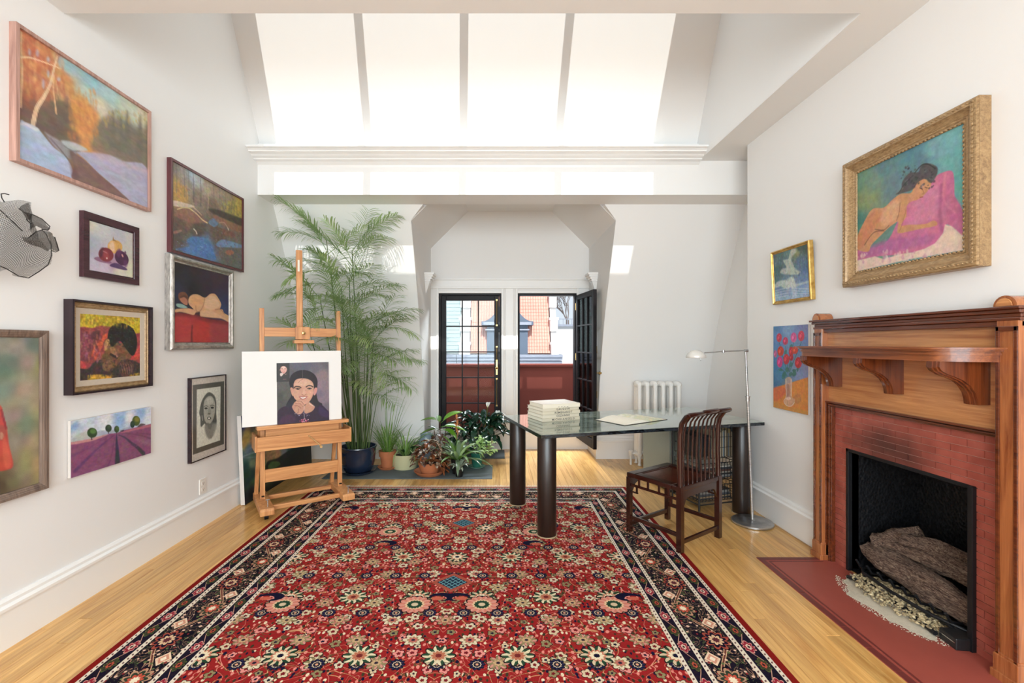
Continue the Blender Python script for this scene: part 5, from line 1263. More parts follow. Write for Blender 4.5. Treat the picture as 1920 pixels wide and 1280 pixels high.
# ------------------------------------------------------------------ the rug, knotted pattern as node formulas
RX0, RX1, RY0, RY1 = -1.73, 1.215, 0.10, 4.33
m_, b_ = new_mat('persian_rug_pile'); M_rug = m_
sp = node('ShaderNodeSeparateXYZ'); E.nt.links.new(objco().s, sp.inputs[0]); X_, Y_ = E(sp.outputs[0]), E(sp.outputs[1])   # metres from rug centre
HWX, HWY = (RX1-RX0)/2, (RY1-RY0)/2
def vec(x, y, z=0.0):
    n = node('ShaderNodeCombineXYZ')
    for i, v in enumerate((x, y, z)):
        if isinstance(v, E): E.nt.links.new(v.s, n.inputs[i])
        else: n.inputs[i].default_value = v
    return E(n.outputs[0])
def sepxyz(v):
    n = node('ShaderNodeSeparateXYZ'); E.nt.links.new(v.s, n.inputs[0]); return [E(o) for o in n.outputs]
def vor(x, y, scale, rand):
    n = node('ShaderNodeTexVoronoi', voronoi_dimensions='2D', in_Scale=scale, in_Randomness=rand)
    E.nt.links.new(vec(x, y).s, n.inputs['Vector'])
    px, py, _ = sepxyz(E(n.outputs['Position']))
    c = sepxyz(E(n.outputs['Color']))
    return x - px/1.0, y - py/1.0, c
def smooth_less(a, b_, w=0.0012):     # 1 where a < b, soft edge
    return E.m('DIVIDE', (b_ - a) if isinstance(b_, E) else E.m('SUBTRACT', b_, a), w, clamp=True)
def petals(lx, ly, r, n, depth=0.3, phase=0.0):
    ang = E.m('ARCTAN2', ly, lx)
    return ((ang*(n/2.0) + phase).cos().abs())*depth + (1-depth), ang
CREAM, PINK, NAVY, GREEN, OLIVE, TAN, RED, DKRED, TEAL = 0xCDB998, 0xC98A7C, 0x17162C, 0x24402E, 0x8A7D58, 0xB48A62, 0xA32428, 0x6E1A20, 0x3A6A72
knot = 0.0011
nz_ = noise(vec(X_*220.0, Y_*220.0), 1.0, 2)
ax = X_.abs()
wob = (noise(vec(ax*9.0, Y_*9.0, 3.0), 1.0, 2) - 0.5)*0.03
fx, fy = ax, Y_
field = mixc(noise(vec(X_*2.2, Y_*2.2), 1.0, 3), 0x861D20, 0x982726)
# scrolling vines
def vine(col, sc, seed, w, colv, lv=0.5):
    f = noise(vec(ax*sc, Y_*sc, seed), 1.0, 1, 0.4, 1.0)
    g = ((f*7.0 + lv).frac() - 0.5).abs()
    return mixc(smooth_less(g, w, 0.02), col, colv)
field = vine(field, 4.0, 1.7, 0.035, 0xC9A070); field = vine(field, 6.0, 8.3, 0.04, 0x5E4A30, 0.2); field = vine(field, 7.0, 4.1, 0.035, 0xD98A78, 0.7)
# tiny leaves and buds
lx, ly, c = vor(fx + wob, fy + wob, 34.0, 1.0)
r = (lx*lx*1.8 + ly*ly*0.8).sqrt()
sm = mixc(c[0] > 0.62, mixc(c[1] > 0.5, 0x3A3324, 0xD78476), mixc(c[1] > 0.45, 0xDCC9A8, 0x1A1830))
field = mixc(smooth_less(r, 0.0065 + c[2]*0.004), field, sm)
# small blossoms
lx, ly, c = vor(fx - wob, fy + wob*0.7, 11.5, 0.75)
r = (lx*lx + ly*ly).sqrt(); pt, an = petals(lx, ly, r, 5, 0.35)
rad = pt*(0.017 + c[2]*0.011)
bl = mixc(c[0] > 0.5, mixc(c[1] > 0.5, CREAM, 0xD88A80), mixc(c[1] > 0.55, OLIVE, 0xCFC0A4))
field = mixc(smooth_less(r, rad*1.16), field, 0x2A1A1E); field = mixc(smooth_less(r, rad), field, bl); field = mixc(smooth_less(r, rad*0.42), field, mixc(c[2] > 0.5, NAVY, DKRED))
# medium palmettes on a half-drop grid, mirrored about the long axis
def lattice(x, y, dx, dy, ox, oy):
    """cell-centred coordinates and a parity value of the cell"""
    jy = ((y + oy)/dy); row = jy.floor(); sh = ((row*0.5).frac())*dx
    jx = ((x + ox + sh)/dx); col_ = jx.floor()
    lx = (jx - col_ - 0.5)*dx; ly = (jy - row - 0.5)*dy
    h = ((col_*12.9898 + row*78.233).sin()*43758.5453).frac()
    return lx, ly, h
def rosette(base, lx, ly, h, R0, n, cols, dep=0.25, yasp=1.0):
    r = (lx*lx + ly*ly*yasp).sqrt(); pt, an = petals(lx, ly, r, n, dep)
    stripe = (an*(n/1.0)).sin() > 0.0
    o = mixc(smooth_less(r, pt*R0*1.10), base, 0x221418)
    o = mixc(smooth_less(r, pt*R0), o, mixc(stripe, cols[0], cols[1]))
    o = mixc(smooth_less(r, pt*R0*0.60), o, cols[2]); o = mixc(smooth_less(r, pt*R0*0.48), o, cols[3]); o = mixc(smooth_less(r, pt*R0*0.22), o, cols[4])
    return o
lx, ly, h = lattice(fx, fy, 0.26, 0.15, 0.13, 0.05)
hx = mixc(h > 0.5, PINK, 0xCDBD9E)
field = rosette(field, lx, ly, h, 0.050, 8, (hx, mixc(h > 0.75, OLIVE, 0xD9C8AA), mixc(h > 0.3, 0x9A4A44, OLIVE), mixc(h > 0.6, 0xC0A078, 0xB8685C), 0x2A2030), 0.35, 1.4)
lx, ly, h = lattice(fx, fy, 0.17, 0.37, 0.0, 0.10)
field = rosette(field, lx, ly, h, 0.034, 10, (NAVY, 0x2A2A48, CREAM, NAVY, 0xD8A07A), 0.2)
lx, ly, h = lattice(fx, fy, 0.345, 0.46, 0.0, 0.0)
pick = h > 0.45
field = rosette(field, lx, ly, h, 0.072, 10, (mixc(pick, CREAM, 0xD6C9A6), mixc(pick, GREEN, 0x2C4632), mixc(pick, 0xC0705A, CREAM), mixc(pick, 0xE0D0B0, 0xB06A50), mixc(pick, NAVY, 0x6E2A28)), 0.28, 1.25)
lx, ly, h = lattice(fx, fy, 0.69, 0.92, 0.17, 0.30)
field = rosette(field, lx, ly, h, 0.088, 14, (0xD09080, 0xC97A68, 0xD8B890, GREEN, CREAM), 0.15, 1.3)
# dark blue split leaves
lx, ly, h = lattice(fx, fy, 0.92, 0.66, 0.42, 0.10)
cr_ = (lx*lx*0.7 + ly*ly*2.2).sqrt(); cr2 = ((lx-0.022)*(lx-0.022)*0.7 + (ly+0.014)*(ly+0.014)*2.4).sqrt()
field = mixc(smooth_less(cr_, 0.060)*(1.0 - smooth_less(cr2, 0.040)), field, NAVY); field = mixc(smooth_less(cr2, 0.026), field, 0xC0604C)
# blue lozenges with a lattice on the centre line
lz_y = ((Y_ + 0.05)/0.86); lz_y = (lz_y - lz_y.floor() - 0.5)*0.86
lz = ax*0.85 + lz_y.abs()
tn = (((X_ + lz_y)*95.0).sin().abs() < 0.28).max(((X_ - lz_y)*95.0).sin().abs() < 0.28)
field = mixc(smooth_less(lz, 0.105), field, 0xA05040); field = mixc(smooth_less(lz, 0.075), field, mixc(tn, 0x1C2A3C, 0x6FA0A8))

# borders: d = distance from the edge, s = run along the side
dxe = HWX - ax; dye = HWY - Y_.abs()
side = dxe < dye
d = dxe.min(dye)
s_ = side*Y_ + (1.0 - side)*X_
def cellof(s, p, off=0.0):
    q = (s + off)/p; k = q.floor(); return (q - k - 0.5)*p, ((k*0.5).frac()*2.0), ((k*12.9898).sin()*437.585).frac()
def minor(c0, w):
    ls, par, h = cellof(s_, 0.115); t_ = d - c0
    g = mixc(noise(vec(X_*60.0, Y_*60.0), 1.0, 1) > 0.55, 0x1A1526, 0x251B24)
    wv = (t_ - (s_*(2*math.pi/0.23)).sin()*w*0.30).abs()
    g = mixc(smooth_less(wv, 0.0022), g, 0xC99A84)
    r1 = (ls*ls*0.55 + t_*t_*1.4).sqrt(); pt, an = petals(ls, t_, r1, 8, 0.35)
    g = mixc(smooth_less(r1, pt*w*0.50), g, mixc(par > 0.5, 0xD89A90, 0x54622F)); g = mixc(smooth_less(r1, pt*w*0.44), g, mixc(par > 0.5, 0x8E2434, 0x3A3A2A)); g = mixc(smooth_less(r1, pt*w*0.24), g, mixc(par > 0.5, 0xD8BCA8, 0xB0503C)); g = mixc(smooth_less(r1, pt*w*0.12), g, 0x2A1A22)
    return g
def guard(c0):
    q = ((s_ + d*0.6)/0.026).frac(); return mixc(((q - 0.5).abs() < 0.18)*((d - c0).abs() < 0.0045), 0xD9CCB8, 0x6A4A48)
t_ = d - 0.237
main = mixc(noise(vec(X_*7.0, Y_*7.0, 2.0), 1.0, 2) > 0.5, 0x14101C, 0x1B1422)
f1 = noise(vec(s_*11.0, t_.abs()*15.0, 5.0), 1.0, 2, 0.5, 1.4)
main = mixc(smooth_less(((f1*6.0).frac() - 0.5).abs(), 0.07, 0.03), main, 0xA8826A)
main = mixc(smooth_less(((f1*6.0+0.35).frac() - 0.5).abs(), 0.05, 0.03), main, 0x4A5236)
wv = (t_ - (s_*(2*math.pi/0.50)).sin()*0.052).abs(); main = mixc(smooth_less(wv, 0.009), main, 0xC4A07C); main = mixc(smooth_less(wv, 0.005), main, 0x6A3A34)
ls, par, h = cellof(s_, 0.25, 0.0); tt = t_ + (par - 0.5)*0.05
r1 = (ls*ls*0.8 + tt*tt).sqrt(); pt, an = petals(ls, tt, r1, 9, 0.35)
for k_, col_ in ((1.12, 0x0E0A14), (1.0, mixc(par > 0.5, 0xB48A6E, 0x9C4A3C)), (0.80, mixc(par > 0.5, 0x2E3A2C, 0x181426)), (0.55, mixc(par > 0.5, 0xB8503E, 0xD4B08C)), (0.30, mixc(par > 0.5, 0xE4D4B8, 0x5A2A30))):
    main = mixc(smooth_less(r1, pt*0.062*k_), main, col_)
ls, par, h = cellof(s_, 0.25, 0.125); tt = t_ - (par - 0.5)*0.10
dm_ = ls.abs()*0.8 + tt.abs()
main = mixc(smooth_less(dm_, 0.036), main, 0xE2C6A8); main = mixc(smooth_less(dm_, 0.026), main, 0xC88C74); main = mixc(smooth_less(dm_, 0.014), main, 0xE8D8C0)
lx, ly, c = vor(s_, t_, 30.0, 1.0); r2_ = (lx*lx + ly*ly).sqrt(); main = mixc(smooth_less(r2_, 0.0045 + c[2]*0.0035)*(r1 > 0.055), main, mixc(c[0] > 0.5, 0xD8B49C, mixc(c[1] > 0.5, 0x8C2E30, 0x5C6A42)))
col = mixc(d < 0.430, field, guard(0.420)); col = mixc(d < 0.410, col, minor(0.380, 0.060)); col = mixc(d < 0.350, col, guard(0.340)); col = mixc(d < 0.330, col, main)
col = mixc(d < 0.145, col, guard(0.134)); col = mixc(d < 0.122, col, minor(0.088, 0.066)); col = mixc(d < 0.053, col, guard(0.044)); col = mixc(d < 0.034, col, 0x7C1B18)
col = mixc(1.0, col, ramp(nz_, [(0.25, (0.80,)*3), (0.75, (1.12,)*3)]), 'MULTIPLY')
setc(b_, col); b_.inputs['Roughness'].default_value = 0.92; b_.inputs['Specular IOR Level'].default_value = 0.03
bump(b_, noise(vec(X_*400.0, Y_*400.0), 1.0, 1), 0.003, 0.6)
cx_, cy_ = (RX0+RX1)/2, (RY0+RY1)/2
t = thing('persian_rug', 'large red Persian rug with floral field and dark blue borders on the oak floor', 'rug', (cx_, cy_, 0.0))
MB().box((-HWX, -HWY, 0.0005), (HWX, HWY, 0.010)).obj('pile', M_rug, t, bevel=0.004)
fg = MB(); rn = random.Random(7)
for k in range(900):
    x0 = -HWX + 2*HWX*(k+rn.random())/900; y0 = HWY - 0.002; x1 = x0 + rn.uniform(-.012, .012); L_ = rn.uniform(.05, .085)
    fg.add([(x0-0.0011, y0, 0.006), (x0+0.0011, y0, 0.006), (x1+0.0010, y0+L_, 0.002), (x1-0.0010, y0+L_, 0.002)], [(0, 1, 2, 3)])
    x0 += 0.001; x2 = x0 + rn.uniform(-.006, .006)
    fg.add([(x0-0.0011, -y0, 0.006), (x0+0.0011, -y0, 0.006), (x2+0.001, -y0-L_, 0.002), (x2-0.001, -y0-L_, 0.002)], [(0, 1, 2, 3)])
fg.box((-HWX, HWY-0.004, 0.0005), (HWX, HWY+0.012, 0.006))
fo = fg.obj('fringe', plain('cream_fringe', 0xE0D2BC, 0.9, var=0.15), t); fo['kind'] = 'stuff'

# ------------------------------------------------------------------ table with green marble top
m_, b_ = new_mat('green_marble'); M_marble = m_
co = objco(); wn1 = noise(mapped(co, (1.6, 3.4, 3)), 2.2, 7, 0.62, 1.6); wn2 = noise(mapped(co, (1.2, 2.4, 2)), 4.0, 6, 0.6, 2.5)
vein = ((wn2*6.0).frac() - 0.5).abs()
base = ramp(wn1, [(0.28, 0x34433C), (0.44, 0x6A7A70), (0.58, 0x95A294), (0.74, 0xB4BCA4)])
base = mixc(smooth_less(vein, 0.05, 0.10)*0.6, base, 0xCFD8C2)
setc(b_, base); b_.inputs['Roughness'].default_value = 0.07; b_.inputs['Specular IOR Level'].default_value = 0.9; b_.inputs['Coat Weight'].default_value = 0.5; b_.inputs['Coat Roughness'].default_value = 0.04
m_, b_ = new_mat('dark_marble_edge'); M_medge = m_
co = objco(); setc(b_, ramp(noise(mapped(co, (3, 3, 8)), 5, 5, 0.6, 1), [(0.4, 0x0A0C0F), (0.75, 0x3A424A)])); b_.inputs['Roughness'].default_value = 0.12
M_leg = wood('espresso_leg', 0x0B0705, 0x281810, axis=2, rough=0.35, coat=0.12, scale=0.6)
TH = R(15.8); TC = (1.082, 3.762)
table = thing('marble_table', 'long table with a polished green marble top on thick dark round legs', 'table', (*TC, 0.0), TH)
LX, LY = 0.945, 0.44
MB().box((-LX+0.0015, -LY+0.0015, 0.748), (LX-0.0015, LY-0.0015, 0.7505)).obj('tabletop', M_marble, table)
MB().box((-LX, -LY, 0.724), (LX, LY, 0.7495)).obj('top_edge', M_medge, table, bevel=0.003)
for u_x, v_y in ((-0.845, -0.30), (-0.845, 0.36), (0.845, -0.31), (0.845, 0.36)):
    hz = 0.0 if u_x > 0 else 0.0095
    lg = MB(); lg.lathe([(0.066, hz+0.001), (0.068, hz+0.008), (0.068, 0.714), (0.064, 0.722)], (u_x, v_y, 0), 40); lo = lg.obj('leg', M_leg, table, smooth=30)
    MB().lathe([(0.074, hz+0.0005), (0.074, hz+0.006)], (u_x, v_y, 0), 32).obj('foot_pad', plain('worn_felt', 0xB09A78, 0.9), lo)
# books
M_page = plain('book_pages', 0xF0E9D8, 0.85, var=0.05, nscale=60)
M_text = plain('spine_print', 0x3A3836, 0.6)
stack0 = Vector((0.353, 3.583, 0)); ba = R(22.5); zb = 0.751
bl_ = [('GAUGUIN', 0xC9BCA4, 0.027, 0.365, 0.30, 0.000, 'second from the top of the art book stack, cream cover'), ]
books = [ # title, cover colour, thickness, long, deep, inset, label
 ('MICHELANGELO', 0xC7BDA8, 0.027, 0.345, 0.27, 0.0, 'bottom art book of the stack on the marble table, pale grey cover'),
 ('CEZANNE', 0xD2C8B4, 0.027, 0.340, 0.266, 0.003, 'cream art book lying on the bottom one of the stack'),
 ('REMBRANDT', 0xCCC2AC, 0.027, 0.343, 0.270, 0.001, 'middle art book of the stack of five, beige cover'),
 ('GAUGUIN', 0xD0C6B2, 0.024, 0.338, 0.266, 0.004, 'cream art book just under the topmost of the stack'),
 ('', 0xDED5C3, 0.032, 0.335, 0.264, 0.005, 'topmost thick art book of the stack, pale cover')]
for k, (title, colr, thk, lw, dp, ins, lab) in enumerate(books):
    mcov = plain('book_cover_%d' % k, colr, 0.45, var=0.04)
    a = ba + R((0, 1.2, -0.8, 1.5, -2.0)[k]); c = stack0 + Vector((math.cos(ba)*ins*1.5 - math.sin(ba)*ins, math.sin(ba)*ins*1.5 + math.cos(ba)*ins, 0))
    t = thing('art_book', lab, 'book', (c.x, c.y, zb), a, 'stacked art books on the table')
    cv = MB(); cv.box((0, 0, 0), (lw, dp, 0.0028)).box((0, 0, thk-0.0028), (lw, dp, thk)).box((0, 0, 0.0028), (lw, 0.003, thk-0.0028)); cv.obj('cover', mcov, t, bevel=0.001)
    MB().box((0.004, 0.003, 0.003), (lw-0.004, dp-0.005, thk-0.003)).obj('pages', M_page, t)
    if title:
        fc = bpy.data.curves.new('title', 'FONT'); fc.body = title; fc.size = 0.023; fc.align_x = 'CENTER'; fc.align_y = 'CENTER'; fc.space_character = 1.3; fc.extrude = 0.0002; fc.offset = 0.0003; fc.resolution_u = 2
        tmp = bpy.data.objects.new('title_curve', fc); COL.objects.link(tmp)
        me = bpy.data.meshes.new_from_object(tmp); bpy.data.objects.remove(tmp); bpy.data.curves.remove(fc)
        me.materials.clear(); me.materials.append(M_text)
        fo = bpy.data.objects.new('title', me); COL.objects.link(fo); fo.parent = t; fo.location = (lw*0.55, -0.0006, thk/2); fo.rotation_euler = (R(90), 0, 0); MATS[fo.name] = MATS[t.name]
    else:
        mb = MB()
        for j in range(4): mb.box((lw*0.40+j*0.026, -0.0004, 0.006), (lw*0.40+j*0.026+0.014, 0.0, 0.009))
        mb.obj('title', M_text, t)
    zb += thk
# open book
t = thing('open_book', 'large open book lying flat in the middle of the marble table', 'book', (1.085, 3.70, 0.751), R(33))
def pageblock(sx):
    mb = MB(); n = 8; top = []
    for i in range(n+1):
        a = i/n; x_ = sx*0.245*a; z_ = 0.004 + 0.022*math.sin(math.pi*min(1, a*1.15+0.12))**0.7*(1-a*0.45); top.append((x_, z_))
    poly = [(x_, -0.15, z_) for x_, z_ in top] + [(sx*0.245, -0.15, 0.003), (0, -0.15, 0.003)]
    if sx < 0: poly = poly[::-1]
    mb.prism(poly, (0, 0.30, 0)); return mb
MB().box((-0.255, -0.158, 0), (0.255, 0.158, 0.003)).obj('cover', plain('dark_book_cover', 0x3A2F26, 0.5), t, bevel=0.001)
pageblock(-1).obj('left_pages', M_page, t, smooth=40)
m_, b_ = new_mat('sketch_page'); co = objco(); n1 = noise(mapped(co, (9, 9, 9)), 2, 5, 0.6); setc(b_, ramp(n1, [(0.42, 0xF0E9D8), (0.56, 0xCFD2B4), (0.66, 0xE6D8B4)])); b_.inputs['Roughness'].default_value = 0.7
pageblock(1).obj('right_pages', m_, t, smooth=40)

# ------------------------------------------------------------------ chair
M_rose = wood('dark_rosewood', 0x140705, 0x3A160D, axis=2, rough=0.22, coat=0.5, scale=0.9)
M_rose_h = wood('dark_rosewood_seat', 0x3A160D, 0x6E3018, axis=0, rough=0.22, coat=0.5, scale=0.9)
ca = R(34.5); chair = thing('comb_back_chair', 'dark rosewood chair with curved spindle back at the near side of the table', 'chair', (1.259, 3.262, 0.0), ca)
# local: x across the back (0.47), y from the back (-0.21) to the front (+0.21)
W2_, D2_ = 0.225, 0.205
fr_ = MB(); zs = 0.438
fr_.box((-W2_-0.015, -D2_-0.015, zs-0.032), (W2_+0.015, -D2_+0.055, zs)).box((-W2_-0.015, D2_-0.055, zs-0.032), (W2_+0.015, D2_+0.015, zs)).box((-W2_-0.015, -D2_+0.055, zs-0.032), (-W2_+0.055, D2_-0.055, zs)).box((W2_-0.055, -D2_+0.055, zs-0.032), (W2_+0.015, D2_-0.055, zs))
so = fr_.obj('seat_frame', M_rose, chair, bevel=0.006)
MB().box((-W2_+0.05, -D2_+0.05, zs-0.025), (W2_-0.05, D2_-0.05, zs-0.008)).obj('seat_panel', M_rose_h, chair)
rugz = 0.011
def foot_z(x, y):
    gx = 1.259 + x*math.cos(ca) - y*math.sin(ca); return rugz if gx < RX1 + 0.01 else 0.001
for sx in (-1, 1):
    z0 = foot_z(sx*W2_, -D2_); zt = 0.87
    path = [(sx*W2_, -D2_, z0), (sx*W2_, -D2_, 0.44), (sx*W2_, -D2_+0.004, 0.62), (sx*W2_, -D2_+0.002, 0.78), (sx*W2_, -D2_-0.012, 0.85), (sx*W2_, -D2_-0.045, 0.898), (sx*W2_, -D2_-0.075, 0.912)]
    lg = MB()
    for p, q in zip(path[:1], path[1:2]): lg.bar(p, q, 0.036, 0.036, up=(0, 1, 0))
    lg.tube(path[1:], [0.0175, 0.0165, 0.0165, 0.0165, 0.0165, 0.016], 12); lg.obj('leg', M_rose, chair, smooth=40)
    lg = MB(); lg.bar((sx*W2_, D2_, foot_z(sx*W2_, D2_)), (sx*W2_, D2_, zs-0.032), 0.034, 0.034, up=(0, 1, 0)); lg.obj('leg', M_rose, chair, bevel=0.003)
for k in range(8):
    xx = -W2_ + (k+1)*2*W2_/9
    MB().tube([(xx, -D2_+0.006, zs-0.005), (xx, -D2_+0.010, 0.62), (xx, -D2_+0.004, 0.78), (xx, -D2_-0.012, 0.85), (xx, -D2_-0.042, 0.892), (xx, -D2_-0.066, 0.905)], 0.0065, 8).obj('spindle', M_rose, chair, smooth=60)
rl = MB()
for a0, a1, dz in ((-W2_-0.02, -0.055, 0.0), (-0.075, 0.105, 0.006), (0.085, W2_+0.035, 0.0)):
    rl.tube([(a0, -D2_-0.070, 0.908+dz), (a0+0.01, -D2_-0.070, 0.911+dz), (a1-0.01, -D2_-0.070, 0.911+dz), (a1, -D2_-0.070, 0.908+dz)], [0.010, 0.0155, 0.0155, 0.010], 12)
rl.obj('crest_rail', M_rose, chair, smooth=60)
# aprons: solid with curved spandrels at back and front, fretwork at the sides
for sy in (-1, 1):
    y0 = sy*D2_ - 0.008; poly = [(-W2_+0.017, zs-0.032), (W2_-0.017, zs-0.032), (W2_-0.017, zs-0.15), (W2_-0.035, zs-0.125), (W2_-0.055, zs-0.09), (W2_-0.08, zs-0.078), (-W2_+0.08, zs-0.078), (-W2_+0.055, zs-0.09), (-W2_+0.035, zs-0.125), (-W2_+0.017, zs-0.15)]
    MB().prism([(x_, y0, z_) for x_, z_ in poly], (0, 0.016, 0)).obj('apron', M_rose, chair)
for sx in (-1, 1):
    f_ = MB(); f_.box((sx*W2_-0.008, -D2_+0.017, zs-0.095), (sx*W2_+0.008, D2_-0.017, zs-0.080))
    for yy_ in (-0.12, -0.045, 0.045, 0.12): f_.box((sx*W2_-0.006, yy_-0.007, zs-0.08), (sx*W2_+0.006, yy_+0.007, zs-0.032))
    for yy_ in (-0.14, 0.14): f_.box((sx*W2_-0.006, yy_-0.006, zs-0.135), (sx*W2_+0.006, yy_+0.006, zs-0.095))
    f_.box((sx*W2_-0.006, -D2_+0.017, zs-0.14), (sx*W2_+0.006, -0.13, zs-0.13)).box((sx*W2_-0.006, 0.13, zs-0.14), (sx*W2_+0.006, D2_-0.017, zs-0.13))
    f_.obj('fretwork', M_rose, chair, bevel=0.002)
    MB().box((sx*W2_-0.009, -D2_+0.017, 0.105), (sx*W2_+0.009, D2_-0.017, 0.132)).obj('stretcher', M_rose, chair, bevel=0.003)
MB().box((-W2_+0.017, -D2_-0.009, 0.060), (W2_-0.017, -D2_+0.009, 0.087)).obj('stretcher', M_rose, chair, bevel=0.003)
MB().box((-W2_+0.017, D2_-0.012, 0.055), (W2_-0.017, D2_+0.012, 0.085)).obj('stretcher', M_rose, chair, bevel=0.003)

# ------------------------------------------------------------------ floor lamp
m_, b_ = new_mat('brushed_steel'); M_steel = m_
co = objco(); setc(b_, ramp(noise(mapped(co, (3, 3, 90)), 4, 3), [(0.3, 0x9A9A9C), (0.7, 0xC9C8C6)])); b_.inputs['Metallic'].default_value = 0.9; b_.inputs['Roughness'].default_value = 0.28
lp = thing('floor_lamp', 'slender steel reading lamp with a round base and a jointed arm over the table', 'floor lamp', (1.945, 3.475, 0.0))
MB().lathe([(0.002, 0.001), (0.138, 0.001), (0.145, 0.006), (0.145, 0.016), (0.138, 0.021), (0.02, 0.026), (0.012, 0.034), (0.002, 0.034)], n=48).obj('base', M_steel, lp, smooth=35)
def Lp(x, y, Y): v = onY(x, y, Y); return v - Vector((1.945, 3.475, 0))
p0 = Vector((0, 0, 0.03)); j1 = Lp(1401.8, 747, 3.475); p1 = Lp(1398, 657, 3.475)
MB().tube([p0, j1], 0.0105, 14).obj('lower_pole', M_steel, lp, smooth=60); MB().tube([j1, p1], 0.0075, 14).obj('upper_pole', M_steel, lp, smooth=60)
MB().tube([j1 - Vector((0, 0, 0.02)), j1 + Vector((0, 0, 0.012))], 0.0145, 16).tube([j1 + Vector((0, 0, 0.012)), j1 + Vector((0, 0, 0.018))], 0.019, 16).obj('collar', M_steel, lp, smooth=40)
MB().tube([p1 - Vector((0.014, 0.012, 0)), p1 + Vector((0.01, -0.012, 0))], 0.012, 12).obj('elbow', M_steel, lp, smooth=40)
a1 = Lp(1356.5, 658.5, 3.475); hd = Lp(1321, 661, 3.475)
MB().tube([p1, a1], 0.0045, 8).obj('arm', M_steel, lp, smooth=60); MB().tube([a1, hd], 0.0045, 8).obj('arm', M_steel, lp, smooth=60)
MB().lathe([(0.002, -0.011), (0.011, -0.008), (0.011, 0.008), (0.002, 0.011)], a1, 14).obj('knuckle', M_steel, lp, smooth=40)
hc = Lp(1305, 668, 3.475)
MB().lathe([(0.070, -0.012), (0.073, -0.008), (0.070, 0.008), (0.058, 0.026), (0.038, 0.040), (0.018, 0.048), (0.004, 0.049), (0.003, 0.046), (0.017, 0.045), (0.036, 0.037), (0.055, 0.023), (0.066, 0.006), (0.069, -0.010)], hc, 36, cap=False).obj('lamp_shade', plain('pearl_white_shade', 0xD9D6D0, 0.25, 0.2), lp, smooth=60)
MB().tube([hc + Vector((0.03, 0, 0.02)), hc + Vector((0.036, 0, -0.028))], 0.002, 6).lathe([(0.001, -0.034), (0.004, -0.030), (0.001, -0.026)], hc + Vector((0.036, 0, 0)), 8).obj('switch', M_steel, lp)
MB().lathe([(0.002, -0.010), (0.018, -0.008), (0.024, 0.010), (0.012, 0.028), (0.002, 0.03)], hc, 18).obj('bulb', plain('frosted_bulb', 0xF0EEE8, 0.3), lp, smooth=60)
cdp = [(2.02, 3.56, 0.008), (2.045, 3.50, 0.006), (2.085, 3.40, 0.006), (2.095, 3.20, 0.006), (2.10, 3.02, 0.006)]
MB().tube([Vector(p) - Vector((1.945, 3.475, 0)) for p in cdp], 0.0035, 6).obj('cord', plain('clear_brown_cord', 0xA8845C, 0.4), lp, smooth=60)

# ------------------------------------------------------------------ radiator
M_rad = plain('white_radiator_enamel', 0xE9E6E1, 0.3, var=0.02)
rx0, rx1, ry, rt = 1.545, 2.075, 5.16, 0.955
rad = thing('radiator', 'white cast iron column radiator against the back wall behind the table', 'radiator', ((rx0+rx1)/2, ry, 0))
ns_ = 6; pit = (rx1-rx0)/ns_
for k in range(ns_):
    xc = rx0 + pit*(k+0.5); mb = MB()
    for dy in (-0.062, 0.0, 0.062):
        mb.tube([(xc, ry+dy, 0.14), (xc, ry+dy, rt-0.055)], 0.024, 14)
    for zc in (0.125, rt-0.045):
        mb.tube([(xc, ry-0.075, zc), (xc, ry-0.055, zc), (xc, ry+0.055, zc), (xc, ry+0.075, zc)], [0.020, 0.036, 0.036, 0.020], 14)
    sec = mb.obj('section', M_rad, rad, world=True, smooth=50)
    if k in (0, ns_-1):
        for dy in (-0.06, 0.06): MB().lathe([(0.016, 0.001), (0.022, 0.008), (0.014, 0.03), (0.018, 0.07), (0.026, 0.11)], (xc, ry+dy, 0), 12).obj('foot', M_rad, sec, world=True, smooth=50)
mb = MB()
for zc in (0.135, rt-0.05): mb.tube([(rx0+pit*0.5, ry, zc), (rx1-pit*0.5, ry, zc)], 0.022, 12)
mb.obj('connecting_pipe', M_rad, rad, world=True, smooth=50)
mb = MB(); mb.tube([(rx0+pit*0.4, ry, 0.125), (rx0-0.03, ry, 0.125), (rx0-0.035, ry, 0.10), (rx0-0.035, ry, 0.001)], 0.012, 10); mb.lathe([(0.002, 0.105), (0.018, 0.105), (0.02, 0.13), (0.026, 0.14), (0.026, 0.16), (0.002, 0.17)], (rx0-0.035, ry, 0), 14)
mb.obj('valve', M_rad, rad, world=True, smooth=50)

# ------------------------------------------------------------------ filing cabinet and wire basket rack under the table
cab = thing('filing_cabinet', 'grey green metal filing cabinet under the far side of the table', 'cabinet', (1.69, 4.42, 0), R(15.8))
M_cab = plain('grey_green_metal', 0x8E968C, 0.4, var=0.03)
MB().box((-0.17, -0.2, 0.02), (0.17, 0.22, 0.70)).obj('body', M_cab, cab, bevel=0.004)
for z0, z1 in ((0.04, 0.35), (0.37, 0.68)):
    dr = MB().box((-0.16, -0.215, z0), (0.16, -0.2, z1)).obj('drawer', M_cab, cab, bevel=0.003)
    MB().box((-0.05, -0.235, z1-0.08), (0.05, -0.222, z1-0.065)).box((-0.05, -0.235, z1-0.08), (-0.044, -0.215, z1-0.065)).box((0.044, -0.235, z1-0.08), (0.05, -0.215, z1-0.065)).obj('handle', M_steel, dr)
for sx in (-0.15, 0.15):
    for sy in (-0.18, 0.2): MB().lathe([(0.012, 0), (0.012, 0.022)], (sx, sy, 0.0), 10).obj('foot', M_iron, cab)
M_wireg = plain('black_coated_wire', (0.015, 0.015, 0.017), 0.4)
rk = thing('wire_basket_rack', 'black wire basket drawer rack stuffed with papers behind the chair', 'rack', (1.79, 3.93, 0), R(15.8))
RXh, RYh = 0.20, 0.17
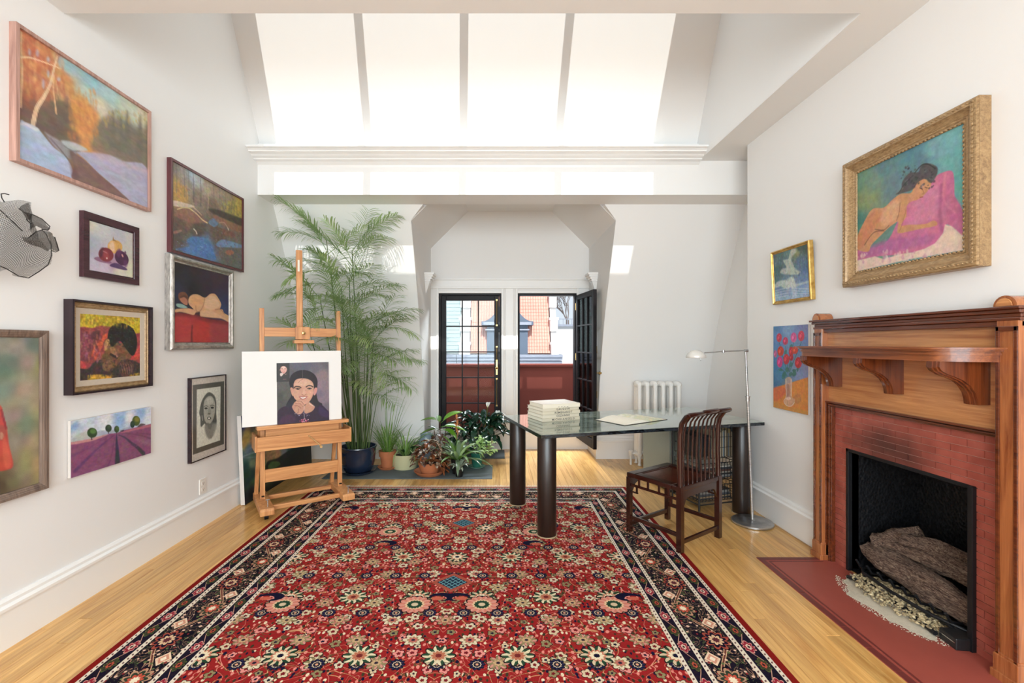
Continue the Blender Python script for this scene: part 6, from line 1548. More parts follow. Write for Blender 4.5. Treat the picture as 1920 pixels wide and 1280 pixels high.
for sx in (-1, 1):
    for sy in (-1, 1): MB().tube([(sx*RXh, sy*RYh, 0.001), (sx*RXh, sy*RYh, 0.70)], 0.008, 8).obj('post', M_wireg, rk, smooth=60)
fr_ = MB()
for z_ in (0.05, 0.70):
    fr_.tube([(-RXh, -RYh, z_), (RXh, -RYh, z_), (RXh, RYh, z_), (-RXh, RYh, z_)], 0.006, 6, closed=True)
fr_.obj('frame', M_wireg, rk, smooth=60)
rn = random.Random(3)
for kz, (z0, z1) in enumerate(((0.07, 0.20), (0.24, 0.38), (0.42, 0.68))):
    bk = MB(); w_, d_ = RXh-0.015, RYh-0.012
    for z_ in np.linspace(z0, z1, 4): bk.tube([(-w_, -d_, z_), (w_, -d_, z_), (w_, d_, z_), (-w_, d_, z_)], 0.0022 if z_ < z1 else 0.004, 5, closed=True)
    for i in range(13):
        xx = -w_ + 2*w_*i/12; bk.bar((xx, -d_, z0), (xx, -d_, z1), 0.0035); bk.bar((xx, d_, z0), (xx, d_, z1), 0.0035); bk.bar((xx, -d_, z0), (xx, d_, z0), 0.0035)
    for i in range(9): yy_ = -d_ + 2*d_*i/8; bk.bar((-w_, yy_, z0), (-w_, yy_, z1), 0.0035); bk.bar((w_, yy_, z0), (w_, yy_, z1), 0.0035)
    bo = bk.obj('basket', M_wireg, rk)
# contents are things of their own
ORD = ('first', 'second', 'third', 'fourth', 'fifth', 'sixth', 'seventh', 'eighth', 'ninth', 'tenth', 'eleventh')
cs_, sn_ = math.cos(R(15.8)), math.sin(R(15.8))
def rkw(x, y, z): return Vector((1.79 + x*cs_ - y*sn_, 3.93 + x*sn_ + y*cs_, z))
fcols = [0xB7A78C, 0x9A8A70, 0x7F8A92, 0xC2B49A, 0x6B5B4A, 0xA89878, 0x5E6670, 0xB09A70]
nm_ = ['tan', 'brown', 'grey', 'cream', 'dark']
for i in range(11):
    o = MB().box((-0.006, -0.135, 0), (0.006, 0.135, rn.uniform(.19, .235))).obj('hanging_folder', plain('folder_card_%d' % i, fcols[i % 8], 0.8), None, loc=rkw(0.045 + i*0.0135, 0, 0.424), rotz=R(15.8))
    tag(o, ORD[i] + ' paper folder from the left in the top wire basket, right of the chair back', 'folder', 'folders in the top wire basket')
for i in range(4):
    o = MB().box((-0.011, -0.12, 0), (0.011, 0.12, rn.uniform(.14, .2))).obj('box_file', plain('box_file_%d' % i, (0x1E1E22, 0x26282C, 0x1A1A1E, 0x303238)[i], 0.5), None, loc=rkw(-0.17 + i*0.04, 0, 0.424), rotz=R(15.8), bevel=0.002)
    tag(o, ORD[i] + ' dark file box from the left, seen through the chair spindles', 'file', 'dark files in the top wire basket')
z_ = 0.244
for i in range(7):
    h_ = rn.uniform(.008, .018); c_ = (0x4A4C50, 0x8E8C88, 0x2C2C30, 0xA49C8C, 0x5A3A30, 0x3A4048, 0xB8B2A6)[i]
    o = MB().box((-0.17+rn.uniform(0, .03), -0.13, 0), (0.17-rn.uniform(0, .03), 0.13, h_)).obj('magazine', plain('magazine_%d' % i, c_, 0.45), None, loc=rkw(0, 0, z_), rotz=R(15.8)+rn.uniform(-.04, .04))
    tag(o, ORD[i] + ' magazine from the bottom in the middle wire basket behind the chair', 'magazine', 'magazines in the middle wire basket'); z_ += h_ + 0.0005
z_ = 0.074
for i in range(5):
    h_ = rn.uniform(.010, .02); c_ = (0x303034, 0x9A8468, 0x54565C, 0x8A8680, 0x3E2C26)[i]
    o = MB().box((-0.17, -0.13, 0), (0.17-rn.uniform(0, .04), 0.13, h_)).obj('paper_bundle', plain('bundle_%d' % i, c_, 0.7), None, loc=rkw(0, 0, z_), rotz=R(15.8)+rn.uniform(-.04, .04))
    tag(o, ORD[i] + ' bundle of papers from the bottom in the lowest wire basket', 'papers', 'paper bundles in the lowest wire basket'); z_ += h_ + 0.0005

# ------------------------------------------------------------------ studio easel, built in its own space: x across, y back, z up
EA = R(34); F0 = Vector((-1.77, 3.50, 0))
M_beech = wood('oiled_beech', 0xA8663A, 0xDDA26A, axis=2, rough=0.35, coat=0.15, scale=0.7)
M_beech_x = wood('oiled_beech_crosswise', 0xA8663A, 0xDDA26A, axis=0, rough=0.35, coat=0.15, scale=0.7)
easel = thing('studio_easel', 'beech studio easel with tray and crank, holding the white board by the left wall', 'easel', F0, EA)
EM = MATS[easel.name]
def foot(x0, zf, zr):
    mb = MB()
    poly = [(0.0, 0.045), (0.0, 0.085), (0.012, 0.098), (0.50, 0.098), (0.50, 0.045)]
    mb.prism([(x0-0.05, y, z) for y, z in poly], (0.10, 0, 0)); o = mb.obj('foot', M_beech, easel, bevel=0.004)
    for yy, zz in ((0.06, zf), (0.45, zr)):
        MB().tube([(x0-0.014, yy, zz+0.022), (x0+0.014, yy, zz+0.022)], 0.0215, 14).obj('caster', M_black, o, smooth=40)
    MB().tube([(x0+0.01, 0.06, 0.098), (x0+0.01, 0.06, 0.15)], 0.004, 8).tube([(x0-0.004, 0.06, 0.15), (x0+0.024, 0.06, 0.15)], 0.004, 6).obj('levelling_screw', M_steel, o)
foot(0.0, 0.001, 0.001); foot(0.62, 0.012, 0.001)
LEAN = 0.06   # the uprights lean back a little towards the top
for x0 in (0.0, 0.62):
    MB().bar((x0, 0.29, 0.09), (x0, 0.29+LEAN, 1.665), 0.036, 0.036, up=(0, 1, 0)).obj('upright', M_beech, easel, bevel=0.003)
    MB().bar((x0-0.03, 0.45, 0.09), (x0-0.01, 0.345, 0.80), 0.030, 0.036, up=(0, 1, 0)).obj('back_strut', M_beech, easel, bevel=0.003)
    MB().bar((x0, 0.265, 0.118), (x0, 0.265, 0.125), 0.02).obj('slot_plate', M_black, easel)
MB().box((0.05, 0.10, 0.05), (0.57, 0.135, 0.085)).obj('stretcher', M_beech_x, easel, bevel=0.003)
MB().box((0.05, 0.385, 0.05), (0.57, 0.42, 0.085)).obj('stretcher', M_beech_x, easel, bevel=0.003)
MB().box((0.018, 0.285, 0.225), (0.602, 0.305, 0.33)).obj('cross_board', M_beech_x, easel, bevel=0.002)
tr_ = MB(); tr_.box((-0.05, 0.185, 0.505), (0.68, 0.203, 0.618)); fb_ = tr_.obj('tray_front', M_beech_x, easel, bevel=0.002)
MB().box((-0.066, 0.19, 0.50), (-0.05, 0.42, 0.628)).obj('tray_side', M_beech, easel, bevel=0.002); MB().box((0.68, 0.19, 0.50), (0.696, 0.42, 0.628)).obj('tray_side', M_beech, easel, bevel=0.002)
MB().box((-0.05, 0.203, 0.505), (0.68, 0.42, 0.515)).box((-0.05, 0.40, 0.515), (0.68, 0.415, 0.60)).obj('tray_bottom', M_beech_x, easel)
MB().box((0.018, 0.25, 0.56), (0.602, 0.268, 0.672)).obj('rear_panel', M_beech_x, easel)
MB().box((-0.05, 0.200, 0.672), (0.675, 0.290, 0.702)).obj('ledge', M_beech_x, easel, bevel=0.003)
MB().tube([(0.34, 0.19, 0.590), (0.34, 0.165, 0.590)], 0.008, 10).tube([(0.34, 0.165, 0.592), (0.425, 0.155, 0.505)], 0.005, 8).tube([(0.425, 0.165, 0.505), (0.425, 0.125, 0.50)], [0.009, 0.011], 10).obj('crank', wood('crank_wood', 0x9A6A3A, 0xD8B078, axis=0), easel, smooth=50)
# mast, cross bar, upper clamp
MB().bar((0.30, 0.335, 0.53), (0.30, 0.40, 2.19), 0.052, 0.024, up=(0, 1, 0)).obj('mast', M_beech, easel, bevel=0.004)
MB().box((0.284, 0.375, 2.00), (0.300, 0.3755, 2.10)).obj('paper_label', plain('paper_tag', 0xE8E2D2, 0.7), easel)
MB().box((0.018, 0.330, 1.430), (0.602, 0.352, 1.505)).obj('crossbar', M_beech_x, easel, bevel=0.003)
MB().box((0.255, 0.300, 1.405), (0.370, 0.330, 1.515)).obj('clamp_block', M_beech, easel, bevel=0.003)
MB().box((0.235, 0.245, 1.372), (0.395, 0.330, 1.400)).obj('clamp_lip', M_beech_x, easel, bevel=0.003)
MB().lathe([(0.002, 0), (0.008, 0.0), (0.008, 0.012), (0.014, 0.016), (0.014, 0.026), (0.002, 0.03)], n=16).obj('clamp_knob', M_brass, easel, smooth=40, xf=Matrix.Translation((0.315, 0.300, 1.46)) @ Matrix.Rotation(R(90), 4, 'X'))

# board and the portrait on it, measured by casting photo pixels onto the easel's plane
t_bd = 0.235; lean_b = 0.045
def on_easel(px, py, t0=t_bd, k=0.0):
    """photo pixel -> (x, z) on the leaning plane y = t0 + lean*z in easel space"""
    d = Vector(((px-CX)/F, 1.0, -(py-CY)/F)); o = Vector((0, 0, EYE)); inv = EM.inverted(); o2 = inv @ o; d2 = inv.to_3x3() @ d
    # plane y - lean_b*(z-0.7) = t0 - k
    s = (t0 - k - (o2.y - lean_b*(o2.z-0.7))) / (d2.y - lean_b*d2.z); p = o2 + d2*s; return p.x, p.z
xl, zt_b = on_easel(452.5, 659.7); xr, zt2 = on_easel(639, 656.5); xl2, zb_ = on_easel(454.7, 804)
x0b, x1b, z1b = (xl+xl2)/2, xr, (zt_b+zt2)/2
def eplane(x, z, off=0.0): return Vector((x, t_bd + lean_b*(z-0.7) - off, z))
def eslab(x0, x1, z0, z1, f_, b_):
    vs = [eplane(x0, z0, f_), eplane(x1, z0, f_), eplane(x1, z1, f_), eplane(x0, z1, f_), eplane(x0, z0, b_), eplane(x1, z0, b_), eplane(x1, z1, b_), eplane(x0, z1, b_)]
    return MB().add(vs, [(0, 1, 2, 3), (7, 6, 5, 4), (0, 4, 5, 1), (1, 5, 6, 2), (2, 6, 7, 3), (3, 7, 4, 0)])
o = eslab(x0b, x1b, 0.704, z1b, 0.0, -0.012).obj('mounting_board', plain('white_board', 0xE9E6E2, 0.6, var=0.01), None, loc=F0, rotz=EA)
tag(o, 'large plain white board on the easel behind the child portrait', 'board')
cr = crop(510, 670, 9.85)
qd = [(78,108),(1030,80),(1070,1130),(108,1220)]
pc = [on_easel(*cr(*q), t_bd, 0.014) for q in qd]
px0, px1 = (pc[0][0]+pc[3][0])/2, (pc[1][0]+pc[2][0])/2; pz1, pz0 = (pc[0][1]+pc[1][1])/2, 0.7035
tp = thing('child_portrait', 'unfinished oil portrait of a smiling dark-haired child in purple, on the easel', 'painting', F0 + Vector((0, 0, 0)), EA)
eslab(px0, px1, pz0, pz1, 0.0125, 0.0015).obj('stretcher', M_canvas_edge, tp)
def p_child(p):
    p.field([(100,150,0x4C4A50),(450,130,0x5E5F6E),(600,140,0x585C70),(800,200,0x6A6470),(1000,120,0x605C62),(920,300,0x8A7478),(1000,500,0x857078),(900,500,0x8C7480),(950,750,0x84707C),(1050,900,0x6A606A),(200,550,0x565450),(150,700,0x44463E),(250,700,0x56554E),(120,850,0x4A484A),(330,300,0x5A5860),(870,650,0x76687A)], 3)
    p.poly([(330,540),(310,430),(350,320),(430,260),(540,228),(660,240),(770,300),(830,400),(835,520),(820,640),(860,790),(930,830),(900,880),(700,900),(380,900),(270,870),(300,790),(350,700),(340,620)], 0x221E26, 0.005)
    p.poly([(108,1220),(110,1000),(180,910),(300,870),(400,850),(560,900),(700,900),(900,850),(1000,920),(1068,1000),(1072,1130)], 0x2C1A34, 0.006)
    p.poly([(140,1200),(200,1080),(320,1030),(440,1090),(440,1160),(300,1210)], 0x4A2244, 0.02, 0.7); p.poly([(860,880),(960,920),(1050,1000),(1040,1080),(900,1040)], 0x3E2658, 0.02, 0.7)
    p.poly([(620,860),(690,810),(760,850),(800,890),(760,960),(690,1000),(620,1010),(600,930)], 0xC48E72, 0.006); p.line([(690,815),(720,850),(790,880)], 0.008, 0xE8C8B0, 0.7)
    p.poly([(335,560),(355,540),(385,570),(400,690),(375,690),(345,620)], 0xCC9078, 0.004); p.poly([(780,560),(815,540),(835,570),(815,650),(780,685),(765,640)], 0xD08A80, 0.004)
    p.poly([(385,560),(400,460),(440,400),(530,378),(640,385),(730,430),(765,500),(770,600),(750,700),(700,790),(640,840),(600,850),(540,840),(470,790),(410,730),(390,650)], 0xD0957A, 0.005)
    p.poly([(540,390),(650,400),(740,470),(745,560),(640,530),(560,520),(440,520),(420,470),(480,410)], 0xD9AC90, 0.02, 0.7); p.poly([(640,600),(740,600),(720,720),(650,720)], 0xDCA080, 0.02, 0.7); p.poly([(400,600),(500,620),(480,720),(420,700)], 0xD09A80, 0.02, 0.7)
    p.line([(410,545),(440,525),(500,530),(530,545)], 0.010, 0x3A2A28, 0.9, 0.004); p.line([(630,530),(670,508),(720,512),(750,530)], 0.010, 0x3A2A28, 0.9, 0.004)
    for x, y in ((475,568),(690,560)): p.ell(x, y, 48, 17, 0x5A3A34, 0.003, 0.85); p.ell(x+4, y+1, 17, 14, 0x120C0E, 0.002); p.ell(x+10, y-4, 4, 3, 0xE0D8D0, 0.002); p.line([(x-48,y+4),(x,y+22),(x+46,y+4)], 0.003, 0xDDB8A4, 0.7)
    p.poly([(575,570),(600,570),(620,640),(625,665),(590,675),(555,662),(565,620)], 0xDDA88C, 0.006, 0.8); p.line([(550,665),(590,680),(630,665)], 0.004, 0x8A5040, 0.8)
    p.poly([(505,712),(560,716),(620,712),(655,705),(620,745),(570,760),(530,745)], 0xB05A54, 0.003); p.poly([(520,718),(570,722),(635,714),(600,738),(560,742)], 0xF0E4DC, 0.002); p.line([(500,710),(570,702),(655,702)], 0.003, 0x8A3C40, 0.8)
    p.poly([(375,890),(400,830),(460,780),(520,750),(560,770),(600,840),(612,890),(590,960),(560,1010),(500,1030),(450,1010),(400,950)], 0xC48A70, 0.005)
    for pts in ([(470,790),(540,790),(600,850)],[(440,830),(520,830),(580,890)],[(420,870),(490,880),(540,920)],[(500,930),(490,1000)]): p.line(pts, 0.004, 0x8A5040, 0.75)
    for pts in ([(490,775),(560,785),(604,850)],[(450,815),(520,815),(575,870)]): p.line(pts, 0.006, 0xE0AC94, 0.6)
    p.line([(600,880),(598,960),(608,1100)], 0.003, 0xE8D8E0, 0.85); p.dabs((420,1000,720,1060), [0xC8C0D0,0x7A6A80,0x4A3A50], 30, 0.003, 1, 0.8, 0.002); p.dabs((520,1110,700,1170), [0xD04A70,0xE0A0B0,0x9A2A50], 36, 0.004, 1, 0.9, 0.002)
    p.line([(555,235),(560,380)], 0.004, 0x6A5A5C, 0.7, 0.004); p.line([(480,460),(510,420),(560,395)], 0.003, 0x6A4038, 0.7); p.line([(380,470),(400,560)], 0.006, 0x3A2A2C, 0.8, 0.006)
    p.poly([(270,870),(340,780),(400,790),(390,860),(300,900)], 0x242836, 0.012, 0.8); p.poly([(720,780),(830,790),(900,830),(860,900),(780,870)], 0x20222C, 0.012, 0.8)
    p.brush(0.06, 0.008, 0.008, 0.02)
h_ = pz1-pz0; w_ = px1-px0
p = Paint(w_, h_/math.cos(math.atan(lean_b)), qd, 0.0016, 21); p_child(p)
Ow = EM @ eplane(px0, pz1, 0.0135); Rw = EM.to_3x3() @ Vector((1, 0, 0)); Dw = (EM @ eplane(px0, pz0, 0.0135) - Ow).normalized()
p.mesh('canvas', Ow, Rw, Dw, M_paint, tp)
tp2 = thing('reference_photo', 'small dark reference photo of the same child at the top left of the portrait', 'photograph', F0, EA)
q2 = [(80,106),(325,102),(322,445),(90,455)]
pc = [on_easel(*cr(*q), t_bd, 0.016) for q in q2]; rx0_, rx1_ = (pc[0][0]+pc[3][0])/2, (pc[1][0]+pc[2][0])/2; rz1, rz0 = (pc[0][1]+pc[1][1])/2, (pc[2][1]+pc[3][1])/2
eslab(rx0_, rx1_, rz0, rz1, 0.0150, 0.0141).obj('photo_paper', M_canvas_edge, tp2)
def p_small(p):
    p.field([(100,150,0x1A1614),(300,120,0x17141A),(310,300,0x141216),(120,400,0x12161A)], 2)
    p.poly([(110,380),(180,340),(260,330),(320,380),(320,445),(95,450)], 0x141218, 0.004); p.poly([(130,150),(200,120),(270,140),(310,230),(300,320),(130,330)], 0x1E1614, 0.006)
    p.poly([(155,210),(175,172),(215,160),(255,175),(278,220),(262,270),(225,305),(190,290),(162,255)], 0xD9A090, 0.004); p.ell(215, 190, 34, 20, 0xEAC8B8, 0.005, 0.8)
    for x in (188, 240): p.ell(x, 213, 12, 6, 0x2A1818, 0.002)
    p.line([(195,272),(215,278),(240,268)], 0.003, 0xA03A40); p.line([(150,225),(146,240)], 0.004, 0xC08A7A); p.poly([(150,300),(190,290),(210,310),(180,350),(155,345)], 0xD8C0B8, 0.004); p.line([(205,405),(260,402)], 0.004, 0x9A5A60, 0.8); p.line([(245,320),(262,310)], 0.004, 0xC8A090, 0.8)
    p.brush(0.05, 0.01, 0.01, 0.02)
p = Paint(rx1_-rx0_, rz1-rz0, q2, 0.0015, 22); p_small(p)
Ow = EM @ eplane(rx0_, rz1, 0.0153); p.mesh('print', Ow, Rw, Dw, M_print, tp2)

# ------------------------------------------------------------------ dark landscape canvas leaning on the wall behind the easel
def p_dark(p):
    p.field([(90,60,0x26357C),(150,150,0x26306E),(120,350,0x2C5A80),(300,240,0x5C5A50),(220,330,0xC8A848),(180,400,0xC99A4A),(300,330,0xC98A5C),(350,300,0xD09068),(130,470,0xC4A878),(350,400,0xA87A5A),(250,500,0x6A86A0),(150,560,0x6C90A4),(300,560,0x4A7066),(150,650,0x2E6A52),(300,650,0x7A8A6A),(350,620,0x9A7A58),(200,730,0x1E4A42),(200,850,0x1C3A34),(300,800,0x24463A),(330,870,0x4A6A3A),(180,1000,0x1A2A30),(170,1150,0x14182C),(300,1050,0x14161A),(520,600,0xC89068),(600,560,0xD0986C),(700,530,0x8A9098),(760,500,0x3A5A60),(560,690,0x6C9448),(520,700,0x5A8A3C),(900,600,0x101814),(1000,600,0x120E10),(800,650,0x0C1210),(600,900,0x101414),(1040,480,0x141C14),(500,1100,0x101214),(700,200,0x3A4A80),(1000,200,0x2A3A70),(500,200,0x7A6A70)], 4)
    p.line([(125,600),(250,545),(380,505)], 0.012, 0xA0B4C0, 0.7, 0.01); p.line([(130,590),(260,590),(380,575)], 0.006, 0x90A8A8, 0.5, 0.008)
    p.line([(110,440),(240,330),(420,230)], (0.03,0.05), 0xC9A24A, 0.5, 0.04); p.poly([(480,640),(600,600),(720,520),(860,440),(1050,400),(1055,660),(700,720),(480,760)], 0x101A18, 0.015, 0.85); p.poly([(490,690),(540,640),(620,640),(640,680),(560,730),(500,740)], 0x5E8A44, 0.015, 0.8)
    p.line([(190,1000),(260,930),(340,880)], 0.04, 0x3E6238, 0.6, 0.04); p.brush(0.16, 0.05, 0.02, 0.04)
cz = crop(430, 770, 6.735)
A_ = Vector((-2.138, 3.85, 0.004))
Bx = onZ(*cz(1052, 895), 0.004)
B_ = Vector((-2.115, 5.18, 0.004)); dirx = (B_-A_).normalized(); nrm = Vector((dirx.y, -dirx.x, 0)).normalized()
Wd = 1.33; Hd = 0.755; ln = 0.045
t = thing('leaning_canvas', 'large unframed dark green and blue landscape canvas on the floor, leaning behind the easel', 'painting', A_)
up = (Vector((0, 0, 1)) - nrm*ln).normalized()
O_ = A_ + up*Hd
tq = []
for P__ in (O_, O_+dirx*Wd, A_+dirx*Wd, A_): tq.append((((CX + F*P__.x/P__.y) - 430)*6.735, ((CY - F*(P__.z-EYE)/P__.y) - 770)*6.735))
p = Paint(Wd, Hd, tq, 0.006, 31); p_dark(p); p.mesh('canvas', O_ + nrm*0.001, dirx, -up, M_paint, t)
bk = -up.cross(dirx).normalized(); bk = bk if bk.dot(nrm) < 0 else -bk
vs = [A_, A_+dirx*Wd, O_+dirx*Wd, O_]; MB().add(vs + [v + bk*0.035 + Vector((0, 0, 0.001)) for v in vs], [(0, 1, 2, 3), (7, 6, 5, 4), (0, 4, 5, 1), (1, 5, 6, 2), (2, 6, 7, 3), (3, 7, 4, 0)]).obj('stretcher', M_canvas_edge, t, world=True)

# ------------------------------------------------------------------ plants
def leafmat(name, lo, hi, rough=0.4, trans=0.25, scale=14):
    m, b = new_mat(name); co = objco()
    setc(b, mixc(noise(co, scale, 3), lo, hi)); b.inputs['Roughness'].default_value = rough
    out = m.node_tree.nodes['Material Output']; tl = node('ShaderNodeBsdfTranslucent'); tl.inputs[0].default_value = (*[min(1, c*1.3) for c in hl(hi)], 1)
    mx = node('ShaderNodeMixShader'); mx.inputs[0].default_value = trans
    E.nt.links.new(b.outputs[0], mx.inputs[1]); E.nt.links.new(tl.outputs[0], mx.inputs[2]); E.nt.links.new(mx.outputs[0], out.inputs[0]); return m
M_palm = leafmat('palm_green', 0x6A8450, 0x9CB47C, 0.45, 0.3); M_palm2 = leafmat('young_palm_green', 0x86A05C, 0xB4C890, 0.45, 0.35)
M_cane = plain('palm_cane', 0x4E6236, 0.5, var=0.3, nscale=20)
M_soil = plain('dark_soil', 0x241A14, 0.95, var=0.3, nscale=40, bmp=0.004)
M_terra = plain('terracotta', 0xB06A44, 0.8, var=0.12, nscale=15, bmp=0.0006)
M_gblue = plain('dark_blue_glaze', 0x1E2A40, 0.16, var=0.35, nscale=9, coat=0.4)
M_cream = plain('cream_glaze', 0xC6C29A, 0.3, var=0.05); M_green = plain('green_glaze', 0x2E6A5A, 0.15, var=0.2, nscale=10, coat=0.4)
M_matg = plain('grey_felt_mat', 0x5E6668, 0.9, var=0.08, nscale=60)

mat1 = MB().box((-1.78, 4.60, 0.0008), (-0.055, 5.12, 0.006)).obj('floor_mat', M_matg); origin(mat1, (-0.92, 4.86, 0.0)); tag(mat1, 'long grey mat on the floor under the plant pots', 'mat')
mat2 = MB().box((-0.50, 5.42, 0.0008), (0.085, 5.85, 0.006)).obj('floor_mat', M_matg); origin(mat2, (-0.2, 5.6, 0.0)); tag(mat2, 'small grey mat at the foot of the left french door', 'mat')
MZ = 0.007
def pot(t, prof, mat, n=36, soil=None, name='pot'):
    o = MB().lathe(prof, n=n, cap=False).obj(name, mat, t, smooth=40)
    if soil: MB().lathe([(0.001, soil[1]+0.008), (soil[0]*0.6, soil[1]+0.006), (soil[0], soil[1])], n=24, cap=False).obj('soil', M_soil, t, smooth=60)
    return o
def blade(mb, base, az, L, w, lift, droop, n=7, fold=0.15, curl=0.0, rn=random):
    """an arching strap leaf"""
    pts = []; wd = []; sd = []; p = Vector(base); el = lift
    side = Vector((-math.sin(az), math.cos(az), 0))
    for i in range(n+1):
        a = i/n; pts.append(p.copy()); wd.append(w*(0.35+0.65*math.sin(math.pi*min(1, a*0.9+0.12))) if a < 1 else 0.0008); sd.append(side)
        d = Vector((math.cos(az)*math.cos(el), math.sin(az)*math.cos(el), math.sin(el))); p = p + d*L/n; el -= droop/n*(0.4+1.2*a); az += curl/n
    mb.strip(pts, wd, sd, fold)

# --- the tall palm
palm = thing('tall_palm', 'tall feathery bamboo palm in a dark blue pot reaching the beam', 'palm', (-1.48, 4.84, MZ))
pot(palm, [(0.001, 0.012), (0.12, 0.012), (0.145, 0.03), (0.172, 0.12), (0.180, 0.22), (0.184, 0.262), (0.192, 0.270), (0.190, 0.280), (0.176, 0.280), (0.168, 0.24), (0.165, 0.20)], M_gblue, soil=(0.17, 0.225))
MB().lathe([(0.001, 0.0), (0.155, 0.0), (0.180, 0.022), (0.183, 0.028), (0.176, 0.028), (0.15, 0.010), (0.001, 0.008)], n=36, cap=False).obj('saucer', M_gblue, palm, smooth=40)
rn = random.Random(21)
PB = Vector((-1.48, 4.84, MZ))
def frond(base, tip_dir, L, droop, nl, ll, mat, name='frond', wl=0.0105, spread=1.0):
    """base, direction, length; leaflets on both sides"""
    mb = MB(); pts = []; p = Vector(base); d = Vector(tip_dir).normalized(); n = 14
    for i in range(n+1):
        pts.append(p.copy()); p = p + d*L/n; d = (d + Vector((0, 0, -droop/n*(0.5+i/n)))).normalized()
    mb.tube(pts, [0.0032*(1-i/(n+2)) + 0.0006 for i in range(n+1)], 4, cap=False)
    for k in range(nl):
        a = 0.22 + 0.78*k/(nl-1); f = a*n; i = min(int(f), n-1); q = pts[i].lerp(pts[i+1], f-i); tg = (pts[i+1]-pts[i]).normalized()
        sv = tg.cross(Vector((0, 0, 1)))
        if sv.length < 0.1: sv = Vector((1, 0, 0))
        sv.normalize(); upv = sv.cross(tg).normalized()
        le = ll*(0.55 + 0.75*math.sin(math.pi*min(1.0, (a-0.18)/0.85)))*rn.uniform(.85, 1.1)
        for s_ in (-1, 1):
            dd = (tg*rn.uniform(0.55, 0.85) + sv*s_*0.9*spread + upv*rn.uniform(-0.15, 0.25)).normalized(); pp = []; c = q.copy()
            for j in range(4):
                pp.append(c.copy()); c = c + dd*le/3; dd = (dd + Vector((0, 0, -0.22-0.16*j))).normalized()
            wdv = dd.cross(Vector((0, 0, 1))); wdv = wdv.normalized() if wdv.length > 0.05 else tg
            wdv = (wdv + tg*0.5).normalized()
            mb.strip(pp, [wl*0.5, wl, wl*0.8, 0.001], wdv, 0.1)
    return mb.obj(name, mat, palm, world=True)
def clampw(v):
    """keep tips in front of the sloping wall and under the beam"""
    z = max(0, min(2.74, v.z)); v.y = min(v.y, yslope(z)-0.10); v.x = max(v.x, XL+0.14); return v
def target_frond(cane_top, px, py, Y, droop, nl, ll, mat, **k):
    tgt = clampw(onY(px, py, Y)); v = tgt - cane_top; L = v.length*1.04; d = (v.normalized() + Vector((0, 0, droop*0.48))).normalized()
    frond(cane_top, d, L, droop, nl, ll, mat, **k)
canes = []
def cane(px, py, Y, bx, by, r=0.008):
    b = PB + Vector((bx, by, 0.22)); t_ = clampw(onY(px, py, Y)); m_ = b.lerp(t_, 0.5) + Vector((bx*0.4, -0.02, 0.05)); n = 8; pts = []
    for i in range(n+1): a = i/n; pts.append(b*(1-a)**2 + m_*2*a*(1-a) + t_*a*a)
    MB().tube(pts, [r*(1-0.5*i/n) for i in range(n+1)], 7, cap=False).obj('cane', M_cane, palm, world=True, smooth=60); canes.append(pts); return pts[-1]
specs = [ # cane top (px, py, Y), base offset, list of frond tips
 ((612,450,4.45),(-.04,.02),[(500,378,4.3,0.5),(505,442,4.35,0.9),(560,400,4.3,0.7),(735,410,4.4,0.5)]),
 ((660,470,4.5),(.03,.0),[(742,408,4.4,.6),(725,450,4.35,.9),(610,415,4.3,.6),(560,420,4.3,.8),(690,400,4.3,.4)]),
 ((655,520,4.45),(-.02,-.04),[(520,500,4.3,.9),(700,450,4.3,.5),(525,570,4.2,1.0),(740,540,4.4,.9)]),
 ((600,560,4.4),(-.07,.01),[(512,485,4.2,.6),(522,560,4.15,1.1),(560,610,4.1,1.1),(660,500,4.2,.5),(545,505,4.2,.7)]),
 ((650,590,4.45),(.0,.05),[(745,540,4.3,.7),(600,500,4.2,.5),(580,620,4.1,1.1),(770,600,4.4,.8),(700,520,4.2,.5)]),
 ((690,610,4.55),(.05,.03),[(778,585,4.5,.6),(776,640,4.5,1.0),(640,560,4.3,.6),(740,560,4.4,.5),(720,680,4.3,1.1)]),
 ((670,650,4.5),(.02,-.06),[(600,600,4.15,.8),(745,600,4.3,.6),(740,690,4.35,1.0),(640,700,4.2,1.0),(700,590,4.3,.4)]),
 ((700,680,4.65),(.08,-.02),[(787,682,4.6,.5),(775,660,4.6,.7),(765,742,4.55,1.0),(680,640,4.35,.6)]),
 ((650,700,4.6),(-.05,-.05),[(605,660,4.3,.9),(720,650,4.3,.6),(700,740,4.3,.9),(640,640,4.2,.5)]),
 ((680,730,4.7),(.06,.06),[(750,700,4.5,.7),(738,770,4.5,1.0),(650,690,4.4,.6),(715,690,4.4,.5)]),
 ((585,640,4.5),(-.09,-.01),[(540,650,4.25,.9),(575,560,4.2,.6),(520,600,4.2,1.0)]),
 ((640,540,4.3),(-.03,-.07),[(600,480,4.1,.7),(700,500,4.15,.8),(650,600,4.05,1.2),(590,560,4.05,1.1),(720,560,4.2,1.1)]),
 ((660,620,4.35),(.02,-.09),[(620,560,4.1,.7),(735,590,4.2,.9),(700,650,4.15,1.2),(610,640,4.1,1.2),(670,540,4.1,.5)]),
 ((700,640,4.5),(.07,-.05),[(755,600,4.4,.8),(765,690,4.4,1.1),(660,600,4.3,.7),(720,720,4.4,1.2)]),
 ((620,500,4.3),(-.06,-.03),[(575,470,4.15,.8),(545,540,4.1,1.1),(650,440,4.15,.6),(680,520,4.15,1.1)]),
]
for (ct, bo, tips) in specs:
    top = cane(*ct, *bo)
    for i, (px, py, Y, dr) in enumerate(tips):
        nl = 23 if dr < 1 else 21
        target_frond(top + Vector((0, 0, -0.05*i)), px, py, Y, dr, nl, 0.185, M_palm2 if (i + int(px)) % 3 == 0 else M_palm)
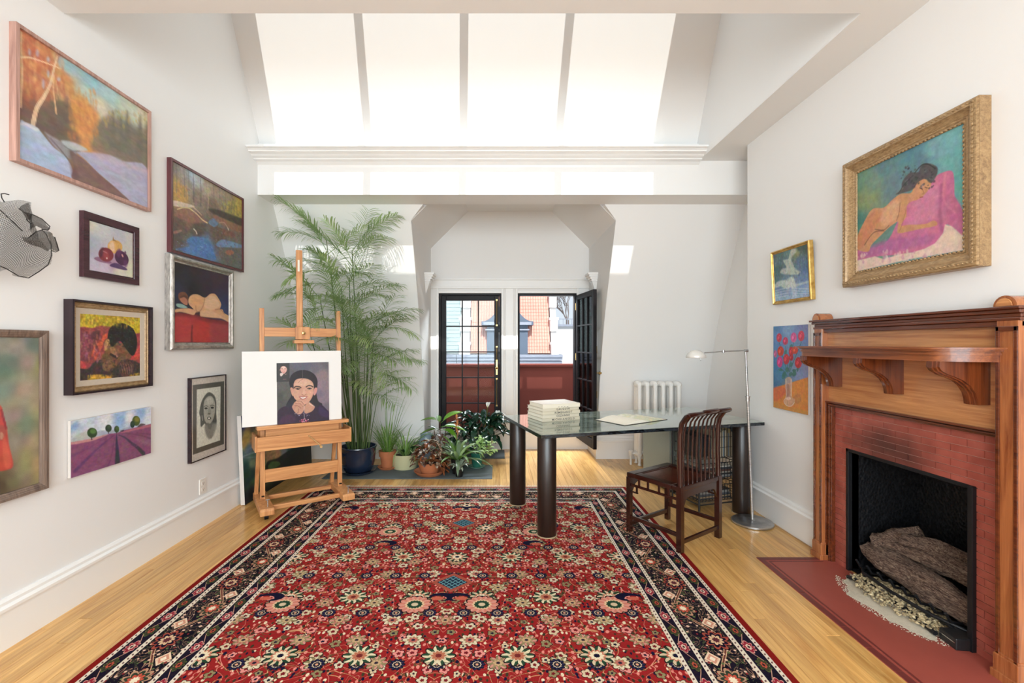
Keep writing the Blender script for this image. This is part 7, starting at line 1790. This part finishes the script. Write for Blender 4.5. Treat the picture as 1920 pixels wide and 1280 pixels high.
for k in range(14):
    a = rn.uniform(0, 6.28); rr = rn.uniform(.02, .12); b = PB + Vector((rr*math.cos(a), rr*math.sin(a), 0.22)); h = rn.uniform(.5, 1.15)
    e = b + Vector((math.cos(a)*0.10+rn.uniform(-.05, .05), math.sin(a)*0.06 - 0.08, h)); MB().tube([b, b.lerp(e, .5)+Vector((0, 0, .02)), e], [.006, .005, .003], 6, cap=False).obj('cane', M_cane, palm, world=True, smooth=60)
    frond(e, (math.cos(a)*0.8+rn.uniform(-.3, .3), math.sin(a)*0.4-0.25, 0.75), rn.uniform(.30, .5), rn.uniform(.7, 1.3), 18, 0.13, M_palm if k % 3 else M_palm2)

# --- grass in a terracotta pot
t = thing('grass_plant', 'tufted grassy plant in a banded terracotta pot with saucer, right of the tall palm', 'plant', (-1.205, 4.98, MZ))
pot(t, [(0.001, 0.012), (0.058, 0.012), (0.062, 0.02), (0.078, 0.13), (0.079, 0.135), (0.090, 0.137), (0.095, 0.195), (0.088, 0.197), (0.082, 0.17)], M_terra, soil=(0.083, 0.172))
MB().lathe([(0.001, 0.0), (0.085, 0.0), (0.108, 0.024), (0.103, 0.027), (0.082, 0.009), (0.001, 0.008)], n=32, cap=False).obj('saucer', M_terra, t, smooth=40)
M_grass = leafmat('grass_green', 0x3E6A28, 0x7CA048, 0.45)
for k in range(95):
    a = rn.uniform(0, 6.28); mb = MB(); r0 = rn.uniform(0, .06)
    tall = k < 12
    blade(mb, (r0*math.cos(a), r0*math.sin(a), 0.17), a, rn.uniform(.55, .75) if tall else rn.uniform(.22, .42), 0.008 if tall else 0.010, R(rn.uniform(72, 88)) if tall else R(rn.uniform(55, 85)), rn.uniform(.15, .5) if tall else rn.uniform(.4, 1.6), rn=rn)
    mb.obj('leaf', M_grass if k % 4 else M_palm2, t)
# --- cream trough with a dark leaved plant and a spider plant
t = thing('spider_plant', 'spider plant with narrow arching leaves in a low round cream planter', 'plant', (-1.02, 5.02, MZ))
pot(t, [(0.001, 0.0), (0.128, 0.0), (0.134, 0.01), (0.142, 0.155), (0.136, 0.157), (0.130, 0.12)], M_cream, soil=(0.132, 0.125))
M_spi = leafmat('spider_leaf', 0x5C8040, 0xA0BC78, 0.4); M_dk = leafmat('dark_green_leaf', 0x16301A, 0x2E5430, 0.3, 0.1)
for k in range(60):
    a = rn.uniform(0, 6.28); mb = MB(); blade(mb, (0.03*math.cos(a), 0.03*math.sin(a), 0.13), a, rn.uniform(.28, .52), 0.012, R(rn.uniform(35, 80)), rn.uniform(1.4, 2.6), rn=rn); mb.obj('leaf', M_spi if k % 3 else M_grass, t)
def oval(mb, base, az, L, w, lift, droop, stalk=0.0, fold=0.25, n=7, wave=0.0):
    p = Vector(base); el = lift; side = Vector((-math.sin(az), math.cos(az), 0)); pts = []; wd = []
    if stalk:
        q = p + Vector((math.cos(az)*math.cos(el), math.sin(az)*math.cos(el), math.sin(el)))*stalk; mb.tube([p, p.lerp(q, .5)+Vector((0, 0, stalk*.05)), q], 0.0022, 4, cap=False); p = q; el -= droop*0.3
    for i in range(n+1):
        a = i/n; pts.append(p.copy()); wd.append(max(0.001, w*math.sin(math.pi*(a**0.8))**0.8*(1+wave*math.sin(9*a)))); d = Vector((math.cos(az)*math.cos(el), math.sin(az)*math.cos(el), math.sin(el))); p = p + d*L/n; el -= droop/n
    mb.strip(pts, wd, side, fold)
for k in range(16):
    a = rn.uniform(0, 6.28); mb = MB(); oval(mb, (0.07*math.cos(a)+.02, 0.07*math.sin(a)+.02, 0.13), a, rn.uniform(.06, .10), 0.05, R(rn.uniform(20, 70)), 0.6, rn.uniform(.05, .14)); mb.obj('leaf', M_dk, t)
# --- blue ceramic jar behind
t = thing('blue_jar', 'pale blue rounded ceramic jar standing empty behind the plant pots', 'jar', (-0.83, 5.30, 0.001))
MB().lathe([(0.001, 0.0), (0.06, 0.0), (0.085, 0.05), (0.10, 0.14), (0.095, 0.22), (0.072, 0.28), (0.066, 0.31), (0.072, 0.325), (0.062, 0.325), (0.055, 0.30)], n=36, cap=False).obj('body', plain('pale_blue_glaze', 0x8FA0B0, 0.25, var=0.1, coat=0.3), t, smooth=50)
# --- plant with broad light green leaves on dark stems
t = thing('rubber_plant', 'young rubber plant with a few broad bright green leaves, behind the begonia', 'plant', (-0.64, 5.06, MZ))
pot(t, [(0.001, 0.0), (0.075, 0.0), (0.095, 0.14), (0.098, 0.17), (0.090, 0.17), (0.086, 0.14)], plain('dark_brown_pot', 0x2A1C18, 0.5), soil=(0.088, 0.145))
M_bright = leafmat('bright_green_leaf', 0x4E8A24, 0x86BC40, 0.3, 0.4); M_bronze = leafmat('bronze_leaf', 0x3A2418, 0x6A4030, 0.35, 0.15)
sm = MB()
for dx, dy, h in ((0, 0, .50), (.03, .02, .42), (-.03, 0, .40)): sm.tube([(dx, dy, .14), (dx*1.5, dy*1.5, h*.6), (dx*2.2, dy*2, h)], .005, 6)
sm.obj('stem', M_bronze, t, smooth=60)
for az, L, w, el, dr, z, mm in ((0.35,.25,.13,42,.5,.48,M_bright),(0.0,.26,.11,8,.5,.44,M_bright),(-0.6,.22,.10,12,.8,.40,M_bright),(2.9,.20,.085,20,.6,.50,M_grass),(3.4,.20,.07,-5,.3,.42,M_grass),(3.0,.12,.06,40,.5,.38,M_dk),(1.9,.12,.06,50,.4,.46,M_grass),(-1.4,.12,.07,10,.9,.36,M_bronze),(-1.0,.11,.06,-10,.8,.33,M_bronze),(4.0,.11,.06,5,.8,.34,M_bronze),(-0.2,.10,.05,-20,.6,.31,M_bronze),(3.6,.12,.06,-15,.7,.30,M_dk),(-1.7,.12,.06,-15,.7,.28,M_dk),(-1.3,.10,.06,-30,.5,.24,M_dk),(2.4,.12,.06,10,.7,.33,M_dk),(.8,.13,.06,15,.8,.34,M_dk)):
    mb = MB(); oval(mb, (0.01*math.cos(az), 0.01*math.sin(az), z), az, L, w, R(el), dr, 0.03); mb.obj('leaf', mm, t, smooth=180)
# --- begonia on a wide terracotta saucer
t = thing('begonia', 'bushy begonia with brown and silver leaves on a wide terracotta saucer', 'plant', (-0.712, 4.765, MZ))
MB().lathe([(0.001, 0.0), (0.125, 0.0), (0.160, 0.034), (0.164, 0.040), (0.156, 0.042), (0.12, 0.012), (0.001, 0.010)], n=40, cap=False).obj('saucer', M_terra, t, smooth=40)
pot(t, [(0.001, 0.012), (0.085, 0.012), (0.115, 0.10), (0.118, 0.13), (0.11, 0.13), (0.105, 0.10)], M_terra, soil=(0.107, 0.105))
m_, b_ = new_mat('silver_brown_leaf'); M_beg = m_; co = objco(); setc(b_, ramp(noise(co, 32, 4, 0.7), [(0.38, 0x2E1A14), (0.48, 0x6A3E26), (0.56, 0x9A8A72), (0.70, 0xC4C0B0)])); b_.inputs['Roughness'].default_value = 0.35
M_beg2 = leafmat('rusty_leaf', 0x5A2A18, 0x9A5A30, 0.4, 0.15)
for k in range(120):
    a = rn.uniform(0, 6.28); f = math.sqrt(rn.random()); h = 0.13 + 0.20*(1-f*f) + rn.uniform(-.03, .03); rr = 0.15*f
    mb = MB(); oval(mb, (rr*math.cos(a), rr*math.sin(a), h), a + rn.uniform(-.5, .5), rn.uniform(.055, .09), rn.uniform(.035, .055), R(rn.uniform(-30, 35)), rn.uniform(.5, 1.3), 0.0, 0.3, wave=0.25); mb.obj('leaf', M_beg if k % 3 else (M_beg2 if k % 2 else M_bronze), t)
stm = MB()
for k in range(16): a = rn.uniform(0, 6.28); stm.tube([(0.03*math.cos(a), 0.03*math.sin(a), .10), (0.08*math.cos(a), 0.08*math.sin(a), .20)], .003, 5)
stm.obj('stem', M_beg2, t)
for k in range(26):
    a = rn.uniform(-0.6, 0.5); rr = rn.uniform(.13, .20); mb = MB(); oval(mb, (rr*math.cos(a), rr*math.sin(a)-.02, rn.uniform(.05, .16)), a, .05, .03, R(rn.uniform(-60, 0)), .5, 0, .3); mb.obj('leaf', M_beg2, t)
# --- bromeliads
def bromeliad(name, label, loc, nleaf, L, w, mats, potm, ph=0.13, pr=0.07, spike=None, el=(25, 75)):
    t = thing(name, label, 'plant', loc)
    pot(t, [(0.001, 0.0), (pr*0.8, 0.0), (pr, ph*0.95), (pr*1.03, ph), (pr*0.94, ph), (pr*0.9, ph*0.85)], potm, soil=(pr*0.92, ph*0.86))
    for k in range(nleaf):
        a = k*2.399; e = R(el[0] + (el[1]-el[0])*k/nleaf); mb = MB(); blade(mb, (0.012*math.cos(a), 0.012*math.sin(a), ph*0.88), a, L*rn.uniform(.8, 1.1)*(1-0.25*k/nleaf), w, e, rn.uniform(1.1, 1.7), n=9, fold=0.25, rn=rn); mb.obj('leaf', mats[k % len(mats)], t, smooth=180)
    if spike:
        MB().tube([(0, 0, ph*.8), (0.0, 0, spike*0.6)], .006, 6).obj('flower_stem', M_grass, t)
        for k in range(16):
            a = k*2.399; z = spike*(0.45+0.5*k/16); mb = MB(); oval(mb, (0.004*math.cos(a), 0.004*math.sin(a), z), a, .085-.002*k, .022, R(62+k), .35, 0, .4); mb.obj('bract', M_bract if k > 3 else M_bract2, t, smooth=180)
    return t
M_bract = leafmat('orange_bract', 0xB4542E, 0xE09A6A, 0.35, 0.3); M_bract2 = leafmat('dusky_bract', 0x7A4A48, 0xA8806A, 0.4, 0.2)
M_dpot = plain('black_planter', 0x181412, 0.4)
M_vgreen = leafmat('grey_green_leaf', 0x3E5A3A, 0x8A9C80, 0.25, 0.1); M_silver = leafmat('silver_striped_leaf', 0x5A705C, 0xC8D0C0, 0.25, 0.1)
bromeliad('guzmania', 'bromeliad with an orange and dusky pink flower spike in the middle of the plants', (-0.452, 5.06, MZ), 20, .30, .045, (M_grass, M_dk, M_vgreen), M_dpot, spike=.58)
bromeliad('strap_leaf_plant', 'strap-leaved green plant in a small black planter right of the begonia', (-0.42, 4.80, MZ), 26, .40, .042, (M_palm, M_grass, M_vgreen), M_dpot, ph=.15, pr=.072, el=(10, 80))
for k, (a, L_) in enumerate(((-1.75, .16), (-1.35, .17), (-0.9, .15), (-2.2, .15))):
    pass
t = thing('variegated_plant', 'low plant with drooping cream-striped leaves in front of the black planter', 'plant', (-0.395, 4.68, MZ))
pot(t, [(0.001, 0.0), (0.035, 0.0), (0.045, 0.07), (0.041, 0.07)], M_dpot, soil=(0.04, 0.06))
for k in range(12):
    a = k*2.399; mb = MB(); blade(mb, (0.01*math.cos(a), 0.01*math.sin(a), .06), a, rn.uniform(.12, .17), .030, R(rn.uniform(55, 80)), rn.uniform(2.0, 3.0), fold=.25, rn=rn); mb.obj('leaf', M_silver, t, smooth=180)
# --- green glazed pot with a pale trailing plant
t = thing('trailing_plant', 'pale green trailing plant in a green glazed pot on a green saucer', 'plant', (-0.228, 5.02, MZ))
pot(t, [(0.001, 0.010), (0.045, 0.010), (0.052, 0.03), (0.074, 0.15), (0.082, 0.168), (0.078, 0.170), (0.068, 0.145)], M_green, soil=(0.070, 0.150))
MB().lathe([(0.001, 0.0), (0.065, 0.0), (0.092, 0.014), (0.094, 0.018), (0.086, 0.018), (0.06, 0.008), (0.001, 0.007)], n=32, cap=False).obj('saucer', plain('pale_green_glaze', 0x7FA898, 0.12, coat=0.4), t, smooth=40)
M_pale = leafmat('pale_green_leaf', 0x8AB060, 0xC0DC98, 0.35, 0.35)
for k in range(75):
    a = rn.uniform(-1.3, 1.4) if k % 3 else rn.uniform(0, 6.28); rr = rn.uniform(.02, .20); z = .20 + rn.uniform(-.02, .13)*(1-rr*2) + (.02 if rr < .1 else -.10*rr*3*rn.random())
    mb = MB(); oval(mb, (rr*math.cos(a), rr*math.sin(a), max(.04, z)), a+rn.uniform(-1, 1), rn.uniform(.045, .07), .040, R(rn.uniform(-35, 40)), .8, 0, .2); mb.obj('leaf', M_pale, t)
vn = MB()
for k in range(12): a = rn.uniform(-1.3, 1.4); vn.tube([(0, 0, .15), (.06*math.cos(a), .06*math.sin(a), .23), (.17*math.cos(a), .17*math.sin(a), .14)], .002, 4)
vn.obj('vine', M_pale, t)
for k in range(8):
    a = k*0.8; mb = MB(); blade(mb, (0, 0, .16), a, .17, .009, R(60), 1.8, rn=rn); mb.obj('leaf', M_silver, t)
# --- peace lily
t = thing('peace_lily', 'large glossy dark peace lily with two white flowers before the left french door', 'plant', (-0.22, 5.52, MZ))
pot(t, [(0.001, 0.0), (0.10, 0.0), (0.13, 0.18), (0.133, 0.2), (0.124, 0.2), (0.12, 0.17)], plain('blue_grey_pot', 0x5A6672, 0.4), soil=(0.122, 0.175))
M_lily = leafmat('glossy_dark_leaf', 0x0E2216, 0x28503A, 0.16, 0.06)
for k in range(130):
    a = rn.uniform(0, 6.28); f = rn.random(); mb = MB(); st = rn.uniform(.16, .34)
    oval(mb, (0.04*math.cos(a), 0.04*math.sin(a), .17), a, rn.uniform(.15, .22), rn.uniform(.06, .09), R(rn.uniform(12, 82)), rn.uniform(1.0, 2.0), st, 0.25); mb.obj('leaf', M_lily, t, smooth=180)
M_petal = leafmat('white_spathe', 0xD8DCC8, 0xF2F2E8, 0.4, 0.3)
for (dx, dz, az) in ((0.10, .60, -1.2), (0.22, .50, -1.5)):
    fl_ = MB().tube([(dx*.3, 0, .2), (dx*.8, -.03, dz*.7), (dx, -.05, dz)], .003, 5).obj('flower_stem', M_grass, t)
    mb = MB(); oval(mb, (dx, -.05, dz-.01), az, .09, .055, R(70), .6, 0, .5); mb.obj('spathe', M_petal, fl_, smooth=180); MB().tube([(dx, -.055, dz), (dx, -.062, dz+.045)], [.006, .004], 8).obj('spadix', leafmat('spadix', 0xC8C088, 0xE0DCA8), fl_)
